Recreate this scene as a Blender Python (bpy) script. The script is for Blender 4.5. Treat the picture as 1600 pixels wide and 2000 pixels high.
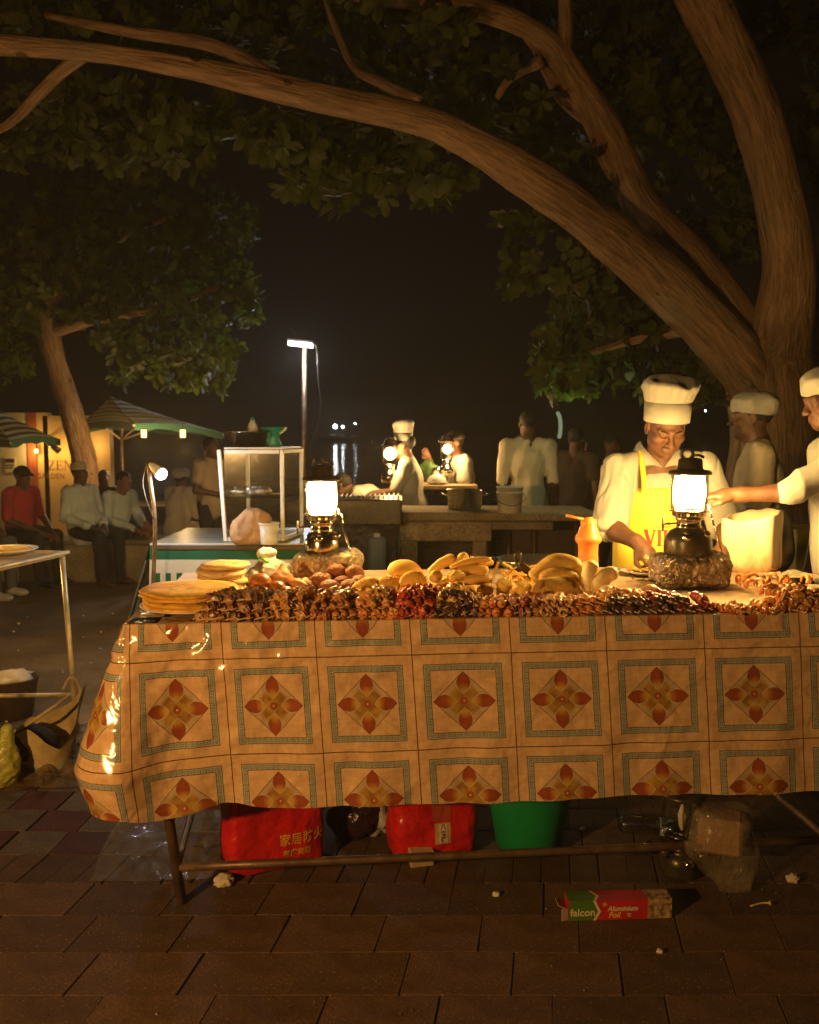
import bpy, math, random
import numpy as np
from math import radians as R, sin, cos, pi
from mathutils import Vector, Matrix
from mathutils.bvhtree import BVHTree
random.seed(7); rng = np.random.default_rng(7)
for _o in list(bpy.data.objects): bpy.data.objects.remove(_o)
SC = bpy.context.scene; COL = SC.collection
# ------------------------------------------------------------------ camera, sky, light, exposure
EYE = 1.5; FPX = 1750.0; PITCH = math.atan(155 / FPX)
cd = bpy.data.cameras.new('camera'); cam = bpy.data.objects.new('camera', cd); COL.objects.link(cam)
cam.location = (0, 0, EYE); cam.rotation_euler = (R(90) - PITCH, 0, 0)
cd.sensor_fit = 'HORIZONTAL'; cd.sensor_width = 36; cd.lens = 36 * FPX / 1600
cd.clip_start = .05; cd.clip_end = 3000
cd.dof.use_dof = True; cd.dof.focus_distance = 3.05; cd.dof.aperture_fstop = 5.6
SC.camera = cam
W = bpy.data.worlds.new('World'); SC.world = W; W.use_nodes = True
wn = W.node_tree.nodes; wl = W.node_tree.links; bg = wn['Background']
sky = wn.new('ShaderNodeTexSky'); sky.sky_type = 'NISHITA'; sky.sun_disc = False
sky.sun_elevation = R(-8); sky.sun_rotation = R(20)
wm = wn.new('ShaderNodeMix'); wm.data_type = 'RGBA'; wm.inputs[0].default_value = .02      # a trace of night sky in the brown glow of town light
wm.inputs[6].default_value = (.0020, .0012, .0008, 1)
wl.new(sky.outputs[0], wm.inputs[7]); wl.new(wm.outputs[2], bg.inputs[0]); bg.inputs[1].default_value = 1.0
SC.view_settings.view_transform = 'Standard'; SC.view_settings.look = 'None'
SC.view_settings.exposure = 0; SC.view_settings.gamma = 1; SC.view_settings.use_curve_mapping = False
SC.cycles.use_denoising = True; SC.cycles.sample_clamp_indirect = 6; SC.cycles.max_bounces = 6
SC.cycles.transparent_max_bounces = 24; SC.cycles.caustics_reflective = False; SC.cycles.caustics_refractive = False
WARM = (1.0, .58, .2)
def lamp(name, loc, power, col=WARM, rad=.05, kind='POINT'):
    l = bpy.data.lights.new(name, kind); l.energy = power; l.color = col; l.shadow_soft_size = rad
    o = bpy.data.objects.new(name, l); o.location = loc; COL.objects.link(o); return o
# the lit lantern of the next stall, out of frame beside the camera: the table leg's shadow points away from it
lamp('neighbour_stall_lantern_light', (-2.2, -.1, 1.5), 350, (1, .52, .15), .06)
# ------------------------------------------------------------------ pixel <-> place
_sp, _cp = sin(PITCH), cos(PITCH)
def ray(px, py):
    dx, dy = (px - 800) / FPX, (1000 - py) / FPX
    return np.array([dx, dy * _sp + _cp, dy * _cp - _sp])
def at(px, py, Y):
    d = ray(px, py); return np.array([0, 0, EYE]) + d * (Y / d[1])
def onz(px, py, z=0.):
    d = ray(px, py); return np.array([0, 0, EYE]) + d * ((z - EYE) / d[2])
def ppm(Y): return FPX / Y
# ------------------------------------------------------------------ numpy geometry
def vnoise(P, f=1., seed=0):
    P = np.asarray(P, float) * f + seed * 17.13
    i = np.floor(P).astype(np.int64); u = P - i; u = u * u * (3 - 2 * u)
    def h(a, b, c):
        n = (a * 374761393 + b * 668265263 + c * 2147483647 + seed * 974711) & 0xffffffff
        n = ((n ^ (n >> 13)) * 1274126177) & 0xffffffff
        return ((n ^ (n >> 16)) & 0xffff) / 32767.5 - 1
    r = 0
    for dx in (0, 1):
        for dy in (0, 1):
            for dz in (0, 1):
                w = (u[..., 0] if dx else 1 - u[..., 0]) * (u[..., 1] if dy else 1 - u[..., 1]) * (u[..., 2] if dz else 1 - u[..., 2])
                r = r + w * h(i[..., 0] + dx, i[..., 1] + dy, i[..., 2] + dz)
    return r
def fbm(P, f=1., seed=0, o=3):
    return sum(vnoise(P, f * 2 ** k, seed + k) * .5 ** k for k in range(o))
def rx(a): c, s = cos(a), sin(a); return np.array([[1, 0, 0], [0, c, -s], [0, s, c]])
def ry(a): c, s = cos(a), sin(a); return np.array([[c, 0, s], [0, 1, 0], [-s, 0, c]])
def rz(a): c, s = cos(a), sin(a); return np.array([[c, -s, 0], [s, c, 0], [0, 0, 1]])
def zto(d):                      # rotation that takes +Z to d
    d = np.array(d, float); d /= np.linalg.norm(d)
    a = np.array([1., 0, 0]) if abs(d[0]) < .8 else np.array([0, 1., 0])
    x = np.cross(a, d); x /= np.linalg.norm(x); return np.stack([x, np.cross(d, x), d], 1)
def smooth_path(P, n=6):
    P = np.array(P, float); Q = []
    E = np.vstack([2 * P[0] - P[1], P, 2 * P[-1] - P[-2]])
    for i in range(len(P) - 1):
        a, b, c, d = E[i:i + 4]
        for k in range(n):
            t = k / n
            Q.append(.5 * (2 * b + (c - a) * t + (2 * a - 5 * b + 4 * c - d) * t * t + (3 * b - a - 3 * c + d) * t ** 3))
    Q.append(P[-1]); return np.array(Q)
class G:
    """collects faces for one mesh"""
    def __init__(s): s.V = []; s.F = []; s.n = 0; s.M = []
    def add(s, V, F, m=0):
        V = np.asarray(V, float); s.V.append(V); s.F += [tuple(int(i) + s.n for i in f) for f in F]; s.M += [m] * len(F); s.n += len(V); return s
    def box(s, c, size, Rm=None, m=0, taper=1.):
        h = np.array(size) / 2.; V = np.array([[x, y, z] for z in (-1, 1) for y in (-1, 1) for x in (-1, 1)], float)
        V[4:, :2] *= taper; V = V * h
        if Rm is not None: V = V @ Rm.T
        return s.add(V + np.array(c), [(0, 2, 3, 1), (4, 5, 7, 6), (0, 1, 5, 4), (2, 6, 7, 3), (0, 4, 6, 2), (1, 3, 7, 5)], m)
    def bbox(s, c, size, b=.01, Rm=None, m=0):          # box with chamfered edges
        h = np.array(size) / 2.; b = min(b, h.min() * .9); V = []; idx = {}
        for sx in (-1, 1):
            for sy in (-1, 1):
                for sz in (-1, 1):
                    for ax in range(3):
                        p = np.array([sx, sy, sz]) * (h - b); p[ax] = (sx, sy, sz)[ax] * h[ax]
                        idx[sx, sy, sz, ax] = len(V); V.append(p)
        F = []
        for ax in range(3):
            u, v = [(1, 2), (2, 0), (0, 1)][ax]
            for sg in (-1, 1):
                q = []
                for a, c2 in ((-1, -1), (1, -1), (1, 1), (-1, 1)):
                    t = [0, 0, 0]; t[ax] = sg; t[u] = a; t[v] = c2; q.append(idx[(*t, ax)])
                F.append(q if sg > 0 else q[::-1])
        for ax in range(3):
            u, v = [(1, 2), (2, 0), (0, 1)][ax]
            for a in (-1, 1):
                for c2 in (-1, 1):
                    t0 = [0, 0, 0]; t1 = [0, 0, 0]; t0[ax] = -1; t1[ax] = 1; t0[u] = t1[u] = a; t0[v] = t1[v] = c2
                    q = [idx[(*t0, u)], idx[(*t1, u)], idx[(*t1, v)], idx[(*t0, v)]]; F.append(q if a * c2 < 0 else q[::-1])
        for sx in (-1, 1):
            for sy in (-1, 1):
                for sz in (-1, 1):
                    q = [idx[sx, sy, sz, k] for k in range(3)]; F.append(q if sx * sy * sz > 0 else q[::-1])
        V = np.array(V)
        if Rm is not None: V = V @ Rm.T
        return s.add(V + np.array(c), F, m)
    def tube(s, P, r, seg=8, caps=True, m=0, twist=None, mod=None):
        P = np.array(P, float); n = len(P); r = np.broadcast_to(np.array(r, float), (n,))
        T = np.gradient(P, axis=0); T /= np.linalg.norm(T, axis=1)[:, None] + 1e-9
        x = np.cross(T[0], [0, 0, 1.]); 
        if np.linalg.norm(x) < .1: x = np.cross(T[0], [0, 1., 0])
        x /= np.linalg.norm(x); V = []
        a = np.linspace(0, 2 * pi, seg, endpoint=False)
        for i in range(n):
            x = x - T[i] * x.dot(T[i]); x /= np.linalg.norm(x); y = np.cross(T[i], x)
            rr = r[i] * (1 if mod is None else mod(i / (n - 1), a))
            V.append(P[i] + np.outer(np.cos(a) * rr, x) + np.outer(np.sin(a) * rr, y))
        V = np.vstack(V); F = [(i * seg + j, i * seg + (j + 1) % seg, (i + 1) * seg + (j + 1) % seg, (i + 1) * seg + j) for i in range(n - 1) for j in range(seg)]
        if caps: F += [tuple(range(seg))[::-1], tuple((n - 1) * seg + j for j in range(seg))]
        return s.add(V, F, m)
    def lathe(s, prof, seg=24, c=(0, 0, 0), Rm=None, m=0, mod=None, skip=None, caps=False):
        prof = np.array(prof, float); a = np.linspace(0, 2 * pi, seg, endpoint=False); n = len(prof); V = np.zeros((n, seg, 3))
        for i, (r, z) in enumerate(prof):
            rr = r * (1 if mod is None else mod(i / (n - 1), a)); V[i, :, 0] = np.cos(a) * rr; V[i, :, 1] = np.sin(a) * rr; V[i, :, 2] = z
        V = V.reshape(-1, 3)
        F = [(i * seg + j, i * seg + (j + 1) % seg, (i + 1) * seg + (j + 1) % seg, (i + 1) * seg + j) for i in range(n - 1) for j in range(seg) if not (skip and skip(i, j))]
        if caps: F += [tuple(range(seg))[::-1], tuple((n - 1) * seg + j for j in range(seg))]
        if Rm is not None: V = V @ np.array(Rm).T
        return s.add(V + np.array(c), F, m)
    def ell(s, c, r, seg=16, Rm=None, m=0):
        k = seg // 2; t = np.linspace(0, pi, k + 1)
        t = t.copy(); t[0] = .02; t[-1] = pi - .02
        g = G().lathe([(sin(x), -cos(x)) for x in t], seg, caps=True); V = np.vstack(g.V) * np.array(r)
        if Rm is not None: V = V @ Rm.T
        return s.add(V + np.array(c), g.F, m)
    def sheet(s, A, m=0, flip=False):
        A = np.asarray(A, float); a, b = A.shape[:2]
        F = [(i * b + j, i * b + j + 1, (i + 1) * b + j + 1, (i + 1) * b + j) for i in range(a - 1) for j in range(b - 1)]
        return s.add(A.reshape(-1, 3), [f[::-1] for f in F] if flip else F, m)
    def get(s): return (np.vstack(s.V) if s.V else np.zeros((0, 3))), s.F
    def shift(s, off): s.V = [v - np.array(off) for v in s.V]; return s
_ico = {}
def ico(level):
    if level in _ico: return _ico[level]
    import bmesh
    b = bmesh.new(); bmesh.ops.create_icosphere(b, subdivisions=level, radius=1.)
    V = np.array([v.co[:] for v in b.verts]); F = [tuple(v.index for v in f.verts) for f in b.faces]; b.free(); _ico[level] = (V, F); return V, F
def lump(r, amp=.15, f=2., seed=0, level=3, o=2):
    V, F = ico(level); return V * (1 + amp * fbm(V, f, seed, o))[:, None] * np.array(r), F
def vnormals(V, F):
    N = np.zeros_like(V)
    q = np.array([f if len(f) == 4 else (*f, f[-1]) for f in F if len(f) in (3, 4)])
    fn = np.cross(V[q[:, 2]] - V[q[:, 0]], V[q[:, 3]] - V[q[:, 1]])
    for k in range(4): np.add.at(N, q[:, k], fn)
    return N / (np.linalg.norm(N, axis=1)[:, None] + 1e-12)
def disp(V, F, fn):
    N = vnormals(V, F); return V + N * fn(V)[:, None], F
class SDF:
    """rounded volumes melted together, meshed by surface nets"""
    def __init__(s): s.ops = []; s.clips = []
    def cap(s, a, b, ra, rb=None, k=.015, sub=False):
        a, b = np.array(a, float), np.array(b, float); rb = ra if rb is None else rb
        def f(P):
            pa = P - a; ba = b - a; L = ba @ ba + 1e-9; t = np.clip(pa @ ba.astype(np.float32) / L, 0, 1)
            return np.sqrt(((pa - t[..., None] * ba.astype(np.float32)) ** 2).sum(-1)) - (ra + (rb - ra) * t)
        m = max(ra, rb); s.ops.append((f, np.minimum(a, b) - m, np.maximum(a, b) + m, k, sub)); return s
    def ell(s, c, r, Rm=None, k=.015, sub=False):
        c = np.array(c, float); r = np.array(r, float) * np.ones(3); Q = np.eye(3) if Rm is None else np.array(Rm); B = np.abs(Q) @ r
        def f(P):
            q = (P - c) @ Q.astype(np.float32); k0 = np.sqrt(((q / r) ** 2).sum(-1)); k1 = np.sqrt(((q / r ** 2) ** 2).sum(-1)) + 1e-9
            return k0 * (k0 - 1) / k1
        s.ops.append((f, c - B, c + B, k, sub)); return s
    def box(s, c, h, Rm=None, rd=.005, k=.01, sub=False):
        c = np.array(c, float); h = np.array(h, float); Q = np.eye(3) if Rm is None else np.array(Rm); B = np.abs(Q) @ h
        def f(P):
            q = np.abs((P - c) @ Q.astype(np.float32)) - (h - rd)
            return np.sqrt((np.maximum(q, 0) ** 2).sum(-1)) + np.minimum(q.max(-1), 0) - rd
        s.ops.append((f, c - B, c + B, k, sub)); return s
    def clip(s, f): s.clips.append(f); return s
    def mesh(s, vox, lo=None, hi=None):
        L = np.min([o[1] for o in s.ops if not o[4]], 0) - 3 * vox; H = np.max([o[2] for o in s.ops if not o[4]], 0) + 3 * vox
        if lo is not None: L = np.maximum(L, lo)
        if hi is not None: H = np.minimum(H, hi)
        n = np.ceil((H - L) / vox).astype(int) + 1
        ax = [(L[i] + vox * np.arange(n[i])).astype(np.float32) for i in range(3)]
        D = np.full(n, .2, np.float32)
        for f, a, b, k, sub in s.ops:
            mg = k + 2 * vox + .012
            i0 = np.maximum(((a - mg - L) / vox).astype(int), 0); i1 = np.minimum(((b + mg - L) / vox).astype(int) + 2, n)
            if (i1 <= i0).any(): continue
            sl = tuple(slice(i0[i], i1[i]) for i in range(3))
            P = np.stack(np.meshgrid(*[ax[i][sl[i]] for i in range(3)], indexing='ij'), -1)
            d2 = f(P).astype(np.float32); d1 = D[sl]
            if sub: d2 = -d2; h = np.clip(.5 - .5 * (d2 - d1) / k, 0, 1); D[sl] = d2 * (1 - h) + d1 * h + k * h * (1 - h)
            else: h = np.clip(.5 + .5 * (d1 - d2) / k, 0, 1); D[sl] = d1 * (1 - h) + d2 * h - k * h * (1 - h)
        if s.clips:
            X, Y, Z = np.meshgrid(*ax, indexing='ij')
            for c in s.clips: D = np.maximum(D, c(X, Y, Z)).astype(np.float32)
        D[0] = D[-1] = .1; D[:, 0] = D[:, -1] = .1; D[:, :, 0] = D[:, :, -1] = .1
        return surfnet(D, L, vox)
def surfnet(D, L, vox):
    ins = D < 0; sh = np.array(D.shape) - 1
    c = sum(ins[i:i + sh[0], j:j + sh[1], k:k + sh[2]].astype(np.int8) for i in (0, 1) for j in (0, 1) for k in (0, 1))
    act = (c > 0) & (c < 8); I = np.argwhere(act); idx = np.full(sh, -1, np.int64); idx[act] = np.arange(len(I))
    pos = np.zeros((len(I), 3)); cnt = np.zeros(len(I))
    for axis in range(3):
        o = [k for k in range(3) if k != axis]
        for a in (0, 1):
            for b in (0, 1):
                off = np.zeros(3, int); off[o[0]] = a; off[o[1]] = b; e = np.zeros(3, int); e[axis] = 1
                p0 = I + off; p1 = p0 + e
                d0 = D[tuple(p0.T)]; d1 = D[tuple(p1.T)]; m = (d0 < 0) != (d1 < 0)
                t = d0[m] / (d0[m] - d1[m] + 1e-12); q = off + np.outer(t, e)
                pos[m] += q; cnt[m] += 1
    V = L + vox * (I + pos / cnt[:, None]); F = []
    for axis in range(3):
        u, v = [(1, 2), (2, 0), (0, 1)][axis]
        sl0 = [slice(None)] * 3; sl1 = [slice(None)] * 3; sl0[axis] = slice(0, -1); sl1[axis] = slice(1, None)
        x = ins[tuple(sl0)] != ins[tuple(sl1)]; E = np.argwhere(x)
        E = E[(E[:, u] > 0) & (E[:, v] > 0) & (E[:, u] < sh[u]) & (E[:, v] < sh[v])]
        if not len(E): continue
        eu = np.zeros(3, int); eu[u] = 1; ev = np.zeros(3, int); ev[v] = 1
        q = np.stack([idx[tuple((E - eu - ev).T)], idx[tuple((E - ev).T)], idx[tuple(E.T)], idx[tuple((E - eu).T)]], 1)
        fl = ~ins[tuple(E.T)]; q[fl] = q[fl][:, ::-1]; F.append(q)
    return V, [tuple(r) for r in np.vstack(F).tolist()]
# ------------------------------------------------------------------ objects
def mesh_of(name, V, F, mats, smooth=True, mi=None, uv=None):
    me = bpy.data.meshes.new(name); me.from_pydata(np.asarray(V, float).tolist(), [], F)
    for m in (mats if isinstance(mats, (list, tuple)) else [mats]): me.materials.append(m)
    if smooth: me.polygons.foreach_set('use_smooth', [True] * len(me.polygons))
    if mi is not None: me.polygons.foreach_set('material_index', mi)
    if uv is not None:
        l = me.uv_layers.new(name='UVMap'); li = np.zeros(len(me.loops), np.int32); me.loops.foreach_get('vertex_index', li)
        l.data.foreach_set('uv', np.asarray(uv, np.float32)[li].ravel())
    me.update(); return me
def put(name, me, parent=None, loc=(0, 0, 0), rot=None):
    o = bpy.data.objects.new(name, me); COL.objects.link(o); o.location = tuple(loc)
    if rot is not None: o.rotation_euler = tuple(rot)
    if parent is not None: o.parent = parent
    return o
def obj(name, geo, mat, parent=None, smooth=True, loc=(0, 0, 0), rot=None, uv=None, sharp=None):
    mi = None
    if isinstance(geo, G): mi = geo.M if isinstance(mat, (list, tuple)) else None; geo = geo.get()
    me = mesh_of(name, geo[0], geo[1], mat, smooth, mi, uv)
    if sharp: me.set_sharp_from_angle(angle=R(sharp))
    return put(name, me, parent, loc, rot)
def tag(o, label=None, cat=None, group=None, kind=None):
    for k, v in (('label', label), ('category', cat), ('group', group), ('kind', kind)):
        if v: o[k] = v
    return o
def thing(name, label, cat, loc=(0, 0, 0), rotz=0., group=None):
    o = bpy.data.objects.new(name, None); COL.objects.link(o); o.location = tuple(loc); o.rotation_euler = (0, 0, rotz); o.empty_display_size = .1
    return tag(o, label, cat, group)
def dup(o, parent=None):
    c = o.copy(); COL.objects.link(c)
    if parent is not None: c.parent = parent
    for ch in list(o.children): dup(ch, c)
    return c
def text_geo(s, size=.1, offset=0., shear=0., spacing=1.):
    cu = bpy.data.curves.new('lettering', 'FONT'); cu.body = s; cu.size = size; cu.offset = offset; cu.shear = shear; cu.space_character = spacing
    cu.align_x = 'CENTER'; cu.align_y = 'CENTER'; cu.resolution_u = 3
    o = bpy.data.objects.new('lettering', cu); COL.objects.link(o); bpy.context.view_layer.update()
    me = bpy.data.meshes.new_from_object(o.evaluated_get(bpy.context.evaluated_depsgraph_get()))
    V = np.array([v.co[:] for v in me.vertices]); F = [tuple(p.vertices) for p in me.polygons]
    bpy.data.objects.remove(o); bpy.data.meshes.remove(me); bpy.data.curves.remove(cu); return V, F
def strokes(lst, width):
    """flat glyphs from thick line pieces: (x0,y0,x1,y1[,w])"""
    g = G(); z = 0
    for st in lst:
        a = np.array(st[:2]); b = np.array(st[2:4]); w = (st[4] if len(st) > 4 else width) / 2; d = (b - a) / np.linalg.norm(b - a); n = np.array([-d[1], d[0]]) * w
        g.add([[*(a + n), z], [*(a - n), z], [*(b - n), z], [*(b + n), z]], [(0, 1, 2, 3)]); z += .0002
    return g.get()
# ------------------------------------------------------------------ materials
class X:
    """arithmetic on shader sockets"""
    def __init__(s, nt, v): s.nt = nt; s.v = v
    def _op(s, op, *a):
        n = s.nt.nodes.new('ShaderNodeMath'); n.operation = op
        for i, q in enumerate((s,) + a):
            q = q.v if isinstance(q, X) else q
            if isinstance(q, (int, float)): n.inputs[i].default_value = q
            else: s.nt.links.new(q, n.inputs[i])
        return X(s.nt, n.outputs[0])
    def __add__(s, o): return s._op('ADD', o)
    def __sub__(s, o): return s._op('SUBTRACT', o)
    def __mul__(s, o): return s._op('MULTIPLY', o)
    def __truediv__(s, o): return s._op('DIVIDE', o)
    def __lt__(s, o): return s._op('LESS_THAN', o)
    def __gt__(s, o): return s._op('GREATER_THAN', o)
    def rs(s, o): return X(s.nt, o)._op('SUBTRACT', s)
    def abs(s): return s._op('ABSOLUTE')
    def fract(s): return s._op('FRACT')
    def max(s, o): return s._op('MAXIMUM', o)
    def min(s, o): return s._op('MINIMUM', o)
    def pow(s, o): return s._op('POWER', o)
    def sat(s): return s.max(0.).min(1.)
    def band(s, a, b): return (s > a) * (s < b)
    def ramp(s, a, b): return ((s - a) * (1. / (b - a))).sat()
class M:
    def __init__(s, name):
        s.m = bpy.data.materials.new(name); s.m.use_nodes = True; s.nt = s.m.node_tree; s.b = s.nt.nodes['Principled BSDF']; s.out = s.nt.nodes['Material Output']
    def n(s, t, **k):
        q = s.nt.nodes.new(t)
        for a, v in k.items(): setattr(q, a, v)
        return q
    def coord(s, kind='Object'):
        return s.n('ShaderNodeTexCoord').outputs[kind]
    def noise(s, scale=5., detail=3., rough=.55, vec=None, dist=0., stretch=None):
        q = s.n('ShaderNodeTexNoise'); q.inputs['Scale'].default_value = scale; q.inputs['Detail'].default_value = detail; q.inputs['Roughness'].default_value = rough; q.inputs['Distortion'].default_value = dist
        vec = s.coord() if vec is None else vec
        if stretch is not None:
            mp = s.n('ShaderNodeMapping'); mp.inputs['Scale'].default_value = stretch; s.nt.links.new(vec, mp.inputs['Vector']); vec = mp.outputs[0]
        s.nt.links.new(vec, q.inputs['Vector']); return X(s.nt, q.outputs['Fac'])
    def voro(s, scale=10., vec=None, feature='F1'):
        q = s.n('ShaderNodeTexVoronoi', feature=feature); q.inputs['Scale'].default_value = scale
        s.nt.links.new(s.coord() if vec is None else vec, q.inputs['Vector']); return X(s.nt, q.outputs['Distance'])
    def rand(s): return X(s.nt, s.n('ShaderNodeObjectInfo').outputs['Random'])
    def col(s, c): 
        return c if not isinstance(c, (tuple, list)) else (c[0], c[1], c[2], 1)
    def mix(s, f, a, b, mode='MIX'):
        q = s.n('ShaderNodeMix', data_type='RGBA', blend_type=mode)
        for i, v in ((0, f), (6, a), (7, b)):
            v = v.v if isinstance(v, X) else v
            if isinstance(v, (int, float)) and i == 0: q.inputs[0].default_value = v
            elif isinstance(v, (tuple, list)): q.inputs[i].default_value = (v[0], v[1], v[2], 1)
            else: s.nt.links.new(v, q.inputs[i])
        return q.outputs[2]
    def set(s, **k):
        for a, v in k.items():
            a = {'base': 'Base Color', 'rough': 'Roughness', 'metal': 'Metallic', 'spec': 'Specular IOR Level', 'coat': 'Coat Weight', 'coatr': 'Coat Roughness', 'trans': 'Transmission Weight', 'sss': 'Subsurface Weight', 'sheen': 'Sheen Weight', 'alpha': 'Alpha', 'emit': 'Emission Color', 'emits': 'Emission Strength', 'ior': 'IOR', 'normal': 'Normal'}[a]
            v = v.v if isinstance(v, X) else v
            if isinstance(v, tuple) and len(v) == 3 and a != 'Normal': v = (*v, 1)
            if isinstance(v, (int, float, tuple)): s.b.inputs[a].default_value = v
            else: s.nt.links.new(v, s.b.inputs[a])
        return s
    def bump(s, h, strength=.3, dist=.01):
        q = s.n('ShaderNodeBump'); q.inputs['Strength'].default_value = strength; q.inputs['Distance'].default_value = dist
        s.nt.links.new(h.v, q.inputs['Height']); s.nt.links.new(q.outputs[0], s.b.inputs['Normal']); return s
def mat(name, c, rough=.6, metal=0., var=.25, vs=6., bump=0., bs=60., bd=.004, rnd=.0, c2=None, **k):
    """a surface with its own mottling, per-object spread and fine relief"""
    m = M(name); f = m.noise(vs, 4.)
    d = c2 if c2 is not None else tuple(x * (1 - var) for x in c)
    u = c if c2 is not None else tuple(min(1, x * (1 + var * .5)) for x in c)
    base = m.mix(f.ramp(.33, .67), d, u)
    if rnd: 
        q = m.n('ShaderNodeHueSaturation'); m.nt.links.new(base, q.inputs['Color']); m.nt.links.new((m.rand() * (2 * rnd) + (1 - rnd)).v, q.inputs['Value']); base = q.outputs[0]
    m.set(base=base, rough=(f * .2 + (rough - .1)), metal=metal, **k)
    if bump: m.bump(m.noise(bs, 3.), bump, bd)
    return m.m
def emit(name, c, s):
    m = M(name); m.set(base=(0, 0, 0), emit=c, emits=s, spec=0.); return m.m
def glass(name, tint=(.96, .97, .95), gl=.12, rough=.03, mottle=0.):
    m = M(name); t = m.n('ShaderNodeBsdfTransparent'); t.inputs[0].default_value = (*tint, 1)
    g = m.n('ShaderNodeBsdfGlossy'); g.inputs['Roughness'].default_value = rough
    lw = m.n('ShaderNodeLayerWeight'); lw.inputs[0].default_value = .25; f = X(m.nt, lw.outputs['Fresnel']) * .8 + gl * .3
    if mottle: f = f + m.noise(30., 3.).ramp(.5, .7) * mottle
    x = m.n('ShaderNodeMixShader'); m.nt.links.new(f.sat().v, x.inputs[0]); m.nt.links.new(t.outputs[0], x.inputs[1]); m.nt.links.new(g.outputs[0], x.inputs[2]); m.nt.links.new(x.outputs[0], m.out.inputs[0]); return m.m
def film(name, c=(.5, .5, .48), cover=.35, rough=.2, bump=.5, bs=18., coat=1.):
    """clear plastic film: part see-through, part milky, crinkled and shiny"""
    m = M(name); t = m.n('ShaderNodeBsdfTransparent'); m.set(base=c, rough=rough, spec=.6, coat=coat, coatr=.06)
    m.bump(m.noise(bs, 4., dist=1.2), bump, .03)
    f = m.noise(bs * .6, 3.).ramp(.3, .8) * .5 + cover
    x = m.n('ShaderNodeMixShader'); m.nt.links.new(f.sat().v, x.inputs[0]); m.nt.links.new(t.outputs[0], x.inputs[1]); m.nt.links.new(m.b.outputs[0], x.inputs[2]); m.nt.links.new(x.outputs[0], m.out.inputs[0]); return m.m
def uvs(m):
    q = m.n('ShaderNodeSeparateXYZ'); m.nt.links.new(m.coord('UV'), q.inputs[0]); return X(m.nt, q.outputs[0]), X(m.nt, q.outputs[1])
def cloth_print():
    m = M('printed_oilcloth'); u, v = uvs(m)
    x = u.fract() - .5; y = v.fract() - .5; a = x.abs(); b = y.abs(); t = a.max(b); w = a.min(b); s1 = a + b
    uvv = m.coord('UV')
    n1 = m.noise(7., 5., vec=uvv); n2 = m.noise(26., 4., vec=uvv, stretch=(1, .25, 1)); n3 = m.noise(26., 4., vec=uvv, stretch=(.25, 1, 1))
    fib = (n2 + n3) * .5
    c = m.mix((fib * .6 + n1 * .4).ramp(.36, .64), (.60, .37, .195), (.84, .565, .32))
    # meander border
    side = (a > b); sc = side * y + (side * -1. + 1.) * x
    p = (sc * 17.).fract(); q = (t - .330) * (1 / .065)
    def rc(a0, a1, b0, b1): return p.band(a0, a1) * q.band(b0, b1)
    key = rc(.0, .82, .78, .92).max(rc(.70, .82, .14, .92)).max(rc(.22, .82, .10, .24)).max(rc(.22, .34, .14, .62)).max(rc(.22, .58, .48, .62)).max(rc(.94, 1., .1, .92))
    bc = m.mix(key, (.20, .235, .225), (.44, .46, .40))
    c = m.mix(t.band(.330, .395) * .93, c, bc)
    c = m.mix(((t - .332).abs() < .0035).max((t - .395).abs() < .003), c, (.10, .075, .045))
    c = m.mix((t > .4945), c, (.13, .07, .03))
    # lozenge with its flower
    dn = m.noise(9., 3., vec=uvv)
    inner = m.mix(dn.ramp(.42, .58), (.50, .29, .09), (.60, .39, .17))
    inner = m.mix((w.rs(0.) + w - s1).abs().ramp(.20, .26), m.mix(dn.ramp(.4, .6), (.50, .30, .05), (.33, .16, .05)), inner)
    c = m.mix((s1 < .3125), c, inner)
    cream = (s1 > .235) * (s1 < .306) * (w > .055)
    c = m.mix(cream * .5, c, (.56, .46, .34))
    hw = ((t - .195) * (1 / .12)); hw = hw * hw * -.078 + .078
    pet = (w < hw) * (s1 < .309)
    pc = m.mix(t.ramp(.12, .19), (.60, .34, .06), (.36, .085, .03)); pc = m.mix(((w * 4.).abs() + t).ramp(.23, .36) * .5, pc, (.30, .07, .03))
    c = m.mix(pet, c, pc)
    c = m.mix(((w - hw).abs() < .006) * (s1 < .309) * (t > .06), c, (.56, .46, .32))
    r2 = x * x + y * y
    c = m.mix((r2 < .0016), c, (.36, .10, .04)); c = m.mix((r2 < .00012), c, (.72, .45, .2))
    c = m.mix(((s1 - .3125).abs() < .0045), c, (.15, .075, .035))
    m.set(base=c, rough=.17, spec=.6, coat=.4, coatr=.14)
    m.bump(m.noise(2.6, 2., vec=uvv, dist=.8), .25, .05)
    return m.m
def stripes(name, c1, c2, freq, axis=0, rough=.6, kind='UV', off=0.):
    m = M(name); q = m.n('ShaderNodeSeparateXYZ'); m.nt.links.new(m.coord(kind), q.inputs[0]); u = X(m.nt, q.outputs[axis])
    f = (u * freq + off).fract() > .5; nz = m.noise(14., 3.)
    m.set(base=m.mix(f, m.mix(nz, c1, tuple(k * .75 for k in c1)), m.mix(nz, c2, tuple(k * .75 for k in c2))), rough=rough); return m.m
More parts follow.
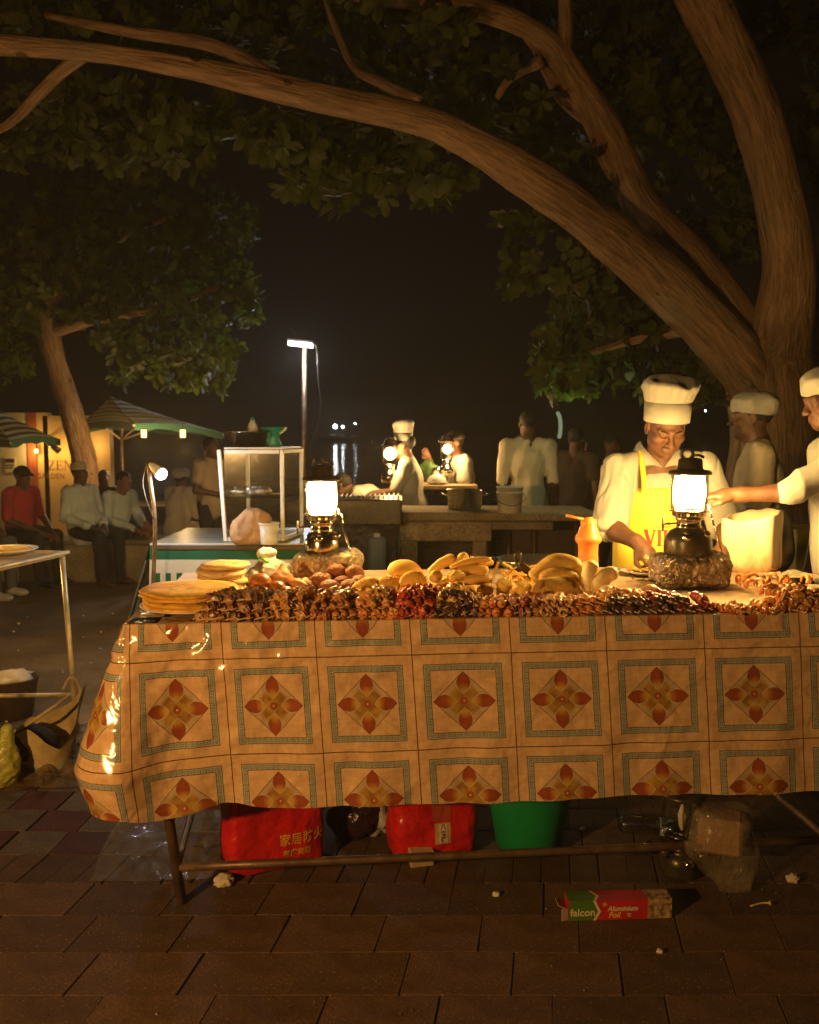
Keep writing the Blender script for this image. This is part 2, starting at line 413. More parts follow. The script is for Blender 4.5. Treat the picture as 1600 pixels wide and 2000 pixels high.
def bark():
    m = M('tree_bark'); at_ = m.n('ShaderNodeAttribute'); at_.attribute_name = 'grain'; gv = at_.outputs['Vector']
    a = m.noise(20., 6., .65, vec=gv, dist=.8); b = m.noise(46., 4., .6, vec=gv, dist=.5); c = m.noise(1.6, 4.); k = m.voro(3.2); h = a * .6 + b * .4
    base = m.mix(h.ramp(.30, .70), (.085, .048, .025), (.48, .30, .165)); base = m.mix(c.ramp(.55, .72) * .55, base, (.20, .17, .12)); base = m.mix((k < .10) * .7, base, (.06, .035, .02))
    m.set(base=base, rough=.9, spec=.15); m.bump(h * 1.3 - (k.ramp(.14, .02)) * .4, 1., .05); return m.m
def wood(name, c1, c2, sc=3., st=(1, 12, 12), rough=.6):
    m = M(name); a = m.noise(sc, 5., .6, stretch=st, dist=.5); b = m.noise(2., 3.)
    m.set(base=m.mix((a * .75 + b * .25).ramp(.35, .65), c1, c2), rough=rough); m.bump(a, .3, .006); return m.m
def ground_mat(name, c1, c2, sc, rough=.75, grit=160., gb=.35):
    m = M(name); a = m.noise(sc, 6., .65); g = m.noise(grit, 3., .7); st = m.noise(sc * .23, 4.)
    c = m.mix((a * .45 + g * .55).ramp(.38, .62), tuple(k * .7 for k in c1), tuple(k * 1.1 for k in c2)); c = m.mix(st.ramp(.52, .72) * .55, c, tuple(k * .4 for k in c1))
    q = m.n('ShaderNodeHueSaturation'); m.nt.links.new(c, q.inputs['Color']); m.nt.links.new((m.rand() * .45 + .78).v, q.inputs['Value'])
    c = m.mix((m.voro(70.) < .16) * (m.noise(8.) > .45) * .8, q.outputs[0], tuple(min(1, k * 2.2) for k in c2))
    m.set(base=c, rough=a * .3 + (rough - .15), spec=.35); m.bump(g + a * .6, gb, .006); return m.m
MT = dict(
    cloth=cloth_print(), bark=bark(),
    paver=ground_mat('paver_stone', (.085, .047, .028), (.14, .083, .05), 9.), brick=ground_mat('paving_brick', (.075, .041, .025), (.125, .073, .045), 11.),
    tile_red=ground_mat('red_floor_tile', (.085, .028, .026), (.13, .048, .04), 8.), tile_grey=ground_mat('grey_floor_tile', (.11, .085, .062), (.18, .14, .10), 8.),
    soil=ground_mat('joint_sand', (.03, .022, .015), (.06, .042, .03), 14.), yard=ground_mat('worn_yard_paving', (.15, .105, .065), (.25, .18, .12), 2.2, .8, 90.),
    steel=mat('painted_steel', (.16, .14, .12), .42, .6, .5, 12, .2, 80), rust=mat('rusty_tube', (.24, .165, .10), .45, .55, .5, 16, .3, 90, c2=(.13, .07, .04)),
    chrome=mat('polished_nickel', (.75, .68, .55), .16, 1., .2, 10), dullmetal=mat('dull_aluminium', (.62, .6, .57), .33, 1., .25, 9, .1, 50),
    blackmetal=mat('sooty_black_enamel', (.03, .026, .02), .3, .4, .6, 18, .25, 60, c2=(.09, .07, .045)), white_alu=mat('white_aluminium_frame', (.72, .7, .65), .4, 0, .15, 6),
    foil=mat('crumpled_foil', (.72, .68, .6), .2, 1., .25, 14, .9, 42, .02), foilblock=mat('foil_wrapped_brick', (.46, .37, .27), .33, .75, .5, 22, 1., 34, .03),
    shirt=mat('white_cotton', (.37, .357, .32), .85, 0, .10, 5, .22, 26, .01, sheen=.2), shirtdim=mat('greyed_cotton', (.50, .47, .41), .85, 0, .16, 5, .35, 22, .012),
    blueshirt=mat('pale_blue_cotton', (.56, .66, .70), .85, 0, .15, 5, .35, 22, .012), redshirt=mat('red_cotton', (.42, .03, .045), .85, 0, .25, 5, .35, 22, .012),
    trousers=mat('dark_trousers', (.025, .023, .024), .85, 0, .3, 5, .3, 20, .012), beige=mat('beige_cotton', (.42, .34, .24), .85, 0, .2, 5, .3, 20),
    kanzu=mat('cream_robe_cloth', (.74, .66, .50), .85, 0, .15, 4, .35, 16, .015), inner=mat('grey_undershirt', (.50, .54, .56), .85, 0, .1, 6),
    apron=mat('yellow_apron_cloth', (.86, .62, .055), .6, 0, .12, 4, .3, 18, .012), red_print=mat('red_print', (.62, .035, .05), .6, 0, .1), dark_print=mat('brown_print', (.16, .08, .03), .6, 0, .1),
    skin=mat('brown_skin', (.125, .052, .024), .58, 0, .3, 22, .35, 130, .003, c2=(.078, .032, .016), sss=.0), darkskin=mat('dark_brown_skin', (.125, .06, .033), .55, 0, .25, 18, .2, 110, .003),
    hair=mat('black_hair', (.016, .012, .01), .7, 0, .3, 60, .4, 200, .004), eye=mat('eye_white', (.6, .55, .48), .2), cap_black=mat('black_cap_cloth', (.016, .015, .016), .8, 0, .3, 8, .3, 40),
    shoe=mat('brown_leather', (.12, .06, .035), .5, 0, .3, 12), sneaker=mat('white_sneaker', (.6, .58, .55), .6, 0, .2, 12), blackshoe=mat('black_shoe', (.02, .018, .018), .4, 0, .3, 12),
    orange=mat('orange_plastic', (.86, .26, .055), .34, 0, .15, 7, sss=0.), jerry=None, white_plastic=mat('white_plastic', (.70, .67, .6), .4, 0, .15, 8), teal=mat('teal_plastic', (.015, .25, .25), .4, 0, .2, 6),
    paperbag=mat('brown_paper', (.44, .26, .13), .8, 0, .25, 10, .5, 24, .02), newsprint=None,
    red_plastic=mat('red_plastic_bag', (.58, .015, .02), .3, 0, .2, 7, .5, 14, .03), green_plastic=mat('green_plastic_bucket', (.008, .27, .085), .34, 0, .2, 6), black_plastic=mat('black_plastic_bag', (.03, .015, .018), .3, 0, .4, 8, .8, 18, .03),
    gold=mat('gold_print', (.72, .36, .05), .5, 0, .1), label_gold=mat('gold_label', (.55, .34, .12), .5, 0, .3, 20), label_red=mat('red_label', (.42, .07, .03), .5, 0, .3, 20),
    concrete=ground_mat('rough_concrete', (.17, .13, .085), (.32, .25, .17), 3., .9, 60.), bench=ground_mat('low_wall_stone', (.30, .24, .13), (.52, .42, .25), 2.5, .9, 60.),
    plaster=mat('cream_plaster', (.62, .52, .40), .9, 0, .12, 1.6, .3, 40), ochre=mat('ochre_painted_wall', (.62, .40, .17), .85, 0, .1, 1.5, .2, 40), darkwood=wood('dark_wood', (.05, .03, .018), (.12, .075, .045)),
    board=wood('pale_worn_board', (.40, .27, .15), (.60, .44, .27), 2.2, (1, 14, 14)), canopy=None,
    clear=glass('clear_glass'), dusty=glass('greasy_display_glass', (.93, .93, .88), .10, .12, .05), bottle=glass('clear_bottle_plastic', (.80, .84, .84), .5, .1, .2), film=film('clear_film'), milky=film('milky_film', (.62, .62, .58), .5),
    sack=mat('woven_yellow_sack', (.52, .40, .19), .7, 0, .3, 12, .6, 120, .006), limebag=film('lime_carrier_bag', (.5, .5, .08), .75, .3), sackgreen=mat('pale_green_sack', (.33, .37, .28), .7, 0, .3, 12, .5, 90, .006),
    purple=mat('dark_purple_cloth', (.05, .035, .075), .8, 0, .3, 8), yellowcrate=mat('yellow_crate_plastic', (.5, .36, .04), .5, 0, .25, 5),
    leaf=None, plate=mat('white_plate', (.72, .7, .66), .25, 0, .1, 6), bowl=mat('brown_bucket_plastic', (.10, .065, .04), .4, 0, .3, 8),
    paper=mat('crumpled_paper', (.62, .54, .42), .85, 0, .15, 16, .4, 30, .01), stick=mat('bamboo_stick', (.66, .48, .22), .6, 0, .2, 20), bag_white=film('thin_white_bag', (.84, .82, .74), .9, .32, .6, 22.), twist=mat('green_twist', (.06, .45, .04), .35, 0, .2, 9))
def jerry():
    m = M('dirty_jerrycan_plastic'); z = m.n('ShaderNodeSeparateXYZ'); m.nt.links.new(m.coord(), z.inputs[0]); h = X(m.nt, z.outputs[2])
    d = m.noise(16., 6., .7, stretch=(1, 1, .35)); c = m.mix((d * .7 - h * 1.5).ramp(.16, .42), (.74, .62, .40), (.46, .21, .075))
    m.set(base=c, rough=.4, sss=0.); m.bump(m.noise(9., 2.), .08, .01); return m.m
MT['jerry'] = jerry()
def newsprint():
    m = M('old_newspaper'); q = m.n('ShaderNodeSeparateXYZ'); m.nt.links.new(m.coord(), q.inputs[0]); x, y = X(m.nt, q.outputs[0]), X(m.nt, q.outputs[1])
    ln = ((y * 160.).fract() > .55) * ((x * 9.).fract() < .9) * (m.noise(120., 2., stretch=(1, .1, 1)) > .47)
    m.set(base=m.mix(ln * .55, m.mix(m.noise(6., 4.), (.66, .58, .43), (.52, .43, .29)), (.16, .14, .11)), rough=.7); m.bump(m.noise(9., 4., dist=1.), .4, .015); return m.m
MT['newsprint'] = newsprint()
def leafmat(name, c1, c2):
    m = M(name); r = m.rand(); nz = m.noise(1.1, 3.)
    m.set(base=m.mix((nz * .7 + r * .3).ramp(.3, .7), c1, c2), rough=.55, spec=.22); t = m.n('ShaderNodeBsdfTranslucent'); t.inputs[0].default_value = (c2[0] * 1.2, c2[1] * 1.5, c2[2] * .6, 1)
    x = m.n('ShaderNodeMixShader'); x.inputs[0].default_value = .25; m.nt.links.new(m.b.outputs[0], x.inputs[1]); m.nt.links.new(t.outputs[0], x.inputs[2]); m.nt.links.new(x.outputs[0], m.out.inputs[0]); return m.m
MT['leaf'] = leafmat('shaded_almond_leaf', (.020, .029, .006), (.062, .072, .014)); MT['leaf_far'] = leafmat('lit_almond_leaf', (.036, .050, .008), (.12, .135, .022))  # near tree's gloom and far crown's light are put into the leaf colours
# food
def food(name, c, c2, rough=.45, vs=30., bump=.6, bs=70., coat=.0, rnd=.12):
    return mat(name, c, rough, 0, .3, vs, bump, bs, .006, rnd, c2, coat=coat, coatr=.25)
FD = dict(
    beef=food('grilled_beef', (.40, .165, .05), (.095, .035, .015), .38, 26, coat=.25), chicken=food('grilled_chicken', (.68, .33, .075), (.24, .08, .03), .38, 26, coat=.25), kebab=food('brown_meat', (.50, .19, .055), (.17, .045, .02), .38, 26, coat=.3),
    tandoori=food('red_spiced_meat', (.62, .07, .025), (.24, .025, .015), .38, 26, coat=.3), squid=food('golden_squid', (.82, .50, .11), (.46, .2, .05), .35, 26, coat=.3), carrot=food('orange_carrot', (.72, .25, .05), (.52, .14, .03), .4, 20, coat=.2),
    octopus=food('purple_red_octopus', (.52, .055, .035), (.2, .02, .02), .28, 26, coat=.4), pale=food('pale_seafood', (.82, .52, .24), (.56, .26, .12), .35, 26, coat=.3), prawn=food('prawn_shell', (.82, .36, .07), (.52, .14, .03), .28, 22, coat=.5),
    seafood=food('browned_seafood', (.72, .36, .08), (.28, .09, .03), .32, 28, coat=.4), pepper=food('green_pepper', (.16, .2, .03), (.08, .1, .015), .35, 20, coat=.3),
    chapati=None, naan=None, bun=food('glazed_brown_bun', (.46, .17, .05), (.30, .085, .025), .28, 9, .15, 40, .3),
    samosa=food('fried_pastry', (.58, .28, .08), (.38, .14, .04), .5, 14, .5, 60), ball=food('fried_ball_crust', (.33, .115, .04), (.19, .055, .02), .7, 40, 1., 90), cocobread=food('yellow_bread', (.88, .56, .11), (.72, .38, .06), .8, 8, .35, 110),
    cassava=food('boiled_cassava', (.88, .60, .15), (.72, .42, .08), .7, 8, .3, 40), fries=food('potato_chips', (.88, .54, .09), (.66, .33, .06), .6, 20, .3, 60, rnd=.2), plantain=food('browned_plantain_peel', (.60, .40, .08), (.25, .13, .035), .5, 10, .3, 40), banana=food('peeled_banana', (.80, .66, .36), (.62, .42, .15), .5, 9, .2, 40),
    omelette=food('chopped_omelette', (.68, .42, .12), (.42, .2, .05), .5, 30), onion=food('shallot_skin', (.78, .60, .36), (.62, .4, .2), .35, 9, .2, 30, .3), charred=food('charred_meat', (.12, .05, .03), (.05, .02, .012), .4, 24, coat=.3))

def flatbread_mat(name, c, c2, spot, sc):
    m = M(name); n1 = m.noise(sc, 5., .6); n2 = m.noise(sc * 2.6, 3., .6, dist=.8); v = m.voro(sc * 1.6)
    b = m.mix(n1.ramp(.35, .65), c2, c); b = m.mix(((n2.ramp(.54, .66)) * (v.ramp(.5, .25))).sat() * .85, b, spot)
    m.set(base=b, rough=.72); m.bump(n2 + n1, .5, .006); return m.m
FD['chapati'] = flatbread_mat('yellow_flatbread', (.80, .50, .06), (.56, .25, .03), (.17, .055, .012), 17.)
FD['naan'] = flatbread_mat('pale_flatbread', (.78, .57, .27), (.60, .36, .12), (.24, .09, .025), 15.)
FD['plantain'] = flatbread_mat('browned_plantain_peel', (.66, .46, .09), (.40, .22, .05), (.07, .03, .012), 11.)
# ------------------------------------------------------------------ ground
ZT = .92                                                        # table height
pavement = obj('pavement', G().sheet(np.array([[[x, y, -.010] for x in np.linspace(-9, 9, 3)] for y in np.linspace(-6, 4.4, 3)]), flip=False), MT['soil'], None, False)
tag(pavement, 'brown paved ground with joints of dark sand', None, None, 'structure')
def block_me(name, sx, sy, m, sh=.0, seed=0):
    g = G().bbox((0, 0, -.03), (sx - .003, sy - .003, .06), .0016); V, F = g.get(); V = V.copy(); V[:, 0] += V[:, 1] * sh
    V[:, 2] += .0025 * vnoise(V, 4., seed); return mesh_of(name, V, F, m, False)
r_ = random.Random(3)
SH = .16
def lay(name, mes, x, y, jit=.0035):
    o = put(name, r_.choice(mes), pavement, (x + r_.uniform(-.002, .002), y + r_.uniform(-.002, .002), r_.uniform(-jit, jit * .4)), (r_.uniform(-.006, .006), r_.uniform(-.006, .006), r_.uniform(-.006, .006)))
    return o
pm = [block_me('paver', .30, .20, MT['paver'], SH, i) for i in range(4)]
bm_ = [block_me('brick', .098, .20, MT['brick'], SH, i) for i in range(4)]
tr = [block_me('floor_tile', .19, .19, MT['tile_red'], .0, i) for i in range(2)]; tg = [block_me('floor_tile', .19, .19, MT['tile_grey'], .0, i) for i in range(2)]
y0 = 2.875
for j in range(5):                                              # pavers nearest the camera
    y = y0 - .1 - .2 * j
    for i in range(-8, 9):
        x = i * .30 + (j * .11 % .3) + SH * (y - y0)
        if abs(x) < .55 * y + .9: lay('paver', pm, x, y)
for j in range(4):                                              # narrow bricks under the table
    y = y0 + .1 + .2 * j
    for i in range(-16, 23):
        x = i * .098 + (.049 if j % 2 else 0) + SH * (y - y0)
        if x > -.62 - .05 * j or (j == 0 and x > -1.5): 
            if abs(x) < .5 * y + .5: lay('brick', bm_, x, y, .0015 if r_.random() > .12 else .004)
ca, sa = cos(R(-9)), sin(R(-9))
for j in range(7):                                              # red and grey squares beside the table
    for i in range(-9, 1):
        u, v = -.72 + i * .19 + .095, j * .19
        x, y = u + .18 * v, y0 + .30 + v
        if x < -.66 - .01 * j and x > -.6 * y - .5: 
            o = lay('floor_tile', tr if (i + j) % 2 else tg, x, y); o.rotation_euler.z = R(-3)
yard = G().sheet(np.array([[[x, y, -.006] for x in np.linspace(-40, 40, 41)] for y in np.concatenate([np.linspace(3.72, 8, 14), np.linspace(9, 20, 12)])]), flip=False)
def gz(Y): return -.0435 * max(0., Y - 5.)                     # the square falls away towards the sea
V, F = yard.get(); V = V.copy(); V[:, 2] += np.array([gz(q) for q in V[:, 1]]); V[:, 2] += .006 * vnoise(V, 1.2, 5); V[:, 2] -= (V[:, 1] < 4.5) * .006
tag(obj('ground', (V, F), MT['yard'], None, True), 'dim worn paving of the square behind the stall', None, None, 'structure')
sea = M('dark_sea_water'); sea.set(base=(.004, .005, .008), rough=.08, spec=.5); sea.bump(sea.noise(.35, 4., vec=sea.coord(), stretch=(1, .5, 1)), .25, .6)
tag(obj('sea', G().sheet(np.array([[[x, y, -1.5] for x in (-180, 0, 180)] for y in (20, 60, 200, 420)])), sea.m, None, False), 'black night sea beyond the square', None, None, 'structure')
tag(obj('sea_wall', G().box((0, 20.2, -1.2), (80, .5, 1.2)), MT['concrete'], None, False), 'low dark sea wall at the edge of the square', 'wall', None, 'structure')
# ------------------------------------------------------------------ trees
def px_path(lst): 
    P = np.array([at(a, b, Y) for a, b, Y, r in lst]); r = np.array([q[3] / ppm(q[2]) for q in lst]); return P, r
def limb_geo(lst, seg=20, n=8, seed=0, amp=.10):
    P, r = px_path(lst); k = np.hstack([P, r[:, None]]); S = smooth_path(k, n); P, r = S[:, :3], np.maximum(S[:, 3], .004)
    g = G(); g.tube(P, r, seg)
    V, F = g.get(); ax = np.repeat(P, seg, 0); rad = np.repeat(r, seg)
    ang = np.tile(np.arange(seg), len(P)); t = np.repeat(np.arange(len(P)), seg)
    N = V - ax; L = np.linalg.norm(N, axis=1)[:, None] + 1e-9
    st = np.stack([np.cos(ang / seg * 2 * pi) * 2.2, np.sin(ang / seg * 2 * pi) * 2.2, t * .16], 1)
    d = amp * (1 - np.abs(fbm(st, 1., seed, 3))) - amp * .5 + .13 * vnoise(V, 1.5, seed + 9) + .05 * vnoise(V, 4., seed + 4)
    ln = np.repeat(np.concatenate([[0], np.cumsum(np.linalg.norm(np.diff(P, axis=0), axis=1))]), seg)
    limb_geo.grain = np.stack([np.cos(ang / seg * 2 * pi) * rad, np.sin(ang / seg * 2 * pi) * rad, ln * .14 + seed], 1)
    return ax + N * (1 + d)[:, None], F
def leaf_me(name, m):
    y = np.array([0, .12, .35, .62, .85, 1.]); w = np.array([.03, .10, .21, .29, .22, .02]); A = np.zeros((6, 3, 3))
    for i in range(6):
        for j, s in enumerate((-1, 0, 1)): A[i, j] = (s * w[i], y[i], abs(s) * w[i] * .35 - .22 * y[i] ** 2)
    return G().sheet(A).get()
LV, LF = leaf_me('leaf', None)
def rosettes(zones, seed, L=.19):
    """leaf poses: tufts of leaves at twig ends, spread through the crown's depth"""
    q = random.Random(seed); out = []
    for poly, Y0, Y1, n, droop in zones:
        poly = np.array(poly, float); lo, hi = poly.min(0), poly.max(0); k = 0; tries = 0
        while k < n and tries < n * 40:
            tries += 1
            x, y = q.uniform(lo[0], hi[0]), q.uniform(lo[1], hi[1]); ins = False; j = len(poly) - 1
            for i in range(len(poly)):
                if (poly[i][1] > y) != (poly[j][1] > y) and x < (poly[j][0] - poly[i][0]) * (y - poly[i][1]) / (poly[j][1] - poly[i][1]) + poly[i][0]: ins = not ins
                j = i
            if not ins: continue
            if vnoise(np.array([[x / 90., y / 90., 0]]), 1., seed)[0] < -.38 and q.random() < .8: continue
            c = at(x, y, q.uniform(Y0, Y1)); k += 1
            d = np.array([q.gauss(0, .6), q.gauss(0, .6), q.gauss(.25, .5) - droop]); Q = zto(d)
            m = q.randint(6, 9); ph = q.random() * 6
            for i in range(m):
                a = ph + i * 2 * pi / m + q.uniform(-.25, .25); tilt = q.uniform(.15, .95)
                Rl = Q @ rz(a) @ rx(tilt) @ rz(q.uniform(-.15, .15)); s = L * q.uniform(.6, 1.15)
                out.append((c + Rl @ np.array([0, .012, 0]), Rl, s))
    return out
def plant_leaves(tree, base, leaves, m, n_single=300):
    vis = []
    for i, (p, Q, s) in enumerate(leaves):
        v = p - np.array([0, 0, EYE]); f = v[1] * _cp - v[2] * _sp; u = v[1] * _sp + v[2] * _cp
        sx, sy = 800 + FPX * v[0] / f, 1000 - FPX * u / f
        if -10 < sx < 1610 and -10 < sy < 1000: vis.append((abs((Q @ np.array([0, 0, 1.]))[1]) * s / f, i))
    vis.sort(reverse=True); single = set(i for _, i in vis[:n_single])
    me = mesh_of('leaf', LV, LF, m)
    for i in sorted(single):
        p, Q, s = leaves[i]; o = put('leaf', me, tree, p - base); o.rotation_mode = 'QUATERNION'; o.rotation_quaternion = Matrix(Q.tolist()).to_quaternion(); o.scale = (s, s, s)
    g = G(); rest = [l for i, l in enumerate(leaves) if i not in single]
    V = np.concatenate([(LV * s) @ Q.T + (p - base) for p, Q, s in rest]); n = len(LV)
    F = [tuple(a + n * k for a in f) for k in range(len(rest)) for f in LF]
    tag(obj('crown', (V, F), m, tree), kind='stuff')
B1 = np.array([2.85, 6.95, 0.])
tree1 = thing('almond_tree', 'huge spreading tree with thick low boughs arching over the food stall', 'tree', B1)
def limb(tree, base, name, lst, **k):
    V, F = limb_geo(lst, **k); o = obj(name, (V - base, F), MT['bark'], tree); q = o.data.attributes.new('grain', 'FLOAT_VECTOR', 'POINT'); q.data.foreach_set('vector', limb_geo.grain.astype(np.float32).ravel()); return o
limb(tree1, B1, 'trunk', [(1508, 1300, 6.95, 170), (1508, 1190, 6.95, 112), (1510, 950, 6.95, 80), (1512, 840, 6.9, 74), (1508, 760, 6.85, 78), (1500, 705, 6.82, 72), (1500, 670, 6.8, 50), (1500, 640, 6.8, 22)], seg=36, seed=1)
limb(tree1, B1, 'bough', [(1500, 800, 6.85, 40), (1470, 740, 6.8, 52), (1410, 665, 6.7, 50), (1300, 552, 6.5, 48), (1200, 466, 6.3, 47), (1100, 392, 6.1, 42), (1000, 325, 5.95, 37), (900, 268, 5.8, 32), (800, 228, 5.7, 28), (600, 186, 5.5, 26), (400, 139, 5.35, 21), (200, 104, 5.2, 18), (0, 88, 5.1, 17), (-200, 70, 5.0, 16), (-380, 30, 5.0, 8)], seg=28, seed=2)
limb(tree1, B1, 'bough', [(1492, 730, 6.95, 46), (1430, 620, 6.95, 45), (1345, 508, 6.9, 41), (1265, 418, 6.85, 36), (1215, 328, 6.8, 31), (1172, 235, 6.75, 28), (1125, 155, 6.7, 24), (1092, 105, 6.7, 22), (1045, 62, 6.6, 19), (960, 25, 6.5, 20), (860, 8, 6.4, 18), (700, -12, 6.3, 14), (500, -40, 6.2, 9)], seg=24, seed=3)
limb(tree1, B1, 'bough', [(1512, 740, 6.8, 58), (1528, 640, 6.75, 52), (1540, 550, 6.7, 46), (1535, 460, 6.65, 43), (1512, 350, 6.6, 43), (1480, 230, 6.55, 45), (1432, 120, 6.5, 43), (1382, 20, 6.45, 42), (1335, -70, 6.4, 38), (1280, -190, 6.3, 34)], seg=28, seed=4)
limb(tree1, B1, 'bough', [(1545, 760, 7.1, 30), (1585, 640, 7.2, 38), (1608, 540, 7.3, 32), (1650, 400, 7.4, 26), (1720, 200, 7.5, 20)], seed=5)
for i, l in enumerate([[(1098, 108, 6.7, 18), (1105, 55, 6.65, 14), (1103, 0, 6.6, 12), (1108, -60, 6.5, 9)], [(1170, 232, 6.75, 24), (1110, 190, 6.8, 20), (1075, 140, 6.85, 15), (1050, 100, 6.9, 10), (1020, 60, 6.9, 7)],
        [(160, 110, 5.2, 12), (120, 140, 5.25, 11), (70, 190, 5.3, 10), (20, 240, 5.4, 8), (-40, 270, 5.5, 6)], [(820, 200, 5.7, 12), (740, 160, 5.9, 9), (690, 130, 6.0, 7), (650, 40, 6.1, 6), (630, -20, 6.2, 4)],
        [(1060, 118, 6.7, 12), (1000, 150, 6.9, 8), (970, 190, 7., 6)], [(560, 165, 5.5, 14), (420, 90, 5.7, 12), (250, 62, 5.8, 9), (90, 30, 6., 6)],
        [(1290, 470, 6.9, 12), (1220, 520, 7., 9), (1120, 560, 7.1, 5)], [(1380, 640, 6.7, 12), (1260, 660, 6.8, 8), (1150, 690, 6.9, 5)]]):
    limb(tree1, B1, 'branch', l, seg=10, seed=20 + i)
Z1 = [([(-80, -60), (900, -60), (900, 60), (500, 70), (-80, 60)], 5.9, 8.5, 320, .2), ([(900, -60), (1680, -60), (1680, 60), (1300, 130), (900, 60)], 7.2, 9., 240, .2),
      ([(-40, 60), (1000, 120), (1300, 480), (1050, 330), (800, 190), (400, 110), (-40, 110)], 6.3, 8.5, 255, .2),
      ([(-60, 190), (250, 150), (500, 200), (900, 280), (930, 350), (860, 400), (780, 370), (700, 430), (640, 400), (560, 370), (480, 340), (300, 330), (100, 300), (-60, 330)], 5.7, 8., 357, .5),
      ([(970, 400), (1080, 400), (1200, 500), (1300, 600), (1180, 620), (1120, 540), (1050, 580), (985, 560), (975, 500)], 6.6, 7.6, 78, .4),
      ([(1100, 570), (1200, 540), (1330, 600), (1430, 720), (1430, 770), (1300, 790), (1180, 760), (1060, 775), (1035, 700), (1060, 650)], 6.7, 8.2, 289, .4),
      ([(1130, 90), (1420, 100), (1470, 300), (1490, 480), (1420, 500), (1400, 560), (1330, 450), (1260, 330)], 7., 8.6, 323, .3),
      ([(1560, 60), (1680, 60), (1680, 380), (1610, 390), (1570, 280)], 7., 8.6, 68, .3)]
plant_leaves(tree1, B1, rosettes(Z1, 11, .125), MT['leaf'])
B2 = np.array([at(165, 1000, 14.4)[0], 14.4, gz(14.4)])
tree2 = thing('almond_tree', 'smaller leafy tree with a slanting trunk behind the seated men', 'tree', B2)
limb(tree2, B2, 'trunk', [(172, 1120, 14.4, 34), (174, 1000, 14.40, 26), (165, 900, 14.40, 23), (138, 800, 14.35, 23), (107, 700, 14.30, 22), (88, 620, 14.30, 22), (75, 520, 14.30, 20), (80, 420, 14.30, 14)], seg=20, seed=31)
for i, l in enumerate([[(84, 600, 14.30, 14), (160, 520, 14.10, 12), (260, 450, 13.90, 8), (350, 420, 13.80, 5)], [(95, 650, 14.30, 13), (200, 620, 14.00, 10), (320, 600, 13.70, 7), (430, 560, 13.60, 4)], [(80, 560, 14.30, 12), (10, 480, 14.20, 9), (-60, 430, 14.10, 6)]]):
    limb(tree2, B2, 'branch', l, seg=10, seed=40 + i)
Z2 = [([(-60, 400), (60, 360), (120, 330), (300, 340), (420, 370), (500, 400), (490, 470), (470, 510), (510, 570), (500, 620), (470, 660), (450, 720), (450, 775), (380, 750), (340, 780), (310, 740), (270, 730), (230, 770), (210, 700), (180, 640), (60, 620), (60, 720), (20, 760), (-60, 740)], 12.6, 15.2, 900, .35)]
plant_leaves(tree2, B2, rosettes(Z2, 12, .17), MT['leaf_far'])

# smoke of the grills hanging in the night air
hz_ = bpy.data.materials.new('smoky_air'); hz_.use_nodes = True; hn = hz_.node_tree; hn.nodes.remove(hn.nodes['Principled BSDF']); pv_ = hn.nodes.new('ShaderNodeVolumePrincipled')
pv_.inputs['Color'].default_value = (.92, .86, .76, 1); pv_.inputs['Density'].default_value = .0034; pv_.inputs['Anisotropy'].default_value = .3; hn.links.new(pv_.outputs[0], hn.nodes['Material Output'].inputs['Volume'])
tag(obj('haze', G().box((0, 208, 5.), (400, 440, 16)), hz_, None, False), kind='stuff')
# ------------------------------------------------------------------ the restaurant garden
def world(g, base): 
    V, F = g.get(); return V - np.array(base), F
def decal(name, V, F, tree, direction, mt, parent, origin, off=.0015):
    """lay flat print onto a curved surface: each corner is dropped along a direction until it meets it"""
    d = Vector(direction).normalized(); O = []; k = 0
    for v in V:
        h = tree.ray_cast(Vector(v) - d * .6, d, 1.4); O.append(np.array(h[0] - d * off) if h[0] is not None else np.array(v))
    return obj(name, (np.array(O) - np.array(origin), F), mt, parent, False)
Yw = 16.; bw = np.array([at(60, 1000, Yw)[0], Yw, gz(Yw)])
rest = thing('restaurant_wall', 'cream and ochre garden restaurant wall with dark painted lettering', 'wall', bw)
def wbox(x0, x1, y0, y1, Y, th): 
    a, b = at(x0, y1, Y), at(x1, y0, Y); return G().box(((a[0] + b[0]) / 2, Y + th / 2, (a[2] + b[2]) / 2), (b[0] - a[0], th, b[2] - a[2]))
obj('plaster_panel', world(wbox(-160, 64, 806, 1094, Yw - .05, .2), bw), MT['plaster'], rest, False)
obj('ochre_panel', world(wbox(64.4, 92, 806, 1094, Yw, .2), bw), MT['ochre'], rest, False)
obj('ochre_panel', world(wbox(93, 213, 812, 1094, Yw, .2), bw), MT['ochre'], rest, False)
obj('corner_post', world(wbox(62, 67, 806, 1094, Yw - .09, .06), bw), mat('red_brown_paint', (.42, .10, .04), .6), rest, False)
# ZENJ in serif capitals, GARDEN below
ZE = [(0, .96, .62, .96, .09), (.03, .96, .03, .72, .05), (.56, .9, .06, .08, .15), (0, .04, .66, .04, .09), (.64, .04, .64, .28, .05),
      (.96, 0, .96, 1, .15), (.84, .975, 1.46, .975, .06), (.84, .025, 1.5, .025, .06), (1., .5, 1.34, .5, .05), (1.44, .98, 1.44, .78, .05), (1.49, .02, 1.49, .24, .05), (1.34, .4, 1.34, .6, .05),
      (1.78, 0, 1.78, 1, .06), (1.78, 1, 2.4, 0, .15), (2.42, 0, 2.42, 1, .06), (1.66, .975, 1.9, .975, .05), (1.66, .025, 1.9, .025, .05), (2.3, .975, 2.56, .975, .05),
      (2.92, .18, 2.92, 1, .15), (2.92, .2, 2.8, -.05, .12), (2.8, -.05, 2.62, -.1, .09), (2.76, .975, 3.08, .975, .05)]
V, F = strokes(ZE, .1); k = 18.5 / ppm(Yw); p0 = at(95, 918, Yw)
def onwall(V, p, k): return np.stack([p[0] + V[:, 0] * k, np.full(len(V), Yw - .003), p[2] + V[:, 1] * k], 1)
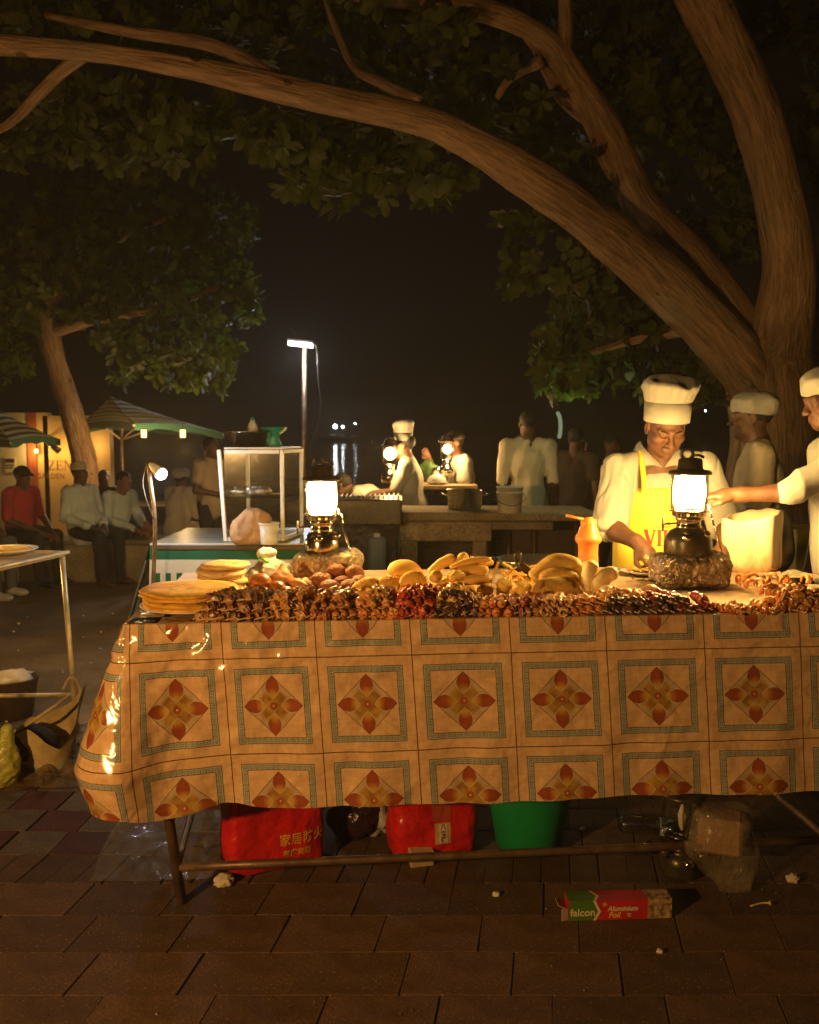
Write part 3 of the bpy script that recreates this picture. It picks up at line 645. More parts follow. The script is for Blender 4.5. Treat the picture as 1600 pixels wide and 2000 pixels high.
obj('lettering', (onwall(V, p0, k) - bw, F), MT['dark_print'], rest, False)
V, F = text_geo('GARDEN', 1., .01, 0., 1.1); k = 15 / ppm(Yw); p0 = at(99, 930.5, Yw)
obj('lettering', (onwall(V * np.array([.86, 1, 1]), p0, k) - bw, F), MT['dark_print'], rest, False)
nb = at(20, 908, Yw - .07); nt_ = thing('notice_board', 'small pale notice with a black heading on the plaster wall', 'sign', nb)
obj('board', G().bbox((0, 0, 0), (.20, .02, .27), .004), MT['plaster'], nt_, False)
g = G().box((0, -.013, .075), (.155, .006, .07))
for j, z in enumerate((-.005, -.05)):
    for i, (a, w_) in enumerate(((-.065, .035), (-.012, .05), (.045, .045)) if j == 0 else ((-.05, .04), (.02, .06))): g.box((a, -.013, z), (w_, .006, .022))
obj('printed_lines', g, MT['cap_black'], nt_, False)
def bulb(name, label, px, py, Y, r, col, s, P, cat='lamp', group=None):
    c = at(px, py, Y); t = thing(name, label, cat, c, 0, group)
    obj('bulb', G().ell((0, 0, 0), (r, r, r * 1.15), 14), emit(name + '_glow', col, s), t)
    obj('holder', G().lathe([(r * .5, r * .9), (r * .55, r * 1.5), (r * .3, r * 1.9), (.004, r * 1.95)], 12), MT['blackmetal'], t)
    if P: l = lamp(name + '_light', c + np.array([0, -.12, 0]), P, col, .04)
    return t
bulb('wall_lamp', 'small round yellow bulb on the corner post of the restaurant', 71, 881, Yw - .14, .034, (1, .62, .16), 9, 12)
c = at(108, 876, Yw - .3); sp = thing('sign_spotlight', 'small black spotlight aimed at the painted lettering', 'lamp', c)
obj('housing', G().tube([(-.16, .05, .10), (-.02, .0, .02), (.05, .05, -.05)], [.03, .05, .06], 12), MT['blackmetal'], sp); obj('arm', G().tube([(-.16, .05, .1), (-.3, .3, .16)], .015, 6), MT['blackmetal'], sp)
lamp('sign_spotlight_glow', at(116, 884, Yw - .25), 7.5, (1, .58, .12), .04)
lamp('hidden_wall_lamp_glow', at(178, 873, Yw - .25), 5, (1, .62, .2), .04)
bulb('wall_lamp', 'small amber bulb on the wall just past the slanting trunk', 177, 876, Yw - .16, .04, (1, .55, .14), 3.5, 0)
def canopy_mat():
    m = M('striped_canopy_cloth'); u, v = uvs(m); nz = m.noise(3., 4.)
    m.set(base=m.mix((v * 6.5 + nz * .25).fract() > .5, (.66, .63, .52), (.012, .075, .045)), rough=.85)
    t = m.n('ShaderNodeBsdfTranslucent'); t.inputs[0].default_value = (.3, .26, .17, 1); x = m.n('ShaderNodeMixShader'); x.inputs[0].default_value = .2
    m.nt.links.new(m.b.outputs[0], x.inputs[1]); m.nt.links.new(t.outputs[0], x.inputs[2]); m.nt.links.new(x.outputs[0], m.out.inputs[0]); return m.m
MT['canopy'] = canopy_mat()
def umbrella(label, apex, corners, pole, seed=0):
    A = at(*apex); Cn = [at(*c) for c in corners]; b = np.array([at(*pole)[0], pole[2], gz(pole[2])])
    t = thing('striped_umbrella', label, 'umbrella', b, 0, 'striped garden umbrellas')
    g = G(); UV = []
    for i in range(len(Cn)):
        p, q = Cn[i], Cn[(i + 1) % len(Cn)]; S = np.zeros((9, 9, 3))
        for a in range(9):
            for c in range(9):
                v, u = a / 8, c / 8; e = p * (1 - u) + q * u; e = e + np.array([0, 0, .06 * sin(pi * u)]); S[a, c] = A * (1 - v) + e * v - np.array([0, 0, .12 * v * (1 - v)]); UV.append((u, v))
        g.sheet(S - b)
        S2 = np.zeros((2, 9, 3))
        for c in range(9): S2[0, c] = S[8, c] - b; S2[1, c] = S[8, c] - b - np.array([0, 0, .10 + .02 * sin(c * 2.)]); 
        UV += [(0, 1.)] * 9 + [(0, 1.02)] * 9; g.sheet(S2)
    obj('canopy', g, MT['canopy'], t, True, uv=np.array(UV), sharp=30)
    g = G().tube([(0, 0, 0), (0, 0, A[2] - b[2] - .05)], .024, 8); obj('pole', g, MT['darkwood'] if seed else MT['rust'], t)
    for c in Cn: obj('rib', G().tube([A - b - np.array([0, 0, .06]), c - b - np.array([0, 0, .03])], .016, 6), MT['board'], t)
    for i in range(len(Cn)):
        m1 = (Cn[i] * .55 + A * .45) - b - np.array([0, 0, .08]); obj('strut', G().tube([(0, 0, A[2] - b[2] - .72), m1], .014, 6), MT['board'], t)
    return t
umbrella('green and white striped umbrella with two lit lanterns hanging from its rim', (216, 774, 14.9), [(150, 832, 14.7), (262, 827, 13.7), (437, 846, 14.6), (330, 838, 16.2)], (239, 900, 14.9))
umbrella('green and white striped umbrella over the plaster wall', (-30, 786, 14.6), [(-170, 850, 14.4), (20, 862, 13.4), (118, 858, 14.4), (-20, 850, 15.6)], (-12, 900, 14.6), 1)
for i, (px, lab) in enumerate(((281, 'glowing amber lantern under the umbrella rim, beside its pole'), (357, 'glowing amber lantern under the umbrella rim, the one farther from the pole'))):
    c = at(px, 847, 13.5); t = thing('hanging_lantern', lab, 'lantern', c, .3, 'lanterns hung from the umbrella')
    obj('glass', G().box((0, 0, 0), (.085, .085, .12)), emit('amber_lantern_glow', (1, .62, .18), 5), t, False)
    g = G()
    for sx in (-1, 1):
        for sy in (-1, 1): g.box((sx * .042, sy * .042, 0), (.008, .008, .12))
    g.box((0, 0, .063), (.1, .1, .012)).box((0, 0, -.063), (.1, .1, .012)); obj('frame', g, MT['rust'], t, False)
    obj('hook', G().tube([(0, 0, .07), (0, 0, .13), (.02, 0, .15)], .005, 6), MT['rust'], t)
    lamp('hanging_lantern_light', c + np.array([0, 0, -.22]), 60, (1, .62, .24), .05)
# low wall they sit on
b = np.array([at(200, 1000, 10.55)[0], 10.45, gz(10.55)])
lw = thing('low_wall', 'low rough stone wall that three men sit on', 'wall', b)
V, F = G().bbox((-.6, .1, .225), (4.3, .5, .45), .02).get(); obj('masonry', (V, F), MT['bench'], lw, False); obj('coping', G().bbox((-.6, .1, .475), (4.4, .56, .05), .012), MT['concrete'], lw, False)
# garden table and chairs behind, dark
b = np.array([at(290, 1000, 15.)[0], 15., gz(15.)]); t = thing('garden_table', 'dark wooden garden table with glasses under the striped umbrella', 'table', b)
obj('tabletop', G().bbox((0, 0, .74), (1.0, .8, .04), .008), MT['darkwood'], t, False)
for sx in (-1, 1):
    for sy in (-1, 1): obj('leg', G().bbox((sx * .44, sy * .34, .36), (.06, .06, .72), .006), MT['darkwood'], t, False)
for i, (dx, lab) in enumerate(((-.25, 'clear drinking glass on the garden table near the blue shirted man'), (.12, 'clear drinking glass in the middle of the garden table'))):
    g = thing('drinking_glass', lab, 'glass', b + np.array([dx, -.2, .76]), 0, 'glasses on the garden table'); obj('tumbler', G().lathe([(.03, 0), (.036, .13)], 14), MT['bottle'], g); obj('drink', G().lathe([(.001, .004), (.028, .004), (.031, .07), (.001, .07)], 14), MT['omg'] if 'omg' in MT else MT['orange'], g)
# ------------------------------------------------------------------ floodlight on its post, boats
b = np.array([at(597, 900, 16.)[0], 16., gz(16.)]); H = at(590, 674, 16.)[2] - b[2]
t = thing('floodlight_post', 'slim pole with a bright white LED floodlight and a dangling cable', 'street lamp', b)
obj('pole', G().tube([(0, 0, 0), (-.02, 0, H * .5), (.0, 0, H - .03)], [.05, .045, .038], 10), MT['rust'], t)
h = obj('lamp_head', G().bbox((-.06, -.05, H + .06), (.46, .22, .05), .01, ry(R(6))), MT['steel'], t, False)
obj('lens', G().box((-.06, -.055, H + .005), (.42, .20, .055), ry(R(6))), emit('cool_flood_glow', (.86, .9, 1.), 14), t, False)
obj('cable', G().tube(smooth_path([(.18, 0, H + .03), (.22, -.02, H - .1), (.24, -.02, H - .6), (.27, 0, H - 1.2), (.05, 0, H - 1.9)], 5), .008, 6), MT['blackmetal'], t)
obj('bracket', G().tube([(-.28, 0, H + .34), (-.1, 0, H + .1)], .008, 6), MT['steel'], t)
lamp('floodlight_glow', at(588, 690, 15.9) + np.array([0, -.15, -.1]), 95, (.88, .92, 1.), .15)
for i, (px, py, Y, s_, lab) in enumerate(((655, 833, 280, .55, 'boat with the brightest white light on the dark sea'), (670, 834, 290, .35, 'boat with a dim pair of lights, right beside the bright one'), (694, 827, 300, .22, 'faintest lit boat out on the sea'), (1378, 802, 310, .2, 'tiny lit boat seen past the chef'))):
    c = at(px, py, Y); t = thing('boat', lab, 'boat', (c[0], Y, -1.5), .4, 'boats anchored offshore')
    S = np.zeros((7, 5, 3))
    for a in range(7):
        for k in range(5): u = a / 6; wv = sin(pi * min(1, .15 + u * .85)) * 1.6; S[a, k] = ((u - .5) * 11, (k / 2 - 1) * wv, -.4 + 1.8 * abs(k / 2 - 1) ** 1.5)
    obj('hull', G().sheet(S), MT['cap_black'], t); obj('cabin', G().bbox((-1.2, 0, 1.6), (3, 1.8, 1.6), .1), MT['steel'], t, False)
    obj('mast', G().tube([(0, 0, 1), (0, 0, c[2] + 1.5)], .06, 6), MT['steel'], t); obj('lamp', G().ell((0, 0, c[2] + 1.5), (s_,) * 3, 12), emit('boat_light', (.88, .95, 1.), 80), t)
# ------------------------------------------------------------------ table with stripes and its display cabinet
def drape_sheet(x0, x1, y, z0, z1, n=40, m=14, amp=.012, flare=.06, seed=0):
    S = np.zeros((m, n, 3))
    for i in range(m):
        for j in range(n):
            u, v = j / (n - 1), i / (m - 1); S[i, j] = (x0 + (x1 - x0) * u, y - flare * v - amp * v * sin(u * 19 + seed) - amp * .6 * v * sin(u * 43 + 2 * seed), z0 + (z1 - z0) * v)
    return S
Ys = 5.15; zs = .86; xa, xb = at(300, 1000, Ys)[0], at(612, 1000, Ys)[0]
b = np.array([(xa + xb) / 2, Ys + .4, 0.]); st2 = thing('striped_stall_table', 'stall table draped in green and white striped oilcloth under the glass cabinet', 'table', b)
stripe_v = stripes('green_white_stripes', (.60, .57, .48), (.015, .16, .075), 1., 0, .35); stripe_h = stripes('green_white_bands', (.60, .57, .48), (.012, .17, .08), 1., 1, .3)
w2 = (xb - xa) / 2
obj('tabletop', G().bbox((0, 0, zs - .02), (2 * w2, .86, .03), .006), MT['darkwood'], st2, False)
for sx in (-1, 1):
    for sy in (-1, 1): obj('leg', G().tube([(sx * (w2 - .06), sy * .36, 0), (sx * (w2 - .06), sy * .36, zs - .03)], .018, 8), MT['rust'], st2)
S = drape_sheet(-w2 - .02, w2 + .02, -.42, zs + .004, zs - .42, 50, 16, .012, .05, 1); 
# top edge band green, then white band, then upright stripes: bands follow the cloth's own weave
uvv = []
for i in range(16):
    for j in range(50): uvv.append((j / 49 * 15.6, i / 15))
mcl = M('striped_oilcloth'); u, v = uvs(mcl); nz = mcl.noise(9., 3.)
cg = mcl.mix(nz, (.004, .065, .03), (.008, .10, .05)); cw = mcl.mix(nz, (.42, .40, .33), (.54, .52, .44))
cc = mcl.mix(u.fract() > .5, cw, cg); cc = mcl.mix(v < .40, cc, cw); cc = mcl.mix(v < .22, cc, cg); cc = mcl.mix(v < .025, cc, cw); mcl.set(base=cc, rough=.62, spec=.2); mcl.bump(mcl.noise(7., 3.), .25, .02)
obj('cloth', G().sheet(S, flip=True), mcl.m, st2, True, uv=np.array(uvv))
S = np.zeros((16, 22, 3)); uvv = []
for i in range(16):
    for j in range(22):
        u_, v_ = j / 21, i / 15; S[i, j] = (-w2 - .02 - .13 * v_ * (1 - .5 * u_) - .02 * v_ * sin(u_ * 14), -.42 - .05 * v_ + u_ * .86, zs + .004 - .46 * v_); uvv.append((j / 21 * 7, v_))
obj('cloth', G().sheet(S), mcl.m, st2, True, uv=np.array(uvv))
S = np.array([[[x, y, zs + .003] for x in np.linspace(-w2 - .02, w2 + .02, 8)] for y in np.linspace(-.42, .44, 8)])
uvv = [(i / 7 * 15.6, .7 + .3 * j / 7) for j in range(8) for i in range(8)]
mt_ = stripes('top_stripes', (.55, .55, .5), (.02, .05, .06), 14., 1, .35); obj('cloth', G().sheet(S), mt_, st2, True, uv=np.array([(i / 7, j / 7) for j in range(8) for i in range(8)]))
# cabinet
Yc = 5.22; cl, cr_ = at(441, 1048, Yc), at(548, 1048, Yc); x0 = cl[0]; zt = at(430, 878, Yc)[2] - zs - .006
cab = thing('display_cabinet', 'glass food cabinet with white aluminium frame standing on the striped table', 'display cabinet', (x0, Yc, zs + .006))
cw_, cdp = .335, .40; rot_ = R(-4)
def post(p, q, nm='frame_post', th=.022): 
    p, q = np.array(p), np.array(q); d = q - p; L = np.linalg.norm(d); obj(nm, G().bbox((p + q) / 2, (th, th, L), .003, zto(d)), MT['white_alu'], cab, False)
cx1 = at(590, 1048, Yc + cdp)[0] - x0
Pn = [(0, 0), (cw_, 0), (cx1, cdp), (cx1 - cw_, cdp)]
for (x, y) in Pn: post((x, y, 0.), (x - (.03 if x == 0 else 0.), y, zt))
for z in (.012, zt - .012):
    for i in range(4):
        (xa_, ya_), (xb_, yb_) = Pn[i], Pn[(i + 1) % 4]; dx = .015; post((xa_ * .96 + xb_ * .04, ya_ * .96 + yb_ * .04, z), (xa_ * .04 + xb_ * .96, ya_ * .04 + yb_ * .96, z), 'frame_rail', .024)
for i in range(4):
    (xa_, ya_), (xb_, yb_) = Pn[i], Pn[(i + 1) % 4]; g = G(); g.add([(xa_, ya_, .02), (xb_, yb_, .02), (xb_, yb_, zt - .02), (xa_, ya_, zt - .02)], [(0, 1, 2, 3)]); obj('glass_pane', g, MT['dusty'], cab, False)
for z, nm in ((.0, 'floor_panel'), (zt * .47, 'shelf'), (zt + .004, 'roof_panel')):
    g = G(); g.add([(x, y, z) for x, y in Pn] + [(x, y, z + .008) for x, y in Pn], [(3, 2, 1, 0), (4, 5, 6, 7), (0, 1, 5, 4), (1, 2, 6, 5), (2, 3, 7, 6), (3, 0, 4, 7)]); obj(nm, g, MT['white_alu'] if nm != 'shelf' else MT['clear'], cab, False)
for i, (dx, dy, lab) in enumerate(((.055, .09, 'crumpled foil parcel at the left end of the cabinet shelf'), (.125, .12, 'crumpled foil parcel in the middle of the cabinet shelf'), (.20, .10, 'crumpled foil parcel nearest the bamboo stick on the cabinet shelf'))):
    p = np.array([x0 + dx, Yc + dy, zs + .006 + zt * .47 + .012]); V, F = lump((.055, .05, .032), .3, 3.2, 50 + i, 3); V[:, 2] = np.maximum(V[:, 2], -.022) + .022
    tag(obj('foil_parcel', (V, F), MT['foil'], None, loc=p), lab, 'foil parcel', 'foil parcels on the cabinet shelf')
p = np.array([x0 + .27, Yc + .09, zs + .006 + zt * .47 + .014]); tag(obj('skewer_stick', G().tube([(-.05, 0, .01), (.05, .02, .004)], .005, 6), MT['stick'], None, loc=p), 'bare bamboo stick beside the foil parcels in the cabinet', 'stick')
# things on the roof of the cabinet
ztop = zs + .006 + zt + .013; p = np.array([at(487, 868, Yc + .16)[0], Yc + .17, ztop])
bowl = thing('steel_bowl', 'wide shiny steel bowl on top of the glass cabinet', 'bowl', p); obj('bowl_wall', G().lathe([(.001, .002), (.09, .002), (.115, .03), (.135, .085), (.142, .088), (.142, .092), (.13, .088), (.11, .034), (.088, .01), (.001, .009)], 40), MT['chrome'], bowl)
p = np.array([at(494, 868, Yc + .17)[0], Yc + .17, ztop + .011]); bt = thing('water_bottle', 'small clear water bottle with blue cap standing in the steel bowl', 'bottle', p)
obj('bottle_body', G().lathe([(.001, 0), (.027, .001), (.031, .012), (.029, .05), (.031, .055), (.031, .1), (.029, .112), (.022, .128), (.012, .143), (.012, .15)], 20), mat('frosted_bottle', (.5, .5, .55), .25, 0, .2, 30), bt); obj('bottle_cap', G().lathe([(.014, .146), (.014, .164), (.001, .165)], 14), MT['teal'], bt)
p = np.array([at(532, 868, Yc + .19)[0], Yc + .22, ztop]); jg = thing('teal_funnel', 'teal plastic funnel jug with pale handle on the cabinet top', 'jug', p)
obj('jug_body', G().lathe([(.001, .001), (.05, .001), (.052, .008), (.034, .05), (.04, .07), (.068, .11), (.073, .118), (.066, .115), (.03, .06), (.001, .055)], 24, mod=lambda t, a: 1 + .06 * np.cos(a * 3)), MT['teal'], jg); obj('handle', G().tube([(.045, -.03, .08), (.075, -.035, .10), (.085, -.04, .118)], .008, 8), MT['white_plastic'], jg)
# paper bag and tub in front of it
p = np.array([at(489, 1048, Yc - .09)[0], Yc - .10, zs + .005]); s_ = SDF().ell((0, 0, .085), (.105, .055, .09), k=.04).ell((-.045, 0, .06), (.065, .05, .06), k=.04).ell((.04, -.005, .155), (.07, .045, .045), ry(R(20)), k=.04).ell((.085, -.01, .14), (.035, .035, .03), k=.03).ell((0, 0, .03), (.09, .05, .035), k=.03)
V, F = s_.mesh(.007); V, F = disp(V, F, lambda P: .006 * (1 - 2 * np.abs(fbm(P, 16., 3, 3)))); V[:, 2] = np.maximum(V[:, 2], 0); tag(obj('paper_bag', (V, F), MT['paperbag'], None, loc=p), 'crumpled brown paper bag leaning over beside a white tub', 'paper bag')
p = np.array([at(526, 1048, Yc - .12)[0], Yc - .13, zs + .005]); tub = thing('white_tub', 'plain white plastic tub beside the brown paper bag', 'tub', p)
obj('tub_body', G().lathe([(.001, 0), (.046, 0), (.048, .004), (.056, .118), (.052, .118), (.045, .01), (.001, .008)], 28), MT['white_plastic'], tub); obj('rim', G().lathe([(.056, .112), (.0605, .113), (.0605, .124), (.053, .124)], 28), MT['white_plastic'], tub)
# clamp lamp on its crooked pole
pb = at(298, 1195, 4.95); pb[2] = 0; tp = at(289, 903, 4.95); t = thing('clamp_lamp', 'white LED bulb in a cone holder bent down from a rough pole', 'lamp', pb)
P = smooth_path([(0, 0, 0), (.0, 0, .5), tp - pb + np.array([.03, 0, -.35]), tp - pb + np.array([.012, 0, -.12]), tp - pb], 5); obj('pole', G().tube(P, .012, 8), MT['rust'], t)
d = at(318, 926, 4.93) - at(291, 902, 4.95); d /= np.linalg.norm(d); e = tp - pb
obj('holder', G().lathe([(.006, 0), (.014, .005), (.02, .02), (.032, .075), (.031, .08)], 18, c=e + d * .01, Rm=zto(d)), MT['white_plastic'], t)
obj('bulb', G().lathe([(.031, .08), (.034, .088), (.033, .1), (.024, .113), (.012, .12), (.001, .122)], 18, c=e + d * .01, Rm=zto(d)), emit('cool_bulb_glow', (.9, .93, 1.), 16), t)
obj('cable', G().tube(smooth_path([e + np.array([0, -.01, .01]), e + np.array([-.025, -.02, -.1]), e + np.array([-.01, -.02, -.2]), e + np.array([.03, -.015, -.32])], 6), .004, 6), MT['blackmetal'], t)
lamp('clamp_lamp_light', e + pb + d * .19, 9, (.85, .92, 1.), .03)
# ------------------------------------------------------------------ counters and pots behind
def lantern_far(label, px, py, Y, r, P):
    c = at(px, py, Y); t = thing('pressure_lantern', label, 'lantern', c, 0, 'pressure lanterns on the far stalls')
    obj('mantle', G().ell((0, 0, 0), (r, r, r * 1.05), 16), emit('far_mantle', (1., .62, .22), 45), t)
    obj('tank', G().lathe([(.001, -.27), (.08, -.27), (.085, -.2), (.06, -.17), (.04, -.14), (.05, -.10), (.001, -.10)], 18), MT['chrome'], t); obj('hood', G().lathe([(.085, .075), (.06, .09), (.05, .13), (.001, .15)], 18), MT['blackmetal'], t)
    for k in range(4): a = k * pi / 2 + .5; obj('cage_wire', G().tube([(.07 * cos(a), .07 * sin(a), -.1), (.07 * cos(a), .07 * sin(a), .08)], .003, 5), MT['blackmetal'], t)
    if P: lamp('far_lantern_light', c + np.array([0, -.14, 0]), P, WARM, .04); lamp('far_lantern_light', c + np.array([0, .14, 0]), P, WARM, .04)
    return t
lantern_far('blazing lantern held before the cook in the tall hat', 762, 886, 8.4, .055, 24)
lantern_far('blazing lantern in front of the cook in the dark cap', 874, 877, 8.8, .043, 21)
Yk = 7.2; ka, kb = at(775, 1000, Yk), at(1165, 1000, Yk); zk = ka[2]; g0 = gz(Yk); b = np.array([(ka[0] + kb[0]) / 2, Yk + .3, g0]); hh = zk - g0
kc = thing('concrete_counter', 'rough concrete serving counter with a dark opening underneath', 'counter', b); wk = (kb[0] - ka[0]) / 2
obj('slab', G().bbox((0, 0, hh - .035), (2 * wk, .7, .07), .012), MT['concrete'], kc, False)
for nm, xa_, xb_, za_, zb_ in (('front_beam', 775, 960, 1018, 1056), ('pillar', 779, 816, 1056, 1190), ('pillar', 922, 950, 1056, 1190), ('front_beam', 960, 1080, 1018, 1034)):
    p, q = at(xa_, zb_, Yk), at(xb_, za_, Yk); g = G().bbox(((p[0] + q[0]) / 2 - b[0], -.29, (max(p[2], g0) + q[2]) / 2 - g0 - .001), (q[0] - p[0] - .002, .10, q[2] - max(p[2], g0) - .001), .008); obj(nm, g, MT['concrete'], kc, False)
obj('shade_panel', G().bbox((0, .30, hh * .5 - .04), (2 * wk - .1, .05, hh - .08), .006), MT['darkwood'], kc, False)  # dark sheet added so the opening under the slab reads as shade
for px in (968, 1008, 1062, 1150): p = at(px, 1100, Yk); obj('post', G().tube([(p[0] - b[0], .25, 0), (p[0] - b[0], .25, hh - .07)], .022, 8), MT['rust'], kc)
p = at(870, 1110, Yk + .3); V, F = SDF().ell((0, 0, .2), (.24, .18, .22), k=.05).ell((.1, -.05, .12), (.16, .14, .14), k=.05).mesh(.02); V, F = disp(V, F, lambda P: .02 * (1 - 2 * np.abs(fbm(P, 7., 5, 3)))); V[:, 2] = np.maximum(V[:, 2], 0)
tag(obj('cloth_bundle', (V, F), MT['purple'], None, loc=(p[0], Yk + .3, g0 + .1)), 'dark purple bundle stuffed in the opening under the concrete counter', 'bundle')
# dark cloth-covered counter at its side
b = np.array([at(715, 1000, 7.0)[0], 7.2, gz(7.)]); t = thing('charcoal_grill', 'long black charcoal grill on legs left of the concrete counter', 'grill', b)
hz = at(700, 975, 7.)[2] - b[2]; obj('grill_box', G().bbox((0, 0, hz - .1), (.56, .5, .2), .01), MT['blackmetal'], t, False)
obj('skirt_panel', G().bbox((0, .16, (hz - .2) / 2), (.54, .03, hz - .21), .004), MT['black_plastic'], t, False)  # black stall skirt, added at the back to darken the view underneath
for i in range(14): obj('grate_bar', G().tube([(-.25 + i * .0385, -.23, hz + .012), (-.25 + i * .0385, .23, hz + .012)], .006, 6), MT['steel'], t)
for sx in (-1, 1):
    for sy in (-1, 1): obj('leg', G().tube([(sx * .25, sy * .2, 0), (sx * .25, sy * .2, hz - .2)], .018, 8), MT['blackmetal'], t)
c = at(735, 1055, 6.6); V, F = G().bbox((0, 0, .22), (.13, .1, .44), .02).get(); t = thing('water_canister', 'pale blue plastic canister standing under the black grill', 'canister', (c[0], 6.75, gz(6.75) + .35)); obj('canister_body', (V, F), mat('blue_canister_plastic', (.16, .22, .30), .4), t, False); obj('canister_cap', G().lathe([(.025, .44), (.025, .465), (.001, .467)], 14), MT['white_plastic'], t)
tag(obj('canister_shelf', G().bbox((c[0], 6.8, gz(6.8) + .17), (.5, .4, .34), .01), MT['darkwood'], None, False), 'dark wooden crate under the pale blue canister', 'crate')
p = np.array([at(908, 1000, 7.45)[0], 7.45, zk]); pot = thing('cooking_pot', 'large shiny steel cooking pot on the concrete counter', 'pot', p)
rp = 34 / ppm(7.45); hp = 38 / ppm(7.45); obj('pot_wall', G().lathe([(.001, .002), (rp * .92, .002), (rp * .97, .012), (rp, hp), (rp * 1.04, hp + .004), (rp * .97, hp), (rp * .9, .02), (.001, .015)], 40), mat('brushed_pot_steel', (.6, .55, .45), .28, 1., .2, 10), pot)
for s_ in (-1, 1): obj('handle', G().tube(smooth_path([(s_ * rp, -.04, hp * .75), (s_ * (rp + .04), -.03, hp * .8), (s_ * (rp + .04), .03, hp * .8), (s_ * rp, .04, hp * .75)], 4), .006, 6), MT['chrome'], pot)
p = np.array([at(998, 1008, 7.05)[0], 7.12, zk]); bk = thing('white_bucket', 'cloudy white plastic bucket half full of water on the counter edge', 'bucket', p); rb = 26 / ppm(7.1); hb = 50 / ppm(7.1)
obj('bucket_wall', G().lathe([(.001, 0), (rp * .6, 0), (rb * .86, .003), (rb, hb), (rb * 1.05, hb), (rb * 1.05, hb + .008), (rb * .96, hb), (rb * .82, .008), (.001, .006)], 30), mat('cloudy_bucket_plastic', (.60, .57, .48), .45), bk); obj('rim_band', G().lathe([(rb * .985, hb * .80), (rb * 1.03, hb * .80), (rb * 1.03, hb * .84), (rb * .99, hb * .84)], 30), MT['white_plastic'], bk)
obj('handle', G().tube(smooth_path([(-rb, -.02, hb * .8), (-rb * 1.02, -rb * .5, hb * .5), (0, -rb * 1.05, hb * .32), (rb * 1.02, -rb * .5, hb * .5), (rb, -.02, hb * .8)], 5), .003, 6), MT['steel'], bk)
# cook's board with covered plate by the capped man
Yp = 8.75; p = at(870, 955, Yp); b = np.array([p[0], Yp, gz(Yp)]); t = thing('cook_table', 'cook\'s small wooden table in the dark before the capped man', 'table', b); zz = at(870, 945, Yp)[2] - b[2]
obj('tabletop', G().bbox((0, 0, zz - .02), (.6, .5, .04), .006), MT['board'], t, False)
for sx in (-1, 1):
    for sy in (-1, 1): obj('leg', G().bbox((sx * .26, sy * .2, (zz - .04) / 2), (.05, .05, zz - .04), .005), MT['darkwood'], t, False)
p = np.array([at(853, 940, Yp - .1)[0], Yp - .1, b[2] + zz]); t = thing('covered_dish', 'white dome covered dish on the cook\'s table', 'dish', p); obj('dish', G().lathe([(.001, .002), (.06, .002), (.11, .02), (.112, .024), (.06, .012), (.001, .01)], 24), MT['plate'], t); obj('dome_lid', G().lathe([(.098, .022), (.09, .055), (.06, .085), (.02, .1), (.018, .115), (.001, .12)], 24), MT['plate'], t)
p = np.array([at(855, 916, Yp + .1)[0], Yp + .12, b[2] + zz]); t = thing('spice_jar', 'squat glass jar behind the covered dish', 'jar', p); obj('jar_glass', G().lathe([(.001, 0), (.05, 0), (.052, .1), (.04, .12), (.04, .13)], 20), MT['white_plastic'], t); obj('jar_lid', G().lathe([(.045, .13), (.045, .155), (.001, .156)], 20), MT['chrome'], t)
p = np.array([at(838, 935, Yp + .2)[0], Yp + .2, b[2] + zz]); V, F = lump((.09, .07, .12), .25, 4., 3, 3); V[:, 2] = np.maximum(V[:, 2] + .11, 0); tag(obj('herb_bundle', (V, F), mat('herb_green', (.05, .12, .03), .7, 0, .5, 20), None, loc=p), 'bunch of green herbs on the cook\'s table', 'herbs')
p = np.array([at(925, 925, Yp + .2)[0], Yp + .5, gz(Yp)]); 
# shelf with bottles, hanging tube light in the dark middle distance
Yd = 11.; b = np.array([at(1120, 1000, Yd)[0], Yd, gz(Yd)]); t = thing('drinks_stand', 'dark drinks stand in the gloom behind the robed man', 'stand', b); zz = at(1110, 897, Yd)[2] - b[2]
obj('stand_top', G().bbox((0, 0, zz - .02), (.5, .3, .04), .006), MT['darkwood'], t, False); obj('stand_front', G().box((0, 0, (zz - .04) / 2), (.46, .24, zz - .04)), MT['darkwood'], t, False)
for i, (px, lab) in enumerate(((1088, 'red capped sauce bottle on the drinks stand, nearest the robed man'), (1145, 'red sauce bottle on the drinks stand, nearest the red shirted person'))):
    p = np.array([at(px, 897, Yd - .05)[0], Yd - .05, b[2] + zz]); q = thing('sauce_bottle', lab, 'bottle', p, 0, 'sauce bottles on the drinks stand'); obj('bottle_body', G().lathe([(.001, 0), (.034, 0), (.036, .07), (.03, .10), (.014, .13), (.012, .16)], 16), mat('red_sauce', (.7, .09, .03), .3), q); obj('bottle_cap', G().lathe([(.014, .16), (.010, .20), (.001, .205)], 12), MT['white_plastic'], q)
c = at(1093, 832, 10.2); t = thing('tube_lamp', 'curved greenish white tube lamp hanging by the leaves', 'lamp', c); obj('tube', G().tube(smooth_path([(-.03, 0, .16), (.0, 0, .1), (.012, 0, 0), (.005, 0, -.1), (-.01, 0, -.14)], 4), [.012] + [.022] * 15 + [.008], 10), emit('green_white_glow', (.62, .8, .45), .3), t)
obj('cable', G().tube([(-.03, 0, .16), (-.05, 0, .7), (-.02, 0, 1.6)], .005, 5), MT['blackmetal'], t); lamp('tube_lamp_light', at(1108, 812, 7.0), 5, (.75, 1., .5), .03)
b_ = np.array([at(1575, 1045, 6.0)[0], 6.0, gz(6.)])
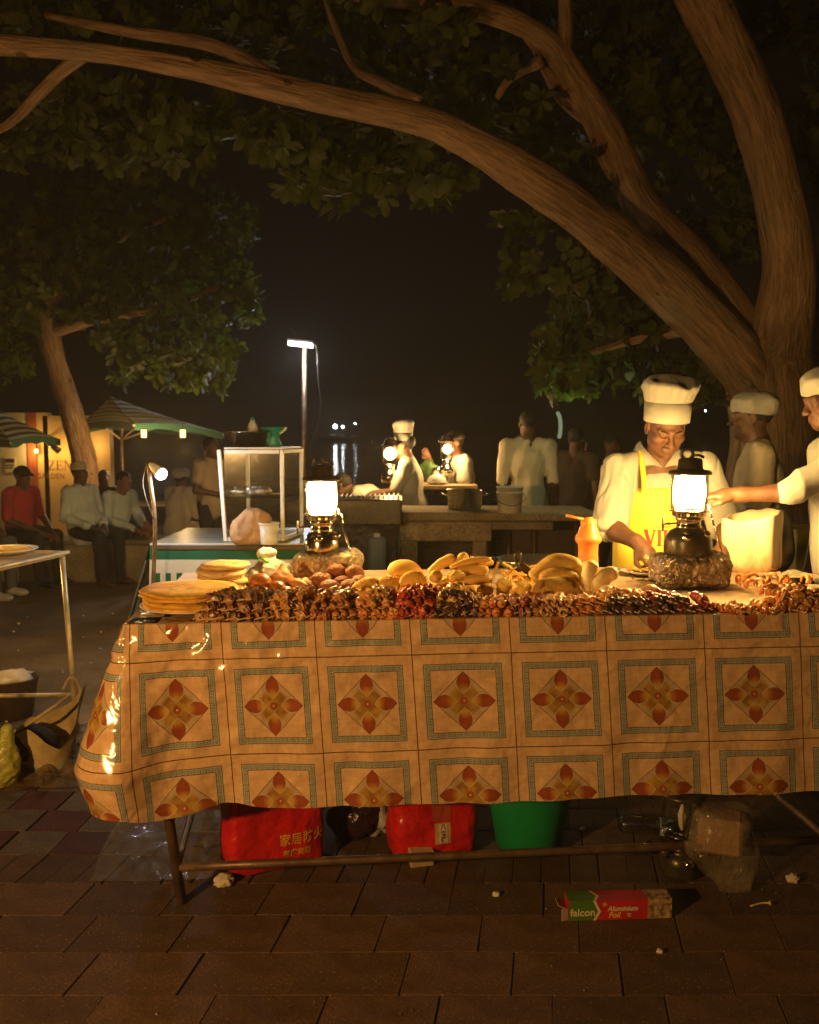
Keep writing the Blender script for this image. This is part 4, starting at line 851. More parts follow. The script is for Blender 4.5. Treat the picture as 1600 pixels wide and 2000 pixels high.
for k in range(3):
    t = thing('plastic_crate', ('yellow plastic crate on the ground, lowest of its stack', 'yellow plastic crate in the middle of its stack', 'yellow plastic crate on top of its stack')[k], 'crate', b_ + np.array([.1, 0, .31 * k]), 0, 'stacked yellow crates'); 
    for nm, cc, ss in (('side_panel', (0, -.19, .15), (.5, .02, .28)), ('side_panel', (0, .19, .15), (.5, .02, .28)), ('end_panel', (-.24, 0, .15), (.02, .36, .28)), ('end_panel', (.24, 0, .15), (.02, .36, .28)), ('base_panel', (0, 0, .012), (.5, .4, .02)), ('rim', (0, -.203, .285), (.52, .02, .03))): obj(nm, G().bbox(cc, ss, .004), MT['yellowcrate'], t, False)
# ------------------------------------------------------------------ people
def head_sdf(S, c, H, s=1., nose=1., jaw=1.):
    c = np.array(c, float); T = lambda x, y, z: c + H @ (np.array([x, y, z]) * s)
    E = lambda p, r, k=.018, sub=False: S.ell(T(*p), np.array(r) * s, H, k * s, sub)
    C = lambda a, b, ra, rb, k=.012, sub=False: S.cap(T(*a), T(*b), ra * s, rb * s, k * s, sub)
    E((0, .012, .035), (.074, .094, .086)); E((0, -.026, -.03), (.060, .062, .078), .03); E((0, -.052, -.085), (.034 * jaw, .032, .026), .03)
    for d in (-1, 1):
        E((d * .044, -.052, -.02), (.026, .026, .02), .02); E((d * .05, -.005, -.065), (.016, .035, .022), .03)
        E((d * .031, -.089, .008), (.017, .013, .011), .01, True)
        E((d * .031, -.074, .006), (.015, .0145, .0115), .004)                # lids over the eye
        E((d * .079, .012, -.004), (.009, .020, .032), .008); E((d * .086, .004, -.002), (.006, .010, .018), .004, True)
        E((d * .013, -.098, -.031), (.0105, .010, .0085), .006)
    C((-.045, -.074, .024), (0, -.085, .022), .011, .010); C((0, -.085, .022), (.045, -.074, .024), .010, .011)
    C((0, -.084, .012), (0, -.107 * nose, -.028), .008, .0125, .010)
    C((-.021, -.081, -.055), (.021, -.081, -.055), .0075, .0075, .008); C((-.017, -.083, -.067), (.017, -.083, -.067), .0085, .0085, .008)
    C((-.024, -.093, -.061), (.024, -.093, -.061), .0022, .0022, .003, True)
def hand_sdf(S, w, d, side, s=1., curl=.5, up=(0, 0, 1.), k=.006):
    """palm with four unequal curled fingers and a thumb; d points along the hand, up is the back of the hand"""
    w = np.array(w, float); d = np.array(d, float); d /= np.linalg.norm(d); up = np.array(up, float); up = up - d * up.dot(d); up /= np.linalg.norm(up); x = np.cross(d, up) * side
    Q = np.stack([x, d, up], 1); P = lambda a, b, c: w + Q @ (np.array([a, b, c]) * s)
    S.ell(P(0, .045, 0), np.array([.038, .052, .017]) * s, Q, .02); S.cap(P(0, -.03, 0), P(0, .03, 0), .027 * s, .028 * s, .02)
    for i, (a, L) in enumerate(((-.028, .068), (-.010, .078), (.009, .074), (.026, .058))):
        p = P(a, .085 - abs(a) * .25, .002); ang = .25 * curl
        for j, f in enumerate((.45, .32, .25)):
            ang += curl * (1.0 if j else .6); q = p + Q @ (np.array([a * .12, cos(ang), -sin(ang)]) * L * f * s); S.cap(p, q, (.0095 - .0012 * j) * s, (.0088 - .0012 * j) * s, k); p = q
    p = P(-.03, .02, -.008); q = P(-.052, .05, -.018); S.cap(p, q, .013 * s, .011 * s, .012); S.cap(q, P(-.045, .078, -.03), .0105 * s, .0085 * s, k)
def standing(h=1.70, lean=0., x=0.):
    k = h / 1.7; b = lean
    J = dict(pelvis=(0, 0, .94), chest=(0, -.32 * sin(b), .94 + .32 * cos(b)), neck=(0, -.50 * sin(b), .94 + .50 * cos(b)), head=(0, -.635 * sin(b) - .03, .94 + .635 * cos(b)),
             shL=(.175, -.44 * sin(b), .94 + .44 * cos(b)), shR=(-.175, -.44 * sin(b), .94 + .44 * cos(b)), hipL=(.09, 0, .90), hipR=(-.09, 0, .90), knL=(.10, -.02, .49), knR=(-.10, -.02, .49), anL=(.10, .02, .09), anR=(-.10, .02, .09))
    J.update(elL=(.23, -.44 * sin(b) + .02, J['shL'][2] - .29), elR=(-.23, -.44 * sin(b) + .02, J['shR'][2] - .29)); J.update(wrL=(.24, J['elL'][1] - .05, J['elL'][2] - .25), wrR=(-.24, J['elR'][1] - .05, J['elR'][2] - .25))
    return {a: np.array(v, float) * k for a, v in J.items()}
def seated(lean=.12, seat=.5, h=1.):
    J = dict(pelvis=(0, 0, seat + .10), hipL=(.09, -.02, seat + .09), hipR=(-.09, -.02, seat + .09), knL=(.15, -.44, seat + .05), knR=(-.15, -.46, seat + .05), anL=(.15, -.44, .09), anR=(-.15, -.50, .09))
    z = seat + .10; J.update(chest=(0, -.32 * sin(lean), z + .32 * cos(lean)), neck=(0, -.5 * sin(lean), z + .5 * cos(lean)), head=(0, -.635 * sin(lean) - .02, z + .635 * cos(lean)))
    for s, d in (('L', 1), ('R', -1)):
        J['sh' + s] = (d * .175, -.44 * sin(lean), z + .44 * cos(lean)); J['el' + s] = (d * .24, -.44 * sin(lean) - .05, z + .15); J['wr' + s] = (d * .10, -.34, z + .10)
    return {a: np.array(v, float) * h for a, v in J.items()}
def person(label, loc, yaw, J, skin, top, legs, shoes, H=np.eye(3), sleeve=.55, vox=.011, hat=None, robe=0., belly=1., hem=None, fold=.011, group=None, hair=True, hands=True, upper=False, seed=1, wide=1.):
    t = thing('person', label, 'person', loc, yaw, group)
    A = lambda n: np.array(J[n], float)
    S = SDF(); head_sdf(S, A('head'), H); S.cap(A('neck') + (A('chest') - A('neck')) * .2, A('head') + H @ np.array([0, .02, -.05]), .056, .054, k=.03)
    S.cap(A('pelvis'), A('chest'), .075, .08, k=.05); S.cap(A('chest'), A('neck'), .08, .055, k=.05)
    for s in 'LR':
        S.cap(A('neck') * .6 + A('chest') * .1 + A('sh' + s) * .3, A('sh' + s), .045, .045, k=.02); S.cap(A('sh' + s), A('el' + s), .050, .039, k=.02); S.cap(A('el' + s), A('wr' + s), .040, .027, k=.02)
        d = A('wr' + s) - A('el' + s)
        if hands: hand_sdf(S, A('wr' + s) + d / np.linalg.norm(d) * .02, d, 1 if s == 'L' else -1, 1.05, .45, up=(0, -.3, 1) if abs(d[2]) < .2 else (1 if s == 'L' else -1, 0, .2))
        if not upper: S.cap(A('hip' + s), A('kn' + s), .075, .055, k=.03); S.cap(A('kn' + s), A('an' + s), .052, .036, k=.02)
    V, F = S.mesh(vox); obj('body', (V, F), skin, t)
    S = SDF(); ch, pv, nk = A('chest'), A('pelvis'), A('neck'); up = ch - pv; up /= np.linalg.norm(up); Q = np.stack([np.array([1., 0, 0]), np.cross(up, [1., 0, 0]), up], 1); w = wide
    S.ell(ch - up * .02, (.185 * w, .128, .20), Q, .05); S.ell(pv + up * .14 + Q @ np.array([0, -.025 * belly, 0]), (.165 * w * (.9 + .1 * belly), .115 * belly, .17), Q, .06); S.ell(pv + up * .0, (.168 * w, .122, .12), Q, .06)
    S.cap(nk - up * .03, A('shL') + up * .012, .06, .066, k=.04); S.cap(nk - up * .03, A('shR') + up * .012, .06, .066, k=.04)
    for s in 'LR':
        a, b, c = A('sh' + s), A('el' + s), A('wr' + s)
        if sleeve <= 1: S.cap(a, a + (b - a) * sleeve, .070, .074 if sleeve < .9 else .058, k=.03)
        else: S.cap(a, b, .068, .056, k=.03); S.cap(b, b + (c - b) * (sleeve - 1), .056, .046, k=.02)
    if robe: 
        S.cap(pv, np.array([0, 0, robe]) + pv * np.array([1, 1, 0]), .15, .20, k=.08); S.ell(pv + np.array([0, 0, -.2]), (.20, .15, .34), None, .08)
    else: S.cap(pv + up * .05, pv - up * .06, .145, .15, k=.05)
    S.ell(nk + up * .07 + H @ np.array([0, -.03, 0]), (.062, .07, .06), None, .01, True)
    zc = (robe if robe else None)
    if zc is not None: S.clip(lambda X_, Y_, Z_: zc - Z_)
    V, F = S.mesh(vox); q = up
    def wr_(P): return fold * (fbm(P * np.array([1, 1, .45]), 11., seed, 3)) * .7 + fold * .9 * (.6 - 2 * np.abs(vnoise(P * np.array([1, 1, .22]) + P[:, [2, 2, 2]] * np.array([.3, .1, 0]), 10., seed + 5)))
    V, F = disp(V, F, wr_); obj('robe' if robe else 'shirt', (V, F), top, t)
    if not upper and not robe:
        S = SDF(); S.ell(pv, (.150 * w, .118, .12), None, .05)
        for s in 'LR': S.cap(A('hip' + s), A('kn' + s), .092, .070, k=.035); S.cap(A('kn' + s), A('an' + s) + np.array([0, 0, .01]), .068, .058, k=.03)
        V, F = S.mesh(vox); V, F = disp(V, F, lambda P: fold * .8 * fbm(P, 12., seed + 3, 2)); obj('trousers', (V, F), legs, t)
    if not upper:
        for s in 'LR':
            a = A('an' + s); S = SDF(); S.ell(a + np.array([0, -.07, -.045]), (.048, .135, .045), None, .02); S.ell(a + np.array([0, .0, -.02]), (.045, .055, .06), None, .03); S.clip(lambda X_, Y_, Z_, z0=a[2] - .085: z0 - Z_); obj('shoe', S.mesh(.012), shoes, t)
    hc = A('head')
    if hair:
        S = SDF().ell(hc + H @ np.array([0, .022, .042]), (.079, .096, .086), H); S.clip(lambda X_, Y_, Z_: -((X_ - hc[0]) * H[0, 1] + (Y_ - hc[1]) * H[1, 1] + (Z_ - hc[2]) * H[2, 1] + .045 + .9 * ((X_ - hc[0]) * H[0, 2] + (Y_ - hc[1]) * H[1, 2] + (Z_ - hc[2]) * H[2, 2]) - .03))
        V, F = S.mesh(.009); obj('hair', disp(V, F, lambda P: .003 * vnoise(P, 90., 1)), MT['hair'], t)
    if hat: hat(t, hc, H)
    return t
def put_on(t, name, g, hc, H, off, m, sm=True):
    V, F = g if isinstance(g, tuple) else g.get(); obj(name, ((V @ H.T) + hc + H @ np.array(off), F), m, t, sm)
def toque(m, r=.092, hb=.085, hp=.13, rp=.135, tilt=(0, 0), seed=0, up=.052):
    def f(t, hc, H):
        Q = H @ rx(tilt[0]) @ ry(tilt[1])
        put_on(t, 'hat_band', G().lathe([(r * .99, 0), (r, .002), (r * 1.03, hb), (r * 1.0, hb)], 40), hc, Q, (0, .002, up), m)
        prof = [(r * .98, hb - .004), (r * 1.05, hb + .012), (rp * .93, hb + hp * .45), (rp, hb + hp * .75), (rp * .96, hb + hp * .92), (rp * .80, hb + hp * 1.04), (rp * .42, hb + hp * 1.08), (.004, hb + hp * 1.06)]
        P = smooth_path([(a, 0, b) for a, b in prof], 5); V, F = G().lathe([(max(p[0], .002), p[2]) for p in P], 96, mod=lambda u, a: 1 + (.035 * np.abs(np.sin(a * 9)) - .02) * sin(pi * min(1, u * 1.25)) + .03 * np.sin(a * 2 + 1)).get()
        V = V.copy(); k = np.clip((V[:, 2] - hb) / hp, 0, 1); V[:, 2] -= .034 * k * np.maximum(0, fbm(V + seed, 11., 3, 2)) ; V[:, 2] -= .026 * np.exp(-(((V[:, 0] - .040) / .034) ** 2 + ((V[:, 1] + .075) / .055) ** 2)) * k; V[:, 2] += .010 * k * V[:, 1] / rp; V[:, 0] += .006 * k
        put_on(t, 'hat_crown', (V, F), hc, Q, (0, .002, up), m)
    return f
def puffcap(m, s=1.):
    def f(t, hc, H):
        S = SDF().ell((0, .02, .075), (.098 * s, .115 * s, .062), rx(-.15), .03).ell((0, .01, .045), (.088, .105, .045), None, .03).ell((.03, .07, .09), (.06, .06, .045), None, .03); S.clip(lambda X_, Y_, Z_: .03 - .12 * Y_ - Z_)
        V, F = S.mesh(.008); put_on(t, 'cap', disp(V, F, lambda P: .006 * (1 - 2 * np.abs(fbm(P, 14., 2, 2)))), hc, H, (0, 0, .0), m)
    return f
def kofia(m):
    def f(t, hc, H): put_on(t, 'cap', G().lathe([(.086, 0), (.088, .004), (.082, .085), (.078, .09), (.04, .094), (.002, .095)], 30, mod=lambda u, a: 1 + .12 * np.abs(np.sin(a)) * 1), hc, H @ rx(-.12), (0, .012, .048), m)
    return f
def ballcap(m):
    def f(t, hc, H):
        S = SDF().ell((0, .015, .045), (.088, .106, .085), None, .01); S.clip(lambda X_, Y_, Z_: .04 - Z_); put_on(t, 'cap', S.mesh(.008), hc, H, (0, 0, 0), m)
        A_ = np.zeros((6, 9, 3))
        for i in range(6):
            for j in range(9): a = (j / 8 - .5) * 2.2; r = .095 + i / 5 * .075 * cos(a) ** .7; A_[i, j] = (sin(a) * min(r, .1) * .88, -cos(a) * r, .05 - .03 * (i / 5) ** 2 - .02 * abs(sin(a)))
        V, F = G().sheet(A_).sheet(A_ + np.array([0, 0, .006]), flip=True).get(); put_on(t, 'peak', (V, F), hc, H, (0, 0, 0), m)
    return f
def spot(px, Y): return np.array([at(px, 1000, Y)[0], Y, gz(Y)])
# --- the three men on the low wall
J = seated(.10, .52, .98); J['wrL'] = np.array([.10, -.42, .60]); J['wrR'] = np.array([-.02, -.46, .58])
person('man in a red shirt and black peaked cap sitting on the low wall', spot(38, 10.25) + np.array([0, 0, .0]), R(62), J, MT['darkskin'], MT['redshirt'], MT['trousers'], MT['blackshoe'], hat=ballcap(MT['cap_black']), vox=.012, sleeve=.9, belly=1.15)
J = seated(-.05, .52, 1.0); J['wrL'] = np.array([.06, -.30, .66]); J['wrR'] = np.array([-.12, -.36, .66])
person('man in a pale blue shirt and embroidered round cap leaning back on the low wall', spot(160, 10.3), R(58), J, MT['darkskin'], MT['blueshirt'], MT['trousers'], MT['shoe'], hat=kofia(mat('embroidered_cap', (.50, .45, .34), .8, 0, .35, 60)), vox=.012, sleeve=1.8, belly=1.4, wide=1.12)
J = seated(.32, .50, .97); J['wrL'] = np.array([.06, -.52, .62]); J['wrR'] = np.array([-.06, -.52, .60]); 
b3 = spot(222, 10.9); person('man in a pale blue shirt hunched forward on the low wall looking at his phone', b3, R(55), J, mat('warm_brown_skin', (.24, .115, .06), .45), MT['blueshirt'], MT['trousers'], MT['blackshoe'], H=rx(.25), vox=.012, sleeve=1.85)
ph = b3 + rz(R(55)) @ np.array([0, -.62, .66]); tag(obj('phone', G().bbox((0, 0, 0), (.075, .012, .15), .004, rx(R(40))), mat('pink_phone_cover', (.45, .2, .28), .3), None, False, ph), 'pinkish phone held by the hunched man on the low wall', 'phone')
J = seated(.0, .5, .96); person('dark haired person half hidden behind the slanting trunk', spot(205, 12.6), R(10), J, MT['darkskin'], MT['cap_black'], MT['trousers'], MT['blackshoe'], vox=.016)
J = seated(.15, .5, .98); J['head'] = J['head'] + np.array([0, 0, -.02]); person('person in a cream robe and white cap sitting with back turned by the striped umbrella', spot(345, 11.2), R(150), J, MT['darkskin'], MT['kanzu'], MT['kanzu'], MT['blackshoe'], hat=puffcap(MT['shirtdim']), vox=.013, wide=1.05, sleeve=.95)
J = standing(1.68); J['wrR'] = np.array([-.02, -.2, 1.02]); J['elR'] = np.array([-.26, -.02, 1.08]); person('person in a beige shirt and dark trousers standing behind the glass cabinet', spot(412, 10.4), R(60), J, MT['darkskin'], MT['beige'], MT['trousers'], MT['blackshoe'], vox=.013)
# --- knees and trainers at the picture's edge
J = seated(.1, .5, 1.); person('person in dark jeans and white trainers sitting at the edge of the low wall', spot(-75, 9.1), R(75), J, MT['darkskin'], MT['cap_black'], mat('grey_jeans', (.10, .11, .12), .85), MT['sneaker'], vox=.014)
# --- cooks and customers in the middle distance
J = standing(1.65, .10); J['elL'] = J['shL'] + np.array([.03, -.10, -.24]); J['wrL'] = J['elL'] + np.array([-.02, -.22, -.04]); J['elR'] = J['shR'] + np.array([-.03, -.10, -.24]); J['wrR'] = J['elR'] + np.array([.02, -.22, -.03])
person('cook in a white tunic and tall white hat seen from the side, facing the lantern', spot(806, 8.5), R(-98), J, MT['darkskin'], MT['shirtdim'], MT['trousers'], MT['blackshoe'], hat=toque(MT['shirt'], .088, .075, .125, .105), vox=.011, sleeve=.9)
J = standing(1.70, .12); J['elL'] = J['shL'] + np.array([.04, -.05, -.27]); J['wrL'] = J['elL'] + np.array([-.10, -.24, .02]); J['elR'] = J['shR'] + np.array([-.03, -.12, -.20]); J['wrR'] = J['elR'] + np.array([.06, -.14, .22])
person('cook in a white T-shirt and dark peaked cap working beside his lantern', spot(905, 9.0), R(-70), J, MT['skin'], MT['shirt'], MT['trousers'], MT['blackshoe'], hat=ballcap(mat('olive_cap', (.09, .075, .04), .8)), vox=.011, sleeve=.6)
J = standing(1.62, 1.15); J['elL'] = J['shL'] + np.array([.02, -.02, -.26]); J['wrL'] = J['elL'] + np.array([0, -.08, -.2]); J['elR'] = J['shR'] + np.array([-.02, -.02, -.26]); J['wrR'] = J['elR'] + np.array([0, -.08, -.2])
person('person in a white shirt bent far over a table behind the lit lantern', spot(778, 8.9), R(-92), J, MT['darkskin'], MT['shirtdim'], MT['trousers'], MT['blackshoe'], vox=.012)
J = standing(1.86); J['elL'] = np.array([.235, .0, 1.19]); J['elR'] = np.array([-.235, .0, 1.19]); J['wrL'] = np.array([.22, -.16, 1.0]); J['wrR'] = np.array([-.23, -.12, .96])
person('tall man in a long cream robe standing with his back turned', spot(1030, 8.3), R(178), J, MT['darkskin'], MT['kanzu'], MT['kanzu'], MT['blackshoe'], robe=.35, vox=.011, sleeve=.95, fold=.012, wide=.92)
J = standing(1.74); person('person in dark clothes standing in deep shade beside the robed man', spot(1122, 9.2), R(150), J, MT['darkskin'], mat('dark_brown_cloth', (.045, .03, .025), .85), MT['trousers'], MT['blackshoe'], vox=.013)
J = standing(1.66); person('person in a red shirt half lost in the gloom behind the chef', spot(1192, 9.6), R(30), J, MT['darkskin'], MT['redshirt'], MT['trousers'], MT['blackshoe'], vox=.013)
# --- cook in a soft cap by the tree
J = standing(1.70, .08); J['elL'] = J['shL'] + np.array([.06, -.02, -.28]); J['wrL'] = J['elL'] + np.array([-.04, -.18, -.12]); J['elR'] = J['shR'] + np.array([-.06, -.02, -.28]); J['wrR'] = J['elR'] + np.array([.04, -.18, -.12])
tc = person('cook in a cream polo shirt and soft white cap walking past the big tree', spot(1492, 4.75), R(-108), J, MT['darkskin'], mat('cream_polo', (.50, .42, .30), .85, 0, .15, 5, .3, 20), MT['trousers'], MT['blackshoe'], hat=puffcap(MT['shirt'], 1.05), vox=.009, sleeve=.75, belly=1.15)
# ------------------------------------------------------------------ the stall table
FL = onz(240, 1223, ZT); FR = onz(1600, 1199, ZT); e = (FR - FL) / np.linalg.norm(FR - FL); nb_ = np.array([-e[1], e[0], 0.]); LT = 2.42; DT = 1.06
yawT = math.atan2(e[1], e[0])
def tb(s, d, z=0.): return FL + e * s + nb_ * d + np.array([0, 0, z])          # place on the table: along the front edge, back from it, above it
def top(px, py, z=0.): return onz(px, py, ZT + z)
table = thing('food_table', 'long metal framed food table carrying two lanterns and heaps of street food', 'table', tb(LT / 2, DT / 2) * np.array([1, 1, 0]))
tO = np.array(table.location)
c = tb(LT / 2, DT / 2, -.014); obj('tabletop', G().bbox(c - tO, (LT - .02, DT - .02, .026), .004, rz(yawT)), MT['board'], table, False)
legs = [((-.73, 2.75, 0), (-.835, 2.735, ZT - .03)), (tuple(tb(LT - .12, .1) * np.array([1, 1, 0])), tuple(tb(LT - .03, .06, -.03))), (tuple(tb(.10, DT - .12) * np.array([1, 1, 0])), tuple(tb(.03, DT - .06, -.03))), (tuple(tb(LT - .12, DT - .12) * np.array([1, 1, 0])), tuple(tb(LT - .03, DT - .06, -.03)))]
def on_leg(i, z): a, b = np.array(legs[i][0]), np.array(legs[i][1]); return a + (b - a) * (z / b[2])
for a, b in legs: obj('leg', G().tube([np.array(a) - tO, np.array(b) - tO], .0165, 12), MT['rust'], table)
for i, j, z in ((0, 1, .118), (0, 2, .118), (1, 3, .118), (2, 3, .118), (0, 1, .86), (2, 3, .86)):
    p, q = on_leg(i, z), on_leg(j, z); P = [p + (q - p) * t for t in np.linspace(0, 1, 9)]; obj('rail', G().tube(np.array(P) - tO, .0135 if z < .5 else .012, 10), MT['rust'], table)
# printed oilcloth: over the edge, down the front, round the corner
lines = [(262, 0), (435, 1), (618, 2), (808, 3), (1010, 4), (1208, 5), (1415, 6), (1620, 7)]
sl = [float((onz(px, 1290, ZT - .105) - FL).dot(e)) for px, _ in lines]
def u_of(s): return np.interp(s, sl, [k for _, k in lines]) if 0 <= s <= sl[-1] else (s - sl[0]) / .295 if s < 0 else 7 + (s - sl[-1]) / .31
colsP = []
for d in np.linspace(.8, .03, 18): colsP.append((tb(0, d), -e, -d))
for a in np.linspace(0, pi / 2, 13): colsP.append((tb(.012, .012) + (-e * cos(a) - nb_ * sin(a)) * .012, -e * cos(a) - nb_ * sin(a), -.02 + .03 * a / (pi / 2)))
for s in np.linspace(.02, LT + .01, 236): colsP.append((tb(s, 0), -nb_, s))
rows = [(-.10, 0), (-.05, 0), (-.012, 0)] + [(0.004 * sin(a), .004 * (1 - cos(a)) * 1.5) for a in np.linspace(.2, pi / 2, 4)] + [(None, t) for t in np.linspace(.02, 1., 60)]
S = np.zeros((len(rows), len(colsP), 3)); UVc = np.zeros((len(rows), len(colsP), 2))
for j, (p, o, s) in enumerate(colsP):
    hem = .578 + .004 * sin(s * 7)  - .024 * math.exp(-((s - .30) / .10) ** 2) + .012 * math.exp(-((s - .08) / .07) ** 2) - .022 * math.exp(-((s + .02) / .10) ** 2)
    corner = math.exp(-((s + .01) / .13) ** 2)
    for i, (off, t) in enumerate(rows):
        if off is not None: z = ZT + .005 - t; r = off; tt = max(0., -0.) if off < 0 else t
        else:
            tt = t * hem; z = ZT + .005 - tt - .004
            k = tt / .58; r = .004 + .018 * k + corner * .118 * (k / .74 if k < .74 else 1 - (k - .74) * 1.5)
            q0 = .5 + .5 * math.exp(-(max(0, s) / .5) ** 2); r += q0 * ((.011 * sin(s * 9.5 + 1.2) + .008 * sin(s * 21 + 4 * k)) * k * (1 if s > 0 else 1.5) + .008 * k * k * sin(s * 34 + 1.))
        P_ = p + o * r; P_[2] = z; S[i, j] = P_
        dist = tt if off is None or off > 0 else off
        UVc[i, j] = (u_of(s) - .062 * (max(0, dist) - .105) / .3, (dist - .105) / .30 + 1)
iu = int(np.argmin([abs(c_[2] - .30) for c_ in colsP])); ar = np.linalg.norm(np.diff(S[45], axis=0), axis=1)
for j in range(iu): UVc[:, j, 0] += (u_of(colsP[iu][2]) - ar[j:iu].sum() / .30) - u_of(colsP[j][2])
q = S.reshape(-1, 3).copy(); sv = np.array([[c_[2] for c_ in colsP]] * len(rows)).ravel(); tv = (ZT - q[:, 2])
tight = np.exp(-((sv - .28) / .42) ** 2) * np.clip(1 - tv / .40, 0, 1) * 1.25 + .38
wr = .0060 * (1 - 2 * np.abs(vnoise(np.stack([sv * 1.2 + tv * 1.4, tv * 1.6 - sv * .7, sv * 0], 1), 8., 3))) + .0045 * (1 - 2 * np.abs(vnoise(np.stack([sv * .9 + tv * .8, tv * 1.1 - sv * .5, tv * 0], 1), 17., 8))) + .0012 * (1 - 2 * np.abs(vnoise(np.stack([sv, tv * .5, tv * 0], 1), 30., 9)))
oN = np.array([[c_[1] for c_ in colsP]] * len(rows)).reshape(-1, 3); q += oN * (wr * tight * np.clip(tv / .035, 0, 1))[:, None]
S = q.reshape(S.shape)
cl = obj('tablecloth', G().sheet(S, flip=True), MT['cloth'], None, True, uv=UVc.reshape(-1, 2)); tag(cl, 'glossy orange oilcloth printed with framed flower lozenges hanging over the food table', 'tablecloth')
# ------------------------------------------------------------------ pressure lanterns
MANTLE = emit('white_hot_mantle', (1., .60, .18), 420)
def lantern(label, loc, yaw, body, s=1., tank=(.088, .105), lit=True):
    t = thing('pressure_lantern', label, 'lantern', loc, yaw, 'pressure lanterns of the food stall'); rt, ht = tank[0], tank[1]; g0 = ht + .045
    A = lambda P: [(a * s, b * s) for a, b in P]
    obj('tank', G().lathe(A([(.001, 0), (rt * .93, 0), (rt, .008), (rt * 1.01, .02), (rt, ht * .5), (rt * .95, ht * .68), (rt * .78, ht * .88), (rt * .56, ht * .97), (.047, ht)]), 48), body, t)
    obj('collar', G().lathe(A([(.047, ht), (.049, ht + .004), (.044, ht + .01), (.044, ht + .026), (.05, ht + .03), (.05, ht + .036), (.046, ht + .04)]), 36), MT['chrome'], t)
    obj('gallery', G().lathe(A([(.046, ht + .036), (.062, g0), (.062, g0 + .014), (.074, g0 + .016), (.076, g0 + .02), (.03, g0 + .021)]), 40, skip=lambda i, j: i == 1 and j % 3 == 1), MT['chrome'], t)
    zb, zt_ = g0 + .022, g0 + .158
    obj('globe', G().lathe(A([(.066, zb), (.0685, zb + .01), (.0685, zt_ - .01), (.066, zt_)]), 40), MT['clear'], t)
    obj('mantle', G().lathe(A([(.004, zb + .008), (.046, zb + .010), (.057, zb + .022), (.059, zb + .07), (.056, zb + .112), (.03, zb + .130), (.004, zb + .131)]) if lit else A([(.004, zb), (.012, zb + .02), (.016, zb + .06), (.004, zb + .10)]), 20), MANTLE if lit else MT['paper'], t)  # lit mantle widened: its bloom is built into the glowing shape
    obj('hood', G().lathe(A([(.03, zt_ - .004), (.079, zt_ - .004), (.081, zt_ + .002), (.075, zt_ + .012), (.051, zt_ + .016), (.046, zt_ + .022), (.044, zt_ + .052), (.038, zt_ + .058), (.02, zt_ + .061), (.001, zt_ + .062)]), 40), MT['blackmetal'], t)
    for k in range(4):
        a = k * pi / 2 + .6; obj('cage_wire', G().tube(np.array([(.077 * cos(a), .077 * sin(a), zb - .004), (.077 * cos(a), .077 * sin(a), zt_ + .002)]) * s, .0016, 6), MT['blackmetal'], t)
    a = np.linspace(0, 2 * pi, 17); obj('hook_ring', G().tube(np.stack([-.012 + .021 * np.cos(a), a * 0, zt_ + .074 + .021 * np.sin(a)], 1) * s, .0065 * s, 8, False), MT['blackmetal'], t)
    obj('hook_ring', G().tube(np.array([(.0, 0, zt_ + .066), (.03, 0, zt_ + .070), (.048, -.01, zt_ + .062)]) * s, .005 * s, 8), MT['blackmetal'], t)
    obj('bail_handle', G().tube(smooth_path(np.array([(.064, -.03, zb + .02), (.078, -.055, zb - .05), (.098, -.075, zb - .12), (.112, -.07, zb - .155)]) * s, 4), .0022, 6), MT['chrome'], t)
    obj('bail_handle', G().tube(smooth_path(np.array([(.078, .0, zb - .0), (.088, -.04, zb - .06), (.112, -.07, zb - .155)]) * s, 4), .0022, 6), MT['chrome'], t)
    k = obj('valve_knob', G().tube(np.array([(-.044, -.02, ht + .018), (-.10, -.03, ht + .014)]) * s, .0035, 6), MT['blackmetal'], t); g = G().tube(np.array([(-.10, -.03, ht - .012), (-.10, -.03, ht + .04)]) * s, .004, 6); g.tube(np.array([(-.10, -.046, ht + .014), (-.10, -.012, ht + .014)]) * s, .004, 6); g.ell(np.array((-.078, -.027, ht + .016)) * s, (.007, .007, .006), 8); obj('valve_handle', g, MT['rust'], k)
    obj('filler_cap', G().lathe(A([(.014, 0), (.014, .014), (.001, .015)]), 12, c=np.array((.055, -.045, ht * .78)) * s, Rm=zto((.5, -.4, .75))), MT['chrome'], t)
    obj('pressure_gauge', G().lathe(A([(.018, 0), (.018, .01), (.001, .012)]), 16, c=np.array((-.02, -.075, ht * .72)) * s, Rm=zto((-.2, -.8, .5))), MT['chrome'], t)
    return t
def block(label, px, py, w, d, h, m, yaw, seed):
    p = top(px, py); p = p + nb_ * d / 2; S_ = SDF().box((0, 0, h / 2), (w / 2, d / 2, h / 2), None, .028, .02).ell((w * .3, 0, h * .8), (w * .22, d * .4, h * .25), None, .04); V, F = S_.mesh(.0055)
    V, F = disp(V, F, lambda P: .0035 * (1 - 2 * np.abs(vnoise(P, 38., seed))) + .0022 * (1 - 2 * np.abs(vnoise(P, 75., seed + 1)))); V[:, 2] = np.maximum(V[:, 2], 0)
    tag(obj('wrapped_block', (V, F), m, None, loc=p, rot=(0, 0, yaw)), label, 'block'); return p, h
pR, hR = block('brown foil wrapped block under the black lantern', 1364, 1152, .262, .19, .118, MT['foilblock'], R(3), 4)
pL, hL = block('pale plastic wrapped block under the shiny lantern', 640, 1152, .245, .20, .125, mat('pale_wrapped_block', (.62, .50, .33), .3, .25, .4, 24, .9, 40, .02, c2=(.42, .30, .18)), R(-2), 9)
LR = lantern('black lantern burning white hot beside the chef', pR + np.array([-.005, .0, hR]), R(-6), MT['blackmetal'])
